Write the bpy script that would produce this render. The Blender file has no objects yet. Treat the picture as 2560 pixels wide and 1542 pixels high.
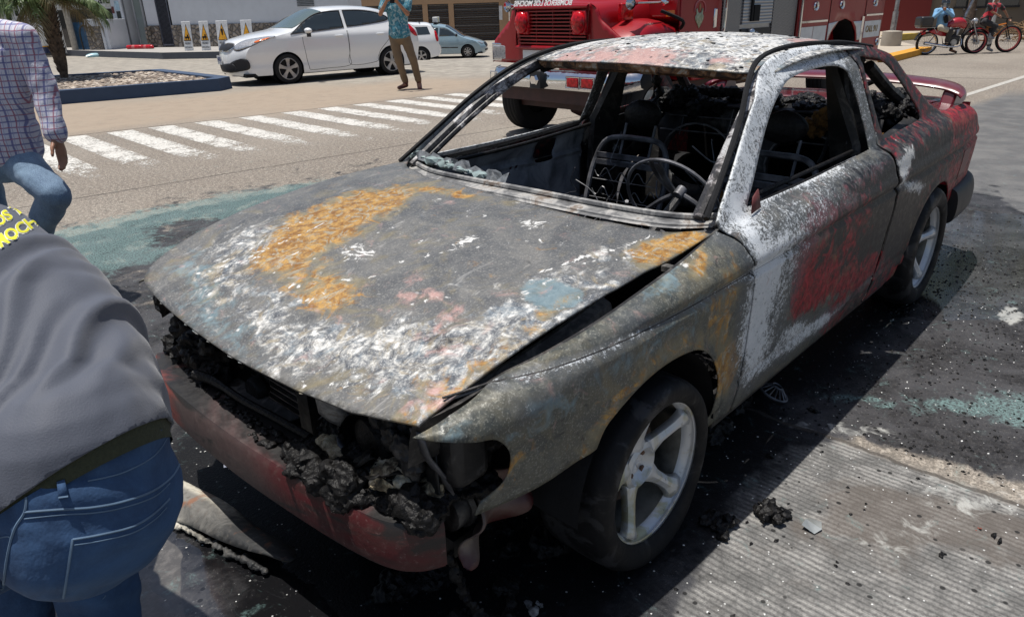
import bpy, bmesh, math, random
import numpy as np
from mathutils import Vector, Matrix
from mathutils.geometry import delaunay_2d_cdt
random.seed(7); RNG = np.random.RandomState(7)
S = bpy.context.scene
R = math.radians
# ---------------------------------------------------------------- camera
def cam_axes(yaw, pitch, roll):
    f = Vector((math.cos(yaw)*math.cos(pitch), math.sin(yaw)*math.cos(pitch), -math.sin(pitch)))
    r0 = Vector((math.sin(yaw), -math.cos(yaw), 0)); u0 = r0.cross(f)
    return r0*math.cos(roll)+u0*math.sin(roll), u0*math.cos(roll)-r0*math.sin(roll), f
cd = bpy.data.cameras.new('camera'); cam = bpy.data.objects.new('camera', cd); S.collection.objects.link(cam)
cd.sensor_fit = 'HORIZONTAL'; cd.sensor_width = 36; cd.lens = 36*1790.7/2560; cd.clip_start = .05; cd.clip_end = 600
r_, u_, f_ = cam_axes(0.76321, 0.40160, -0.029456)
M = Matrix((r_, u_, -f_)).transposed().to_4x4(); M.translation = Vector((-1.42688, -1.66372, 1.46821))
cam.matrix_world = M; S.camera = cam
# ---------------------------------------------------------------- light
SUN_EL, SUN_AZ = R(79.5), math.atan2(-.45, 1.0)        # azimuth from +Y towards +X
w = bpy.data.worlds.new('World'); S.world = w; w.use_nodes = True
nt = w.node_tree; bg = nt.nodes['Background']; sky = nt.nodes.new('ShaderNodeTexSky')
sky.sky_type = 'NISHITA'; sky.sun_disc = False; sky.sun_elevation = SUN_EL; sky.sun_rotation = SUN_AZ; sky.altitude = 50
sky.air_density = 1.0; sky.dust_density = 2.0
nt.links.new(sky.outputs[0], bg.inputs[0]); bg.inputs[1].default_value = .085
sd = bpy.data.lights.new('sun', 'SUN'); sun = bpy.data.objects.new('sun', sd); S.collection.objects.link(sun)
sd.energy = 4.8; sd.angle = R(.5); sd.color = (1, .965, .91)
sdir = Vector((math.sin(SUN_AZ)*math.cos(SUN_EL), math.cos(SUN_AZ)*math.cos(SUN_EL), math.sin(SUN_EL)))
sun.rotation_euler = (-sdir).to_track_quat('-Z', 'Y').to_euler(); sun.location = sdir*40
S.view_settings.view_transform = 'Standard'; S.view_settings.look = 'None'
S.view_settings.exposure = 0.0; S.view_settings.gamma = 1
S.render.engine = 'CYCLES'
# ---------------------------------------------------------------- helpers
COL = S.collection
def thing(name, label, cat, loc=(0,0,0), rz=0, group=None, kind=None):
    o = bpy.data.objects.new(name, None); COL.objects.link(o); o.empty_display_size = .1
    o.location = loc; o.rotation_euler = (0,0,rz); tag(o, label, cat, group, kind); return o
def tag(o, label=None, cat=None, group=None, kind=None):
    if label: o['label'] = label
    if cat: o['category'] = cat
    if group: o['group'] = group
    if kind: o['kind'] = kind
    return o
class MB:
    """collects geometry of one mesh"""
    def __init__(s): s.v = []; s.f = []
    def add(s, vs, fs):
        n = len(s.v); s.v += [tuple(v) for v in vs]; s.f += [tuple(i+n for i in f) for f in fs]; return s
    def box(s, x0, y0, z0, x1, y1, z1, rot=None, at=None):
        c = [(x,y,z) for z in (z0,z1) for y in (y0,y1) for x in (x0,x1)]
        if rot is not None: c = [rot @ Vector(p) for p in c]
        if at is not None: c = [Vector(p)+Vector(at) for p in c]
        return s.add(c, [(0,2,3,1),(4,5,7,6),(0,1,5,4),(2,6,7,3),(0,4,6,2),(1,3,7,5)])
    def tube(s, pts, r, n=8, closed=False, cap=True, sq=1.0):
        P = [Vector(p) for p in pts]; k = len(P); rr = r if hasattr(r, '__len__') else [r]*k
        vs = []; pn = None
        for i, p in enumerate(P):
            a = P[i-1] if (i > 0 or closed) else p; b = P[(i+1) % k] if (i < k-1 or closed) else p
            t = (b-a).normalized() if (b-a).length > 1e-9 else Vector((0,0,1))
            if pn is None:
                q = Vector((0,0,1)) if abs(t.z) < .9 else Vector((1,0,0)); nn = (q - t*q.dot(t)).normalized()
            else:
                nn = (pn - t*pn.dot(t)); nn = nn.normalized() if nn.length > 1e-6 else t.orthogonal().normalized()
            pn = nn; bb = t.cross(nn)
            for j in range(n):
                an = 2*math.pi*j/n; vs.append(p + nn*math.cos(an)*rr[i]*sq + bb*math.sin(an)*rr[i])
        fs = []
        for i in range(k if closed else k-1):
            for j in range(n):
                a = i*n+j; b = i*n+(j+1)%n; c = ((i+1)%k)*n+(j+1)%n; d = ((i+1)%k)*n+j; fs.append((a,b,c,d))
        if cap and not closed: fs.append(tuple(range(n))[::-1]); fs.append(tuple((k-1)*n+j for j in range(n)))
        return s.add(vs, fs)
    def lathe(s, prof, n=32, origin=(0,0,0), axis='y', closed=False, a0=0, a1=2*math.pi):
        """prof: list of (radius, along axis)"""
        full = abs(a1-a0-2*math.pi) < 1e-6; m = n if full else n+1; vs = []
        for (r, h) in prof:
            for j in range(m):
                a = a0+(a1-a0)*j/n; c, q = r*math.cos(a), r*math.sin(a)
                p = {'y': (c, h, q), 'z': (c, q, h), 'x': (h, c, q)}[axis]
                vs.append((p[0]+origin[0], p[1]+origin[1], p[2]+origin[2]))
        fs = []; k = len(prof)
        for i in range(k if closed else k-1):
            for j in range(n):
                j2 = (j+1) % m if full else j+1
                fs.append((i*m+j, i*m+j2, ((i+1)%k)*m+j2, ((i+1)%k)*m+j))
        return s.add(vs, fs)
    def prism(s, out, a, b, axis='y'):
        """2-D outline extruded along an axis from a to b"""
        n = len(out)
        def P(u, v, h): return {'y': (u,h,v), 'x': (h,u,v), 'z': (u,v,h)}[axis]
        vs = [P(u,v,a) for u,v in out]+[P(u,v,b) for u,v in out]
        return s.add(vs, [tuple(range(n))[::-1], tuple(range(n,2*n))]+[(i,(i+1)%n,(i+1)%n+n,i+n) for i in range(n)])
    def blob(s, c, r, sc=(1,1,1), sub=2, amp=.3, fr=3., seed=0):
        bm = bmesh.new(); bmesh.ops.create_icosphere(bm, subdivisions=sub, radius=1)
        V = np.array([v.co[:] for v in bm.verts]); F = [tuple(v.index for v in f.verts) for f in bm.faces]; bm.free()
        d = 1+amp*(fbm3(V*fr+seed*7.3, 3)-.5)*2
        V = V*d[:,None]*r*np.array(sc)+np.array(c)
        return s.add(V, F)
    def apart(s, name, mat, parent=None, **kw):
        """build every connected piece as an object of its own"""
        p = list(range(len(s.v)))
        def find(a):
            while p[a] != a: p[a] = p[p[a]]; a = p[a]
            return a
        for f in s.f:
            for i in f[1:]: p[find(i)] = find(f[0])
        g = {}
        for f in s.f: g.setdefault(find(f[0]), []).append(f)
        for fs in g.values():
            ids = sorted({i for f in fs for i in f}); m = {a: k for k, a in enumerate(ids)}; b = MB(); b.add([s.v[i] for i in ids], [tuple(m[i] for i in f) for f in fs]); b.build(name, mat, parent, **kw)
    def crust(s, name, mat, parent, vox=.008, amp=.015, loc=None):
        """merge the lumps into one burnt crust with a crumbled surface"""
        me = bpy.data.meshes.new(name); me.from_pydata([tuple(map(float, v)) for v in s.v], [], s.f); o = bpy.data.objects.new(name, me); COL.objects.link(o)
        r = o.modifiers.new('r', 'REMESH'); r.mode = 'VOXEL'; r.voxel_size = vox; me2 = bpy.data.meshes.new_from_object(o.evaluated_get(bpy.context.evaluated_depsgraph_get())); bpy.data.objects.remove(o)
        n = len(me2.vertices); V = np.empty(n*3); me2.vertices.foreach_get('co', V); V = V.reshape(-1, 3); N = np.empty(n*3); me2.vertices.foreach_get('normal', N); N = N.reshape(-1, 3)
        a = np.abs(fbm3(V*38, 3)-.5)*2; b = fbm3(V*95+5, 2)-.5; me2.vertices.foreach_set('co', (V+N*((.25-a)*amp*1.6+b*amp*.8)[:,None]).ravel()); me2.update()
        me2.materials.clear(); me2.materials.append(mat); me2.shade_smooth(); me2.set_sharp_from_angle(angle=R(38)); o = bpy.data.objects.new(name, me2); COL.objects.link(o); o.parent = parent
        if loc: o.location = loc
        return o
    def build(s, name, mat, parent=None, smooth=True, ang=40, bevel=0, sub=0, loc=None, rot=None):
        me = bpy.data.meshes.new(name); me.from_pydata([tuple(map(float, v)) for v in s.v], [], s.f); me.update(); me.validate()
        return finish(me, name, mat, parent, smooth, ang, bevel, sub, loc, rot)
def finish(me, name, mat, parent=None, smooth=True, ang=40, bevel=0, sub=0, loc=None, rot=None):
    bm = bmesh.new(); bm.from_mesh(me); bmesh.ops.recalc_face_normals(bm, faces=bm.faces); bm.to_mesh(me); bm.free()
    if mat is not None:
        for m_ in (mat if isinstance(mat, (list,tuple)) else [mat]): me.materials.append(m_)
    if smooth:
        me.shade_smooth()
        if ang < 180: me.set_sharp_from_angle(angle=R(ang))
    o = bpy.data.objects.new(name, me); COL.objects.link(o)
    if parent is not None: o.parent = parent
    if loc is not None: o.location = loc
    if rot is not None: o.rotation_euler = rot
    if bevel:
        b = o.modifiers.new('b', 'BEVEL'); b.width = bevel; b.segments = 2; b.limit_method = 'ANGLE'; b.angle_limit = R(35)
    if sub:
        b = o.modifiers.new('s', 'SUBSURF'); b.levels = b.render_levels = sub
    return o
def _h(ix, iy, iz):
    h = (ix.astype(np.int64)*374761393 + iy.astype(np.int64)*668265263 + iz.astype(np.int64)*2147483647) & 0xffffffff
    h = ((h ^ (h >> 13))*1274126177) & 0xffffffff; h = h ^ (h >> 16)
    return (h & 0xffffff)/float(0xffffff)
def vnoise(P):
    P = np.asarray(P, float); i = np.floor(P); f = P-i; f = f*f*(3-2*f); i = i.astype(np.int64); o = 0
    for dx in (0,1):
        for dy in (0,1):
            for dz in (0,1):
                w_ = (f[:,0] if dx else 1-f[:,0])*(f[:,1] if dy else 1-f[:,1])*(f[:,2] if dz else 1-f[:,2])
                o = o + w_*_h(i[:,0]+dx, i[:,1]+dy, i[:,2]+dz)
    return o
def fbm3(P, oct=4):
    P = np.asarray(P, float); o = 0; a = 1; t = 0
    for k in range(oct): o = o + a*vnoise(P*2**k+k*17.1); t += a; a *= .5
    return o/t
def cr(xs, ys, x):
    """smooth (Catmull-Rom / Hermite) interpolation"""
    xs = np.asarray(xs, float); ys = np.asarray(ys, float); x = np.clip(np.asarray(x, float), xs[0], xs[-1])
    m = np.gradient(ys, xs); i = np.clip(np.searchsorted(xs, x)-1, 0, len(xs)-2)
    h = xs[i+1]-xs[i]; t = (x-xs[i])/h
    return (2*t**3-3*t**2+1)*ys[i]+(t**3-2*t**2+t)*h*m[i]+(-2*t**3+3*t**2)*ys[i+1]+(t**3-t**2)*h*m[i+1]
def spl(pts, n=6, closed=True):
    """Catmull-Rom through the points; a point given with a third value 1 stays sharp"""
    P = [np.array(p[:2], float) for p in pts]; sh = [len(p) > 2 and p[2] for p in pts]; k = len(P); out = []
    for i in range(k if closed else k-1):
        p1, p2 = P[i], P[(i+1)%k]; p0 = P[i-1] if (closed or i) else p1; p3 = P[(i+2)%k] if (closed or i < k-2) else p2
        if sh[i]: p0 = p1*2-p2 if sh[(i+1)%k] else p1
        if sh[(i+1)%k]: p3 = p2*2-p1 if sh[i] else p2
        for j in range(n):
            t = j/n; out.append(.5*((2*p1)+(-p0+p2)*t+(2*p0-5*p1+4*p2-p3)*t*t+(-p0+3*p1-3*p2+p3)*t**3))
    if not closed: out.append(P[-1])
    return [tuple(p) for p in out]
def sp3(pts, n=6, closed=False):
    P = [np.array(p, float) for p in pts]; k = len(P); out = []
    for i in range(k if closed else k-1):
        p1, p2 = P[i], P[(i+1)%k]; p0 = P[i-1] if (closed or i) else p1; p3 = P[(i+2)%k] if (closed or i < k-2) else p2
        for j in range(n):
            t = j/n; out.append(.5*((2*p1)+(-p0+p2)*t+(2*p0-5*p1+4*p2-p3)*t*t+(-p0+3*p1-3*p2+p3)*t**3))
    if not closed: out.append(P[-1])
    return [tuple(p) for p in out]
def inpoly(P, poly):
    P = np.asarray(P, float); x, y = P[:,0], P[:,1]; c = np.zeros(len(P), bool); n = len(poly)
    for i in range(n):
        x1, y1 = poly[i][:2]; x2, y2 = poly[(i+1)%n][:2]
        if y1 == y2: continue
        k = ((y1 > y) != (y2 > y)) & (x < (x2-x1)*(y-y1)/(y2-y1)+x1); c ^= k
    return c
def sdist(P, poly, closed=True):
    """signed distance to a polygon, negative inside"""
    P = np.asarray(P, float)[:, :2]; d = np.full(len(P), 1e9); n = len(poly)
    for i in range(n if closed else n-1):
        a = np.array(poly[i][:2], float); b = np.array(poly[(i+1)%n][:2], float); ab = b-a
        t = np.clip(((P-a)@ab)/(ab@ab+1e-12), 0, 1); q = P-(a+t[:,None]*ab); d = np.minimum(d, np.hypot(q[:,0], q[:,1]))
    if closed: d[inpoly(P, poly)] *= -1
    return d
def dens(poly, sp):
    out = []
    for i in range(len(poly)):
        a = np.array(poly[i][:2], float); b = np.array(poly[(i+1)%len(poly)][:2], float); k = max(1, int(np.ceil(np.hypot(*(b-a))/sp)))
        out += [tuple(a+(b-a)*j/k) for j in range(k)]
    return out
def sheet(out, holes, sp, fn):
    """2-D outline with holes, filled with a fine triangle grid and mapped to 3-D"""
    loops = [dens(out, sp)]+[dens(h, sp) for h in holes]; vs = []; ed = []
    for L in loops:
        n = len(vs); vs += L; ed += [(n+i, n+(i+1)%len(L)) for i in range(len(L))]
    A = np.array(loops[0]); x0, y0 = A.min(0); x1, y1 = A.max(0)
    gx, gy = np.meshgrid(np.arange(x0, x1, sp), np.arange(y0, y1, sp*.87)); gx[1::2] += sp/2
    G = np.stack([gx.ravel(), gy.ravel()], 1); k = sdist(G, loops[0]) < -.45*sp
    for L in loops[1:]: k &= sdist(G, L) > .45*sp
    vs = vs+[tuple(g) for g in G[k]]
    r = delaunay_2d_cdt([Vector(v) for v in vs], ed, [], 0, 1e-6)
    V = np.array([v[:] for v in r[0]]); T = np.array([f[:] for f in r[2]]); c = V[T].mean(1)
    k = inpoly(c, loops[0])
    for L in loops[1:]: k &= ~inpoly(c, L)
    T = T[k]; used = np.unique(T); m = -np.ones(len(V), int); m[used] = np.arange(len(used))
    V = V[used]; T = m[T]
    P3 = fn(V[:,0], V[:,1])
    return np.stack([np.broadcast_to(q, V[:,0].shape) for q in P3], 1), [tuple(t) for t in T], V
def panel(name, out, holes, sp, fn, mat, parent=None, thick=.002, paint=None, ang=50, off=0, smooth=True):
    V, T, UV = sheet(out, holes, sp, fn)
    me = bpy.data.meshes.new(name); me.from_pydata(V.tolist(), [], T); me.update()
    o = finish(me, name, mat, parent, smooth, ang)
    if paint:
        put(o, paint(V, UV))
    if thick:
        m_ = o.modifiers.new('t', 'SOLIDIFY'); m_.thickness = thick; m_.offset = off
    return o
def put(o, D):
    for k, a in D.items():
        at = o.data.attributes.new(k, 'FLOAT', 'POINT'); at.data.foreach_set('value', np.clip(a, -1, 2).astype(np.float32))
def soft(P, poly, wdt, warp=.0, fr=6, seed=0):
    """smooth 0..1 field of a patch with a ragged outline"""
    P = np.asarray(P, float)[:, :2]
    if warp:
        Q = np.c_[P*fr, np.full(len(P), seed*3.7)]; n1 = fbm3(Q, 4)-.5; n2 = fbm3(Q+31.7, 4)-.5
        P = P+np.stack([n1, n2], 1)*2*warp
    d = sdist(P, poly); return np.clip(.5-d/(2*wdt), 0, 1)
def ell(P, c, a, b, rot=0, warp=0, fr=6, seed=0, soft_=.5):
    P = np.asarray(P, float)[:, :2]
    if warp:
        Q = np.c_[P*fr, np.full(len(P), seed*3.7)]; P = P+np.stack([fbm3(Q, 4)-.5, fbm3(Q+31.7, 4)-.5], 1)*2*warp
    d = P-np.array(c); x = d[:,0]*math.cos(rot)+d[:,1]*math.sin(rot); y = -d[:,0]*math.sin(rot)+d[:,1]*math.cos(rot)
    return np.clip((1-np.sqrt((x/a)**2+(y/b)**2))/soft_+.5, 0, 1)
# ---------------------------------------------------------------- materials
class NT:
    def __init__(s, name):
        s.m = bpy.data.materials.new(name); s.m.use_nodes = True; s.t = s.m.node_tree; s.n = s.t.nodes
        s.p = s.n['Principled BSDF']; s.tc = None
    def node(s, k, **kw):
        n = s.n.new('ShaderNode'+k)
        for a, b in kw.items(): setattr(n, a, b)
        return n
    def set(s, sock, v):
        if isinstance(v, bpy.types.NodeSocket): s.t.links.new(v, sock)
        elif v is not None:
            if hasattr(v, '__len__') and len(v) == 3 and len(sock.default_value) == 4: v = (*v, 1)
            sock.default_value = v
    def co(s, k='Object'):
        if s.tc is None: s.tc = s.node('TexCoord')
        return s.tc.outputs[k]
    def map(s, sc=(1,1,1), rot=(0,0,0), loc=(0,0,0), v=None):
        n = s.node('Mapping'); s.set(n.inputs[0], v or s.co()); n.inputs['Scale'].default_value = sc
        n.inputs['Rotation'].default_value = rot; n.inputs['Location'].default_value = loc; return n.outputs[0]
    def noise(s, sc, det=4, rough=.55, dist=0, v=None, col=False):
        n = s.node('TexNoise'); s.set(n.inputs['Vector'], v or s.co()); n.inputs['Scale'].default_value = sc
        n.inputs['Detail'].default_value = det; n.inputs['Roughness'].default_value = rough; n.inputs['Distortion'].default_value = dist
        return n.outputs[1 if col else 0]
    def vor(s, sc, feat='F1', v=None, out=0, rnd=1):
        n = s.node('TexVoronoi', feature=feat); s.set(n.inputs['Vector'], v or s.co()); n.inputs['Scale'].default_value = sc
        n.inputs['Randomness'].default_value = rnd; return n.outputs[out]
    def mt(s, op, a, b=None, c=None, clamp=False):
        n = s.node('Math', operation=op, use_clamp=clamp); s.set(n.inputs[0], a); s.set(n.inputs[1], b) if b is not None else 0
        if c is not None: s.set(n.inputs[2], c)
        return n.outputs[0]
    def rng(s, v, a, b, c=0., d=1.):
        n = s.node('MapRange', interpolation_type='SMOOTHSTEP'); s.set(n.inputs[0], v)
        for i, q in enumerate((a,b,c,d)): n.inputs[i+1].default_value = q
        return n.outputs[0]
    def mix(s, f, a, b, mode='MIX'):
        n = s.node('Mix', data_type='RGBA', blend_type=mode); s.set(n.inputs[0], f); s.set(n.inputs[6], a); s.set(n.inputs[7], b); return n.outputs[2]
    def ramp(s, f, *st):
        n = s.node('ValToRGB'); s.set(n.inputs[0], f); e = n.color_ramp.elements
        while len(e) < len(st): e.new(.5)
        for q, (p_, c) in zip(e, st):
            q.position = p_; q.color = (*c, 1) if hasattr(c, '__len__') else (c, c, c, 1)
        return n.outputs[0]
    def attr(s, k):
        n = s.node('Attribute', attribute_name=k); return n.outputs['Fac']
    def sep(s, v=None):
        n = s.node('SeparateXYZ'); s.set(n.inputs[0], v or s.co()); return n.outputs
    def bump(s, h, st=.3, d=.01, nrm=None):
        n = s.node('Bump'); s.set(n.inputs['Height'], h); n.inputs['Strength'].default_value = st; n.inputs['Distance'].default_value = d
        if nrm is not None: s.set(n.inputs['Normal'], nrm)
        return n.outputs[0]
    def out(s, col=None, rough=None, metal=None, nrm=None, **kw):
        if col is not None: s.set(s.p.inputs['Base Color'], col)
        if rough is not None: s.set(s.p.inputs['Roughness'], rough)
        if metal is not None: s.set(s.p.inputs['Metallic'], metal)
        if nrm is not None: s.set(s.p.inputs['Normal'], nrm)
        for k, v in kw.items(): s.set(s.p.inputs[k.replace('_', ' ')], v)
        return s.m
def hexc(h):
    c = [int(h[i:i+2], 16)/255 for i in (0,2,4)]
    return tuple(x/12.92 if x <= .04045 else ((x+.055)/1.055)**2.4 for x in c)
def plain(name, col, rough=.6, metal=0, var=.25, sc=8, bump=0, bsc=60, **kw):
    t = NT(name); n = t.noise(sc, 5); c2 = tuple(min(1, x*(1+var)) for x in col); c1 = tuple(x*(1-var) for x in col)
    c = t.mix(t.rng(n, .3, .7), c1, c2)
    nr = t.bump(t.noise(bsc, 4), bump, .004) if bump else None
    return t.out(c, t.mt('MULTIPLY_ADD', n, .2, rough-.1), metal, nr, **kw)
def paintm(name, col, rough=.18, coat=1., dirt=.12, metal=0.):
    t = NT(name); n = t.noise(3, 5, dist=.4); c = t.mix(t.rng(n, .45, .8, 0, dirt), col, (.25,.22,.18))
    return t.out(c, t.rng(n, .3, .8, rough, rough+.12), metal, Coat_Weight=coat, Coat_Roughness=.06)
def mask(t, attr, sc, k, wd, det=6, dist=.6, th=.5, v=None):
    n = t.noise(sc, det, .62, dist, v); s_ = t.mt('MULTIPLY_ADD', t.mt('SUBTRACT', n, .5), k, t.attr(attr))
    return t.rng(s_, th-wd, th+wd)
GLASS = None
def glassm(name, col=(.03,.04,.045), rough=.03):
    t = NT(name); return t.out(col, rough, 0, Specular_IOR_Level=.8, Coat_Weight=.4)
M_ = {}
def mats():
    m = M_
    m['black'] = plain('soot_black', (.012,.012,.013), .75, bump=.4, bsc=90, Specular_IOR_Level=.22)
    m['char'] = plain('charred_black', (.010,.0095,.0095), .45, var=.6, sc=60, bump=1., bsc=110, Specular_IOR_Level=.22)
    t = NT('charred_metal'); n = t.noise(14, 7, .65, .5); c = t.ramp(n, (.3,(.008,.008,.009)), (.52,(.026,.025,.025)), (.62,(.085,.08,.075)), (.7,(.03,.022,.018)), (.85,(.12,.12,.12)))
    m['metal'] = t.out(c, .5, .15, t.bump(t.noise(60,6), .5, .004))
    t = NT('pale_burnt_metal'); n = t.noise(9, 7, .65, .8); c = t.ramp(n, (.3,(.03,.03,.032)), (.47,(.15,.15,.15)), (.58,(.38,.37,.35)), (.66,(.16,.12,.09)), (.8,(.5,.5,.5)))
    m['pale'] = t.out(c, .6, 0, t.bump(t.noise(70,6), .4, .003))
    t = NT('inner_door_metal'); n = t.noise(7, 6, .6, .6); c = t.ramp(n, (.3,(.08,.09,.105)), (.5,(.28,.30,.34)), (.7,(.46,.48,.52)))
    m['inner'] = t.out(c, .5, 0, t.bump(t.noise(50,5), .3, .003))
    m['rubber'] = plain('tyre_rubber', (.017,.017,.018), .72, bump=.3, Specular_IOR_Level=.22)
    m['chrome'] = plain('chrome', (.78,.79,.8), .07, 1, .06, 4)
    m['steel'] = plain('bare_steel', (.36,.36,.37), .35, 1, .3, 12)
    m['redp'] = paintm('red_truck_paint', (.30,.005,.010), .28, .12, .02)
    m['whitep'] = paintm('white_car_paint', (.86,.87,.87), .16, dirt=.03)
    m['bluep'] = paintm('pale_blue_van_paint', (.26,.37,.43), .2, dirt=.1)
    m['dplastic'] = plain('dark_plastic', (.018,.018,.02), .5)
    m['glass'] = glassm('tinted_glass')
    m['lamp'] = plain('clear_lamp_lens', (.55,.56,.57), .08, .6, .3, 40)
    m['amber'] = plain('amber_lens', (.75,.16,.02), .15)
    m['redlens'] = plain('red_lens', (.5,.006,.012), .1, var=.5, sc=25)
    m['white'] = plain('white_paint', (.72,.72,.70), .55, var=.08)
    m['skin'] = plain('tan_skin', (.33,.16,.095), .5, var=.15, sc=20)
    m['hair'] = plain('black_hair', (.012,.01,.009), .5, bump=.6, bsc=200)
mats()
# ---------------------------------------------------------------- ground, painted with where it is wet, burnt, dry
def ground():
    def axis(a, b, s, far):
        m = list(np.arange(a, b, s)); k = s; x = b; hi = []
        while x < far[1]: hi.append(x); k *= 1.22; x += k
        hi.append(far[1]); k = s; x = a-s; lo = []
        while x > far[0]: lo.append(x); k *= 1.22; x -= k
        lo.append(far[0]); return np.array(lo[::-1]+m+hi)
    xs = axis(-2.0, 4.8, .028, (-150, 260)); ys = axis(-2.2, 5.4, .028, (-150, 300))
    X, Y = np.meshgrid(xs, ys); P = np.stack([X.ravel(), Y.ravel()], 1); nx, ny = len(xs), len(ys)
    dx_, dy_ = P[:,0]+1.43, P[:,1]+1.66; dist = np.hypot(dx_, dy_); az = np.degrees(np.arctan2(dy_, dx_))
    sm = lambda v, a, b: np.clip((v-a)/(b-a), 0, 1)**2*(3-2*np.clip((v-a)/(b-a), 0, 1))
    Z = -1.12*sm(dist, 22, 35)*sm(az, 26, 38)*(1-sm(az, 52.5, 56)*(1-sm(dist, 44, 50)))     # the side street falls away
    V = np.c_[P, Z]
    i = np.arange(ny-1)[:,None]*nx+np.arange(nx-1)[None]; i = i.ravel()
    F = np.stack([i, i+1, i+nx+1, i+nx], 1)
    me = bpy.data.meshes.new('ground'); me.from_pydata(V.tolist(), [], F.tolist()); me.update()
    N = lambda f, s: fbm3(np.c_[P*f, np.full(len(P), s)], 4)
    # soot and water round the wreck
    wetp = [(-3,4.2),(-.35,4.15),(.2,4.2),(1.1,4.25),(2.2,4.05),(3.2,3.9),(4.4,3.0),(5.0,1.0),(5.1,-.6),(4.6,-1.0),(3.2,-1.6),(2.2,-2.2),(1.05,-2.2),(1.06,-1.3),(1.0,-1.05),(.8,-.9),(.56,-.86),(.35,-.90),(.1,-.92),(-.1,-.98),(-.22,-1.0),(-.9,-.9),(-1.0,-.02),(-.98,.2),(-1.35,.4),(-3,.8)]
    wet = soft(P, wetp, .07, .10, 3, 1)*(1-.30*np.clip((P[:,1]-1.2)/.8, 0, 1)); wet = np.maximum(wet, .38*soft(P, [(-3,4.9),(.2,4.9),(1.5,5.0),(3.4,4.6),(4.8,3.2),(5.4,1.0),(5.6,-1.2),(3.2,-1.8),(3,0),(-3,1)], .4, .2, 2, 31))
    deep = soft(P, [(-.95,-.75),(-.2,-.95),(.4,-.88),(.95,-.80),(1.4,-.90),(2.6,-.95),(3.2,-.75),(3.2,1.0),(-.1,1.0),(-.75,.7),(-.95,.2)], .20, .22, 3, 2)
    teal = .92*soft(P, [(-.3,3.1),(.14,3.05),(.6,3.2),(1.1,3.55),(1.9,3.8),(2.5,3.9),(2.2,4.15),(1.4,4.4),(.5,4.45),(-.3,4.35),(-1.2,4.2),(-1.5,3.3)], .13, .16, 1.6, 3)
    teal *= 1-.8*soft(P, [(.38,3.85),(.7,3.95),(.95,3.6),(.6,3.25),(.3,3.3)], .1, .15, 3, 4)
    teal = np.maximum(teal, .95*soft(P, [(1.19,-.86),(1.34,-1.08),(1.53,-1.25),(1.70,-1.36),(2.1,-1.9),(1.7,-1.8),(1.47,-1.42),(1.40,-1.24),(1.26,-1.06)], .06, .05, 4, 5))
    pud = soft(P, [(4.3,-.49),(4.5,-.55),(4.65,-1.0),(4.3,-1.4),(3.0,-1.5),(2.55,-1.3),(2.3,-1.0),(2.2,-.75),(2.7,-.6),(3.48,-.7)], .06, .08, 3, 6)
    pud = np.maximum(pud, soft(P, [(-1.5,.6),(-.9,.5),(-.75,.3),(-.7,-.3),(-.8,-.6),(-1.6,-.6)], .06, .05, 4, 7))
    pale = soft(P, [(-.9,.40),(-.915,.2),(-.97,.04),(-1.05,-.2),(-1.6,-.2),(-1.6,.7),(-1.0,.6)], .02, .05, 6, 8)  # paler grey painted in for sky reflecting off the wet ground
    ash = .5*ell(P, (1.02,-.98), .25, .06, -1.1, .05, 6, 9)+.9*ell(P, (2.56,-1.22), .12, .05, 0, .05, 8, 10)+.42*ell(P, (.9,-1.45), .1, .3, 0, .1, 6, 11)+.5*ell(P, (.62,-1.35), .3, .06, -.4, .1, 5, 12)
    brown = ell(P, (.68,-1.42), .14, .35, .3, .08, 5, 13)+.5*ell(P, (.45,-1.25), .1, .2, .3, .08, 5, 14)
    tan = soft(P, [(-40,11.6),(1.54,9.32),(8.4,8.25),(10.3,10.0),(9.2,11.2),(5.7,13.2),(2.7,13.7),(-40,20)], .15, .1, 1, 15)
    fore = soft(P, [(-60,26),(2.7,14.0),(5.7,13.2),(9.2,11.2),(12,9.6),(80,60),(80,200),(-60,200)], .5, .3, .5, 16)
    smooth = soft(P, [(10.6,.78),(4.6,-.3),(4.5,-8),(30,-8),(14,.2)], .06, .1, 1, 17)
    groove = soft(P, [(.93,-.6),(.93,-4),(-3,-4),(-3,0),(-.3,-.6)], .02)
    # joints and cracks between the slabs
    def crack(pts, wd, seed):
        Q = np.c_[P*2.2, np.full(len(P), seed)]; PP = P+np.stack([fbm3(Q, 4)-.5, fbm3(Q+9, 4)-.5], 1)*.12
        return np.clip(1-np.abs(sdist(PP, pts, False))/wd, 0, 1)
    me_o = finish(me, 'ground', ground_mat(), None, False)
    put(me_o, dict(wet=wet, deep=deep, teal=teal, pud=pud, pale=pale, ash=ash, brown=brown, tan=tan, fore=fore, smooth=smooth, groove=groove))
    tag(me_o, kind='structure')
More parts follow.
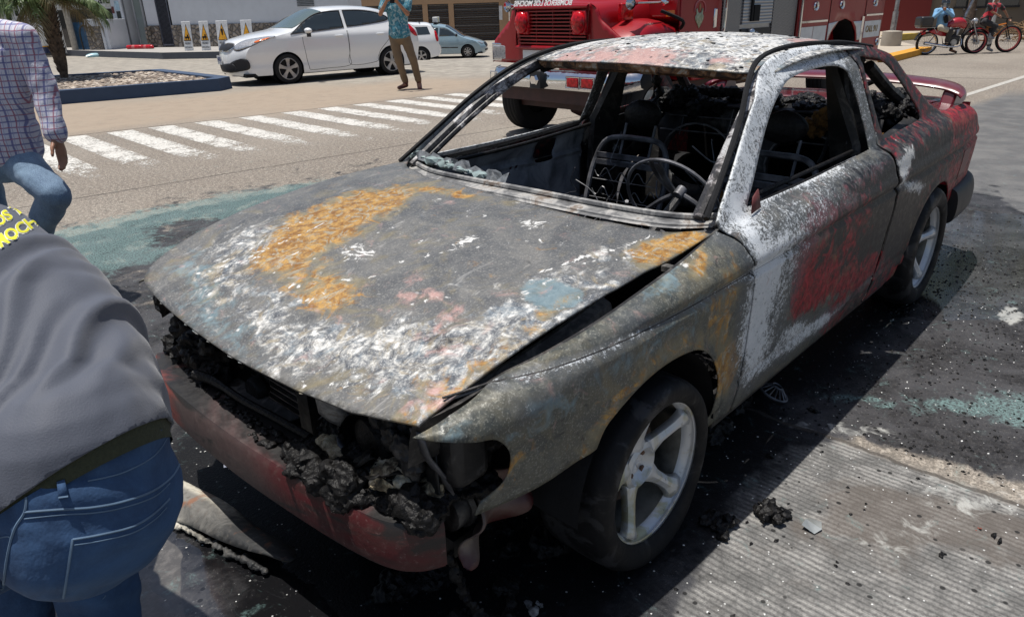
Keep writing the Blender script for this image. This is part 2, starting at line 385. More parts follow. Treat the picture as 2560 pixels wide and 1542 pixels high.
def ground_mat():
    t = NT('asphalt_and_concrete')
    co = t.co('Object'); x, y, z = t.sep()
    fine = t.noise(95, 3, .7); fine2 = t.noise(38, 4, .7); f3 = t.noise(30, 2, .8); mid = t.noise(3.1, 5, .62, .3); big = t.noise(.35, 5, .6)
    sp = t.vor(120); 
    c = t.mix(t.rng(fine, .42, .58), (.10,.085,.07), (.42,.365,.305))
    c = t.mix(t.rng(fine2, .48, .62, 0, .6), c, (.12,.105,.09))
    c = t.mix(t.rng(f3, .45, .60, 0, .65), c, (.115,.098,.082)); c = t.mix(t.rng(f3, .46, .34, 0, .5), c, (.50,.45,.38))
    c = t.mix(t.rng(mid, .35, .7, 0, .35), c, (.22,.185,.15))
    c = t.mix(t.rng(big, .4, .7, 0, .3), c, (.42,.38,.32))
    tanc = t.mix(t.rng(fine, .4, .65, 0, .5), (.32,.255,.19), (.38,.315,.25)); tanc = t.mix(t.rng(mid, .4, .75, 0, .5), tanc, (.26,.205,.155))
    c = t.mix(t.attr('tan'), c, tanc)
    fc = t.mix(t.rng(mid, .35, .7), (.26,.235,.20), (.39,.355,.30)); fc = t.mix(t.rng(fine, .4, .7, 0, .25), fc, (.2,.18,.16))
    c = t.mix(t.attr('fore'), c, fc)
    gc = t.mix(t.rng(mid, .35, .7), (.11,.11,.112), (.17,.167,.162)); gc = t.mix(t.rng(fine, .4, .7, 0, .35), gc, (.09,.09,.09))
    c = t.mix(t.attr('smooth'), c, gc)
    # grooved slab near the viewer: ridges along Y
    wv = t.node('TexWave', wave_type='BANDS', bands_direction='X'); t.set(wv.inputs[0], co)
    wv.inputs['Scale'].default_value = 14.5; wv.inputs['Distortion'].default_value = 1.1; wv.inputs['Detail'].default_value = 3; wv.inputs['Detail Scale'].default_value = 1.2
    g = t.attr('groove'); gn = t.noise(9, 5, .6, .4)
    base = t.mix(t.rng(gn, .35, .68), (.15,.147,.14), (.30,.29,.275)); base = t.mix(t.rng(fine, .4, .66, 0, .6), base, (.07,.068,.066))
    line = t.mt('MULTIPLY', t.rng(wv.outputs['Fac'], .80, .97), t.rng(gn, .45, .62, .0, .6))
    base = t.mix(t.mt('MULTIPLY', line, .8), base, (.42,.41,.38)); base = t.mix(t.mt('MULTIPLY', t.rng(wv.outputs['Fac'], .4, .1), .45), base, (.04,.04,.04))
    c = t.mix(g, c, base)
    c = t.mix(t.mt('MULTIPLY', mask(t, 'brown', 5, 2.6, .4, 7), .6), c, (.11,.09,.075))
    # soot water
    wm = mask(t, 'wet', 5, 1.6, .16, 7, .6); dm = t.attr('deep')
    sootc = t.mix(t.rng(t.noise(24, 6, .7), .35, .7), (.010,.011,.014), (.040,.041,.046)); sootc = t.mix(t.rng(t.noise(2.5, 4, .6, 1.), .42, .65), sootc, (.055,.056,.062)); sootc = t.mix(t.rng(fine, .60, .70, 0, .5), sootc, (.20,.20,.20))
    c = t.mix(t.mt('MULTIPLY', wm, .93), c, sootc)
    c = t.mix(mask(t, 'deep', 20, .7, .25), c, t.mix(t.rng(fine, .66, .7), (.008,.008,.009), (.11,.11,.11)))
    pm = mask(t, 'pale', 20, .3, .06); c = t.mix(pm, c, t.mix(t.rng(fine2, .4, .7), (.085,.08,.075), (.15,.14,.13)))
    tm = mask(t, 'teal', 9, 2.6, .3, 6, 1.8, .50); c = t.mix(t.mt('MULTIPLY', tm, t.rng(fine, .36, .60, .05, .8)), c, (.18,.28,.27))
    am = mask(t, 'ash', 12, 2.6, .3, 7, 1, .7); c = t.mix(t.mt('MULTIPLY', am, .8), c, (.48,.48,.45))
    # crumbs: white flakes, black specks
    v1 = t.vor(70); v2 = t.vor(45, out=1); keep = t.rng(t.sep(v2)[0], .86, .88)
    c = t.mix(t.mt('MULTIPLY', t.mt('MULTIPLY', t.rng(t.vor(45), .16, .10), keep), t.mt('MAXIMUM', t.attr('wet'), g)), c, (.5,.5,.48))
    keep2 = t.rng(t.sep(t.vor(30, out=1))[1], .80, .82)
    c = t.mix(t.mt('MULTIPLY', t.mt('MULTIPLY', t.rng(t.vor(30), .26, .18), keep2), t.mt('MULTIPLY', t.mt('MAXIMUM', t.attr('wet'), g), .9)), c, (.012,.012,.012))
    # slab joints
    def joint(ax, pos, lo, hi, other, wd):
        a = t.mt('ABSOLUTE', t.mt('SUBTRACT', t.mt('MULTIPLY_ADD', t.mt('SUBTRACT', mid, .5), .10, ax), pos)); m = t.rng(a, wd, wd*.4)
        m = t.mt('MULTIPLY', m, t.mt('GREATER_THAN', other, lo)); return t.mt('MULTIPLY', m, t.mt('LESS_THAN', other, hi))
    sl = t.mt('MULTIPLY_ADD', x, .16, y)   # crosswalk edge runs slightly askew
    js = [joint(x, .93, -5, -.62, y, .012), joint(t.mt('MULTIPLY_ADD', x, .11, y), 5.42, -3, 12, x, .022), joint(sl, 9.60, -8, 12, x, .03), joint(x, 1.35, 9.3, 13, y, .03),
          joint(t.mt('MULTIPLY_ADD', x, .2, y), 17.5, -20, 20, x, .05), joint(t.mt('MULTIPLY_ADD', y, .2, x), 14.5, -9, 30, y, .04), joint(t.mt('MULTIPLY_ADD', y, .6, x), 9.5, 14, 60, y, .05)]
    jm = js[0]
    for j in js[1:]: jm = t.mt('MAXIMUM', jm, j)
    c = t.mix(t.mt('MULTIPLY', jm, .75), c, (.06,.052,.045))
    pud = t.attr('pud'); pmask = mask(t, 'pud', 5, .9, .12, 4)
    rough = t.mt('MULTIPLY_ADD', wm, -.38, .88); rough = t.mt('SUBTRACT', rough, t.mt('MULTIPLY', pmask, .46), clamp=True); rough = t.mt('MAXIMUM', rough, .03)
    h = t.mt('MULTIPLY_ADD', t.mt('MULTIPLY', line, t.mt('MULTIPLY', g, t.mt('SUBTRACT', 1., wm))), .6, t.mt('MULTIPLY', fine, t.mt('SUBTRACT', 1.25, pmask)))
    h = t.mt('MULTIPLY_ADD', jm, -1.2, h)
    b = t.node('Bump'); t.set(b.inputs['Height'], h); b.inputs['Distance'].default_value = .006; t.set(b.inputs['Strength'], t.mt('MULTIPLY_ADD', pmask, -.56, .62))
    return t.out(c, rough, 0, b.outputs[0], Specular_IOR_Level=t.mt('MULTIPLY_ADD', pmask, .75, t.mt('MULTIPLY_ADD', wm, -.22, .35)))
ground()
# zebra stripes: thin worn paint sheets on the road
def stripes():
    t = NT('worn_road_paint'); n = t.noise(30, 3, .8); big = t.noise(4, 5, .6, .5)
    v = t.mt('ADD', t.mt('MULTIPLY', n, .6), t.mt('MULTIPLY', big, .4)); v = t.mt('SUBTRACT', v, t.mt('MULTIPLY', t.attr('wear'), .22))
    a = t.rng(v, .40, .46); t.out(t.mix(t.rng(n, .4, .7), (.50,.48,.44), (.70,.68,.63)), .8)
    t.set(t.p.inputs['Alpha'], a); mat = t.m
    tops = [(.87,9.40),(1.44,9.32),(2.01,9.23),(2.54,9.16),(3.16,9.06),(3.80,8.96),(4.45,8.87),(5.05,8.78),(5.66,8.68),(6.26,8.60),(6.85,8.50),(7.42,8.41),(8.05,8.32),(8.65,8.23),(9.3,8.13)]
    for i, (x, y) in enumerate(tops):
        L = 3.35; wd = .33; k = int(L/.1); vs = []; fs = []; wr = []
        for j in range(k+1):
            f = j/k; xx = x-.19*f; yy = y-.05-L*f
            for q in range(4): vs.append((xx+wd*q/3, yy-.02*q, .004)); wr.append(max(0, (f-.55)/.45)**1.3*.9+ (.25 if q in (0,3) else 0))
            if j:
                for q in range(3): a0 = j*4+q; fs.append((a0-4, a0-3, a0+1, a0))
        me = bpy.data.meshes.new('crosswalk_stripe'); me.from_pydata(vs, [], fs); o = finish(me, 'crosswalk_stripe', mat, None, False)
        put(o, dict(wear=np.array(wr))); tag(o, kind='structure')
stripes()
t_ = NT('road_line_paint'); n_ = t_.noise(60, 4, .7); t_.set(t_.p.inputs['Alpha'], t_.rng(n_, .36, .44)); mline = t_.out((.46,.44,.40), .8)
o_ = MB().add([(9.4,1.20,.004),(9.4,1.10,.004),(19,.58,.004),(19,.70,.004)], [(0,1,2,3)]).build('road_line', mline, None, False); tag(o_, kind='structure')
# ---------------------------------------------------------------- wreck: shape of the sheet metal (x rearwards, y to the car's right)
def belt(x): return cr([-.72,-.5,-.32,-.05,.20,.42,1.0,1.7,2.3,2.8,3.2,3.45], [.690,.725,.752,.782,.812,.848,.868,.895,.925,.918,.90,.86], x)
def half_w(x, z):
    x, z = np.broadcast_arrays(np.asarray(x, float), np.asarray(z, float))
    w0 = cr([.20,.30,.40,.55,.70,.718,.728,.736,.744,.80,.9], [.770,.793,.804,.814,.823,.823,.811,.811,.819,.811,.797], z)
    low = np.exp(-((z-.355)/.006)**2)*.009*(x > .45); w0 = w0-low
    w0 = w0-cr([-.80,-.66,-.5,-.25,0,.3,2.4,2.8,3.1,3.3,3.47], [.15,.082,.045,.015,.002,0,0,.008,.025,.05,.115], x)
    w0 = w0+.012*np.exp(-((np.hypot(x-.02, z-.29)-.34)/.03)**2)*(z > .3)+.010*np.exp(-((np.hypot(x-2.43, z-.30)-.33)/.03)**2)*(z > .3)
    T = belt(x); d = np.clip(T-z, 0, 1)
    w0 = w0-cr([0,.008,.020,.038,.062,.10], [.072,.052,.030,.013,.004,0], d)
    up = np.clip(z-T, 0, 1); w0 = w0-up*.43-np.clip(up-.30, 0, 1)*.5
    return w0
def hood_z(x, y):
    x, y = np.broadcast_arrays(np.asarray(x, float), np.asarray(y, float)); s = np.clip(np.abs(y)/.68, 0, 1.15)
    c = cr([-.80,-.72,-.6,-.4,-.1,.28,.5], [.655,.682,.725,.785,.845,.882,.895], x)
    e = cr([-.80,-.70,-.55,-.39,-.16,.2,.48], [.66,.703,.75,.785,.818,.848,.865], x)
    z = c*(1-s**2.2)+e*s**2.2
    z = z+.020*(y/.68)*cr([-.8,-.6,0,.5],[.9,1.1,1.4,.8], x)
    z = z-.012*np.exp(-((np.abs(y)-.40+.10*(x-.3))/.03)**2)*0+.006/(1+np.exp(-(np.abs(y)-.42+.09*(x-.3))/.008))   # two pressed swage lines
    z = z-.010*np.exp(-(((x+.08)/.10)**2+((y+.42)/.08)**2))
    return z
def roof_z(x, y):
    x, y = np.broadcast_arrays(np.asarray(x, float), np.asarray(y, float)); s = np.clip(np.abs(y)/.56, 0, 1.1)
    c = cr([.94,1.1,1.3,1.6,1.9,2.1,2.3], [1.238,1.285,1.315,1.328,1.315,1.28,1.215], x)
    e = cr([.94,1.1,1.3,1.6,1.9,2.1,2.3], [1.20,1.242,1.268,1.28,1.268,1.24,1.17], x)
    return c*(1-s**2)+e*s**2+.010*(y/.56)
# patches of rust, ash, paint and soot on each panel, in metres on the panel itself
HOODP = dict(
 rust1=[(-0.358,0.446),(-0.256,0.484),(-0.127,0.455),(-0.013,0.443),(0.112,0.38),(0.129,0.25),(0.008,0.182),(-0.102,0.197),(-0.197,0.169),(-0.306,0.148),(-0.419,0.156),(-0.475,0.203),(-0.506,0.293),(-0.467,0.387),(-0.397,0.38)],
 rust2=[(-0.498,0.066),(-0.444,0.033),(-0.444,-0.048),(-0.404,-0.128),(-0.464,-0.189),(-0.519,-0.154),(-0.549,-0.074),(-0.541,0.01)],
 rust3=[(0.129,-0.603),(0.22,-0.581),(0.35,-0.65),(0.404,-0.707),(0.312,-0.727),(0.209,-0.697),(0.099,-0.677)],
 rust4=[(-0.657,-0.66),(-0.544,-0.6),(-0.465,-0.596),(-0.378,-0.589),(-0.244,-0.612),(-0.278,-0.642),(-0.488,-0.658),(-0.633,-0.697),(-0.657,-0.686)],
 rust5=[(0.077,0.443),(0.198,0.355),(0.231,0.148),(0.193,-0.031),(0.144,0.076),(0.102,0.241)],
 ash1=[(-0.623,0.55),(-0.463,0.581),(-0.292,0.557),(-0.194,0.506),(-0.358,0.446),(-0.46,0.374),(-0.5,0.208),(-0.501,0.03),(-0.556,-0.094),(-0.493,-0.228),(-0.411,-0.295),(-0.393,-0.433),(-0.368,-0.51),(-0.193,-0.497),(-0.048,-0.5),(0.149,-0.588),(-0.077,-0.647),(-0.341,-0.646),(-0.654,-0.682),(-0.662,-0.599),(-0.632,-0.348),(-0.704,-0.13),(-0.637,0.158)],
 dark=[(-0.212,0.148),(-0.016,0.185),(0.135,0.17),(0.216,-0.227),(0.276,-0.423),(0.073,-0.503),(-0.122,-0.461),(-0.345,-0.515),(-0.387,-0.426),(-0.398,-0.279),(-0.411,-0.155),(-0.388,-0.029),(-0.334,0.108)],
 pink=[(-0.465,-0.423),(-0.428,-0.457),(-0.443,-0.574),(-0.501,-0.62),(-0.524,-0.578),(-0.501,-0.495)],
 pink2=[(-0.638,-0.584),(-0.554,-0.61),(-0.582,-0.667),(-0.645,-0.672)],
 blue=[(-0.2,-0.525),(-0.128,-0.511),(-0.092,-0.579),(-0.115,-0.65),(-0.181,-0.677),(-0.239,-0.635),(-0.238,-0.573)],
 blue2=[(-0.637,0.579),(-0.54,0.574),(-0.525,0.36),(-0.623,0.048),(-0.704,-0.13),(-0.721,0.008),(-0.709,0.32)],
 wht=[(-0.318,0.13),(-0.248,0.101),(-0.223,0),(-0.288,-0.033),(-0.342,0.033)],
 wht2=[(-0.098,-0.163),(-0.017,-0.185),(-0.033,-0.235),(-0.128,-0.212)],
 wht3=[(0.143,-0.188),(0.188,-0.301),(0.105,-0.323),(0.09,-0.254)],
 darkR=[(-0.048,-0.5),(0.088,-0.52),(0.101,-0.609),(-0.008,-0.661),(-0.104,-0.615),(-0.097,-0.555)])
SIDEP = dict(
 ashA=[(0.378,0.855),(0.543,0.926),(0.873,1.148),(1.185,1.238),(1.745,1.292),(1.783,1.227),(1.308,1.174),(1.007,1.028),(0.771,0.871),(0.556,0.825),(1.483,0.862),(1.646,0.86),(1.545,0.853),(1.123,0.851),(0.722,0.788),(0.704,0.6),(0.757,0.399),(0.601,0.285),(0.507,0.327),(0.423,0.687),(0.429,0.828)],
 ashLow=[(0.52,0.399),(0.708,0.37),(0.77,0.442),(1.267,0.352),(1.627,0.33),(1.827,0.348),(1.623,0.35),(1.227,0.276),(0.917,0.287),(0.536,0.298)],
 ashQ=[(1.736,0.839),(1.979,0.884),(1.972,0.818),(1.838,0.755),(2.207,0.668),(2.112,0.629),(1.79,0.728)],
 red=[(0.754,0.726),(0.935,0.821),(1.112,0.827),(1.419,0.814),(1.484,0.756),(1.723,0.547),(1.826,0.407),(1.503,0.369),(1.03,0.399),(0.815,0.45),(0.776,0.577)],
 redQ=[(1.74,0.897),(2.099,0.933),(2.274,0.965),(2.196,1.114),(2.097,1.19),(1.991,1.247),(1.866,1.27),(1.905,1.3),(2.172,1.288),(2.303,1.229),(2.457,0.981),(2.389,0.916),(2.139,0.912),(1.685,0.883)],
 redR=[(2.402,0.465),(2.371,0.715),(2.505,0.829),(3.275,0.892),(3.14,0.803),(3.259,0.512),(2.877,0.402)],
 redD=[(2.539,0.991),(3.275,0.892),(2.954,0.879),(2.502,0.92)],
 blk=[(1.369,0.793),(1.601,0.813),(1.962,0.901),(2.422,0.896),(2.582,0.818),(2.456,0.72),(2.207,0.668),(2.236,0.421),(1.796,0.377),(1.57,0.478),(1.428,0.481),(1.276,0.657),(1.432,0.685)],
 blkD=[(1.043,0.826),(1.461,0.807),(1.432,0.685),(1.226,0.604),(1.106,0.54),(1.013,0.503),(0.917,0.626),(0.995,0.723)],
 rustF=[(0.263,0.507),(0.429,0.55),(0.475,0.447),(0.461,0.347),(0.333,0.363),(0.288,0.424)],
 rustF2=[(0.21,0.681),(0.29,0.752),(0.377,0.775),(0.394,0.617),(0.322,0.522)],
 rustF3=[(-0.561,0.539),(-0.509,0.58),(-0.475,0.57),(-0.539,0.494),(-0.592,0.516)],
 whtF=[(0.179,0.812),(0.272,0.823),(0.257,0.809),(0.192,0.802)],
 rustF4=[(0.213,0.82),(0.297,0.828),(0.333,0.832),(0.225,0.797),(0.185,0.799)],
 blueF=[(0.023,0.79),(0.132,0.813),(0.189,0.795),(0.114,0.776),(0.001,0.773)],
 blueF2=[(-0.478,0.704),(-0.383,0.712),(-0.331,0.686),(-0.359,0.655),(-0.477,0.661)],
 blueF3=[(-0.654,0.686),(-0.587,0.705),(-0.58,0.698),(-0.639,0.678)],
 brightF=[(-0.486,0.706),(-0.267,0.734),(0.005,0.78),(-0.045,0.728),(-0.277,0.696),(-0.475,0.67)])
ROOFP = dict(
 redA=[(1.056,0.102),(1.18,-0.009),(1.103,-0.188),(0.976,-0.179),(0.985,-0.026)],
 redB=[(1.088,-0.284),(1.155,-0.364),(1.086,-0.385),(1.045,-0.308)],
 redC=[(1.5,-0.344),(1.89,-0.39),(1.446,-0.487)],
 gray=[(1.742,-0.306),(1.894,-0.423),(1.946,-0.476),(1.44,-0.538),(1.466,-0.428)],
 rustA=[(1.058,0.228),(1.019,-0.324),(1.038,-0.566),(0.96,-0.189)])
# ---------------------------------------------------------------- burnt-out coupe
def burnt_mat(name='burnt_sheet_metal'):
    t = NT(name); co = t.co('Object')
    n1 = t.noise(5.5, 6, .62, .8); n2 = t.noise(34, 5, .65, .4); n3 = t.noise(170, 2, .6); n4 = t.noise(13, 5, .7, 3.0)
    st = t.noise(16, 5, .65, 1.4, v=t.map((.35, 1.5, 1.2)))                      # wiped and dripping streaks
    tone = t.attr('tone')
    dark = t.ramp(n1, (.30,(.030,.035,.035)), (.45,(.060,.066,.058)), (.56,(.10,.095,.070)), (.70,(.055,.065,.070)))
    dark = t.mix(t.rng(n2, .48, .66, 0, .6), dark, (.17,.165,.13)); dark = t.mix(t.rng(n3, .52, .70, 0, .7), dark, (.25,.25,.21)); dark = t.mix(t.rng(n4, .42, .32, 0, .8), dark, (.018,.020,.020))
    mid = t.ramp(n1, (.3,(.075,.078,.082)), (.48,(.115,.117,.118)), (.6,(.155,.152,.145)), (.78,(.09,.09,.09)))
    mid = t.mix(t.rng(n3, .5, .72, 0, .55), mid, (.30,.29,.27)); mid = t.mix(t.rng(st, .60, .72, 0, .5), mid, (.42,.41,.39))
    c = t.mix(tone, dark, mid)
    def lay(c, a, col, sc, k, wd, th=.5, det=5, dist=.8, fac=1., v=None):
        return t.mix(t.mt('MULTIPLY', mask(t, a, sc, k, wd, det, dist, th, v), fac), c, col)
    c = lay(c, 'blue', t.mix(n2, (.10,.17,.20), (.24,.34,.38)), 18, 1.5, .2, fac=.75)
    red = t.mix(t.rng(n4, .35, .66), (.14,.008,.012), (.42,.012,.026)); red = t.mix(t.rng(n2, .50, .66, 0, .8), red, (.035,.018,.018))
    c = lay(c, 'red', red, 14, 1.6, .22, dist=1.4)
    rust = t.mix(t.rng(n2, .35, .65), (.25,.11,.02), (.47,.27,.07)); rust = t.mix(t.rng(n4, .50, .62, 0, .85), rust, (.36,.33,.25)); rust = t.mix(t.rng(n3, .5, .7, 0, .6), rust, (.12,.10,.07))
    c = lay(c, 'rust', t.mix(n2, (.13,.105,.05), (.33,.28,.17)), 7, 2.2, .3, .34, dist=1.5, fac=.75)
    c = lay(c, 'rust', rust, 10, 2.4, .24, .55, dist=2.)
    # pale ash: a film of greys, blue-greys and chalk broken by swirls, rings and bare spots
    a1 = t.attr('ash'); n5 = t.noise(8, 6, .68, 1.8)
    an = t.mt('MULTIPLY_ADD', n4, .45, t.mt('MULTIPLY_ADD', n2, .30, t.mt('MULTIPLY', st, .25)))
    ashc = t.ramp(an, (.36,(.045,.048,.053)), (.45,(.11,.118,.13)), (.505,(.24,.245,.245)), (.55,(.48,.475,.45)), (.61,(.84,.83,.80)))
    ashc = t.mix(t.rng(n5, .50, .64, 0, .75), ashc, t.mix(n2, (.17,.13,.08), (.46,.39,.26))); ashc = t.mix(t.rng(n5, .46, .34, 0, .6), ashc, t.mix(n2, (.09,.12,.15), (.30,.36,.40)))
    ashc = t.mix(t.rng(n3, .55, .75, 0, .5), ashc, (.80,.79,.76))
    c = lay(c, 'ash', ashc, 9, 2.4, .22, .5, dist=1.8)
    # thin frosted ash: white flecks the size of rice on dark metal
    fr = t.mt('MULTIPLY_ADD', t.attr('frost'), .46, t.noise(95, 4, .75, 1.2)); fr = t.mt('ADD', fr, t.mt('MULTIPLY', t.mt('SUBTRACT', n4, .5), .55))
    c = t.mix(t.mt('MULTIPLY', t.rng(t.attr('frost'), .05, .5), .55), c, t.mix(n2, (.06,.065,.072), (.14,.15,.165)))
    c = t.mix(t.mt('MULTIPLY', t.rng(fr, .80, .98), t.rng(t.attr('frost'), .02, .2)), c, t.mix(n2, (.50,.54,.58), (.80,.82,.83)))
    c = lay(c, 'pink', t.mix(n3, (.30,.12,.10), (.62,.46,.42)), 16, 2.2, .3, .50, dist=.6)
    c = lay(c, 'white', t.mix(n3, (.50,.50,.48), (.82,.81,.78)), 20, 2.6, .14, .62, dist=2.5)
    blk = t.mix(t.rng(n2, .4, .7), (.010,.010,.011), (.045,.040,.040)); blk = t.mix(t.rng(n3, .62, .72, 0, .6), blk, (.2,.19,.18))
    c = lay(c, 'black', blk, 12, 2.0, .24, dist=1.8)
    ro = t.rng(n2, .3, .7, .38, .62)
    h = t.mt('ADD', t.mt('MULTIPLY', n2, .5), t.mt('MULTIPLY', n3, .25)); h = t.mt('MULTIPLY_ADD', n4, t.mt('MULTIPLY_ADD', a1, 1.2, .35), h)
    h = t.mt('MULTIPLY_ADD', mask(t, 'white', 17, 1.7, .1, 5, 2.5, .58), .5, h)
    return t.out(c, ro, .12, t.bump(h, .5, .0045))
BURNT = burnt_mat()
def hood_paint(V, UV):
    P = np.c_[V[:,0], V[:,1]]; h = HOODP
    rust = np.maximum.reduce([soft(P, h['rust1'], .06, .09, 5, 1), .85*soft(P, h['rust2'], .05, .07, 6, 2), .55*soft(P, [(-.50,.22),(-.36,.2),(-.38,.05),(-.40,-.15),(-.50,-.2),(-.56,0)], .06, .06, 6, 22), .45*soft(P, [(-.66,-.35),(-.45,-.45),(-.40,-.6),(-.62,-.68)], .06, .06, 7, 23), soft(P, h['rust3'], .02, .04, 9, 3), .9*soft(P, h['rust4'], .03, .05, 9, 4), .55*soft(P, h['rust5'], .03, .05, 9, 5), .5*ell(P, (-.45,-.64), .3, .05, 0, .05, 9, 6)])
    ash = (.62+.33*np.clip((.15-P[:,1])/.5, 0, 1))*soft(P, h['ash1'], .08, .10, 5, 7); dk = soft(P, h['dark'], .04, .06, 6, 8); ash = ash*(1-.9*dk)
    edge = np.clip((-.62-V[:,1])/.06, 0, 1)*.7*(V[:,0] < 0); ash = np.maximum(ash, edge)
    rings = np.zeros(len(P)); rg = random.Random(4)
    for i in range(70):                                   # blistered paint rings
        c = np.array((rg.uniform(-.70, -.1), rg.uniform(-.66, .5))); r = rg.uniform(.006, .03)
        if i > 52: c = np.array((rg.uniform(-.1, .4), rg.uniform(-.7, .3)))
        d = np.hypot((P[:,0]-c[0]), (P[:,1]-c[1])*rg.uniform(.5, 1)); rings = np.maximum(rings, np.clip(1-np.abs(d-r)/.005, 0, 1)*rg.uniform(.4, .9))
    wht = np.maximum.reduce([.58*soft(P, h['wht'], .03, .04, 12, 9), .7*soft(P, h['wht2'], .02, .03, 12, 10), .6*soft(P, h['wht3'], .02, .03, 12, 11), rings*.8])
    for a, b, wd in [((-.30,-.08),(.1,-.42),.006), ((-.5,.05),(-.35,-.12),.006), ((-.42,-.28),(-.30,-.40),.006), ((-.1,-.5),(.28,-.60),.012), ((-.06,-.52),(.2,-.66),.006), ((-.62,.45),(-.42,.28),.008), ((-.50,.35),(-.2,.30),.01)]:
        wht = np.maximum(wht, .8*np.clip(1-np.abs(sdist(P+(fbm3(np.c_[P*9, P[:,0]*0+3], 3)[:,None]-.5)*.03, [a, b], False))/wd, 0, 1))
    blue = np.maximum(soft(P, h['blue'], .02, .03, 9, 12), .6*soft(P, h['blue2'], .08, .08, 6, 13)*(1-dk))
    ash = ash*(1-.8*soft(P, h['blue'], .03, .02, 9, 12)); wht = np.maximum(wht, .42*np.exp(-(sdist(P+(fbm3(np.c_[P*20, P[:,0]*0], 3)[:,None]-.5)*.05, h['blue'])/.012)**2))
    pink = np.maximum(.40*soft(P, h['pink'], .05, .06, 10, 14), .52*soft(P, h['pink2'], .05, .06, 10, 15)); pink = np.maximum(pink, .30*ell(P, (-.36,-.36), .05, .16, 0, .05, 14, 16))
    blk = .5*ell(P, (-.47,-.50), .03, .06, 0, .03, 20, 17)
    tone = .95+0*P[:,0]
    return dict(rust=rust, ash=ash, white=wht, blue=blue, pink=pink, black=blk, tone=tone)
def side_paint(V, UV):
    P = UV; h = SIDEP; x, z = P[:,0], P[:,1]
    S_ = lambda k, w_, wr, fr, s: soft(P, h[k], w_, wr, fr, s)
    fr = np.maximum.reduce([1.25*S_('ashA', .10, .10, 4, 1), .85*soft(P, [(.50,.30),(.50,.86),(.95,.86),(.82,.66),(.78,.46),(.72,.33)], .09, .07, 5, 34), .9*S_('ashLow', .03, .03, 6, 2), 1.0*S_('ashQ', .03, .03, 9, 3), .55*S_('brightF', .03, .03, 8, 4)])
    fr = np.maximum(fr, .75*soft(P, [(.6,.85),(1.5,.86),(1.25,.78),(.95,.70),(.80,.60),(.7,.6)], .08, .08, 5, 33)); fr = np.maximum(fr, np.clip((z-.84)/.04, 0, 1)*(x > .5)*(x < 1.74)*np.clip((1.6-x)/.3, .45, .95))
    fr = np.maximum(fr, .95*np.exp(-(np.hypot(x-.64, z-.60)-.03)**2/.018**2))                                        # a ring where something lay
    fr = np.maximum(fr, .8*np.exp(-((z-.728)/.005)**2)*(x < .45))
    fr = fr*(.66+.62*fbm3(np.c_[P*4.5, P[:,0]*0+2], 3)); fr = np.maximum(fr, .98*np.clip((z-belt(x)-.01)/.02, 0, 1)*(x < 1.742)*np.clip((1.72-x)/.12, .62, 1))
    red = np.maximum.reduce([1.1*S_('red', .07, .10, 4, 5), .95*S_('redQ', .02, .03, 9, 6), .9*S_('redR', .04, .06, 7, 7), .7*S_('redD', .03, .03, 7, 8), 1.*(x > 2.62)*(z > .4), .8*np.clip((.42-z)/.05, 0, 1)*(x > 1.7)])
    blk = np.maximum.reduce([.95*S_('blk', .08, .12, 5, 9), .66*S_('blkD', .09, .12, 5, 10), .75*np.clip((x-1.15)/.3, 0, 1)*np.clip((.40-z)/.1, 0, .8)*(x < 2.0)])
    blk = np.maximum(blk, .85*np.exp(-((z-.725)/.007)**2)*(x > .95)*(x < 2.9))  # black line painted along the swage crease as its shade
    blk = np.maximum(blk, 1.2*ell(P, (1.60,.74), .085, .085, .3, .03, 9, 11)); blk = np.maximum(blk, .62*(x > 1.74)*(x < 2.6)*(z > .3)); red = np.maximum(red, .50*(x > 1.74)); red = np.maximum(red, .52*np.clip((x-1.05)/.2, 0, 1)*(x < 1.76)*(z < belt(x)-.03)); blk = np.maximum(blk, .56*np.clip((x-1.02)/.25, 0, 1)*(x < 1.76)*(z < belt(x)-.02)*np.clip((z-.42)/.1, 0, 1)); blk = np.maximum(blk, .36*(x > 2.58)); blk = np.maximum(blk, .5*ell(P, (3.1,.80), .3, .05, 0, .05, 8, 41)); blk = np.maximum(blk, .55*ell(P, (2.75,.75), .25, .1, 0, .08, 6, 12))
    rust = np.maximum.reduce([.8*S_('rustF', .02, .03, 12, 13), .6*S_('rustF2', .04, .05, 8, 14), .8*S_('rustF3', .02, .03, 12, 15), .8*S_('rustF4', .01, .02, 12, 16), .45*(x < .5)*np.exp(-((np.hypot(x-.02, z-.29)-.36)/.04)**2)*(x < .2)])
    blue = np.maximum.reduce([.85*S_('blueF', .03, .03, 9, 17), .75*S_('blueF2', .03, .04, 9, 18), .8*S_('blueF3', .02, .03, 9, 19), .4*(x < .45)*ell(P, (-.1,.68), .5, .05, .1, .06, 6, 20)])
    wht = np.maximum(.9*S_('whtF', .012, .01, 14, 21), .75*S_('ashQ', .02, .04, 14, 22))
    tone = np.where(x < .5, .12, .18)
    return dict(frost=fr, red=red*(1-.6*np.clip(wht, 0, 1)), black=blk*(1-.9*S_('ashQ', .02, .03, 9, 3)), rust=rust, blue=blue, white=wht, tone=tone)
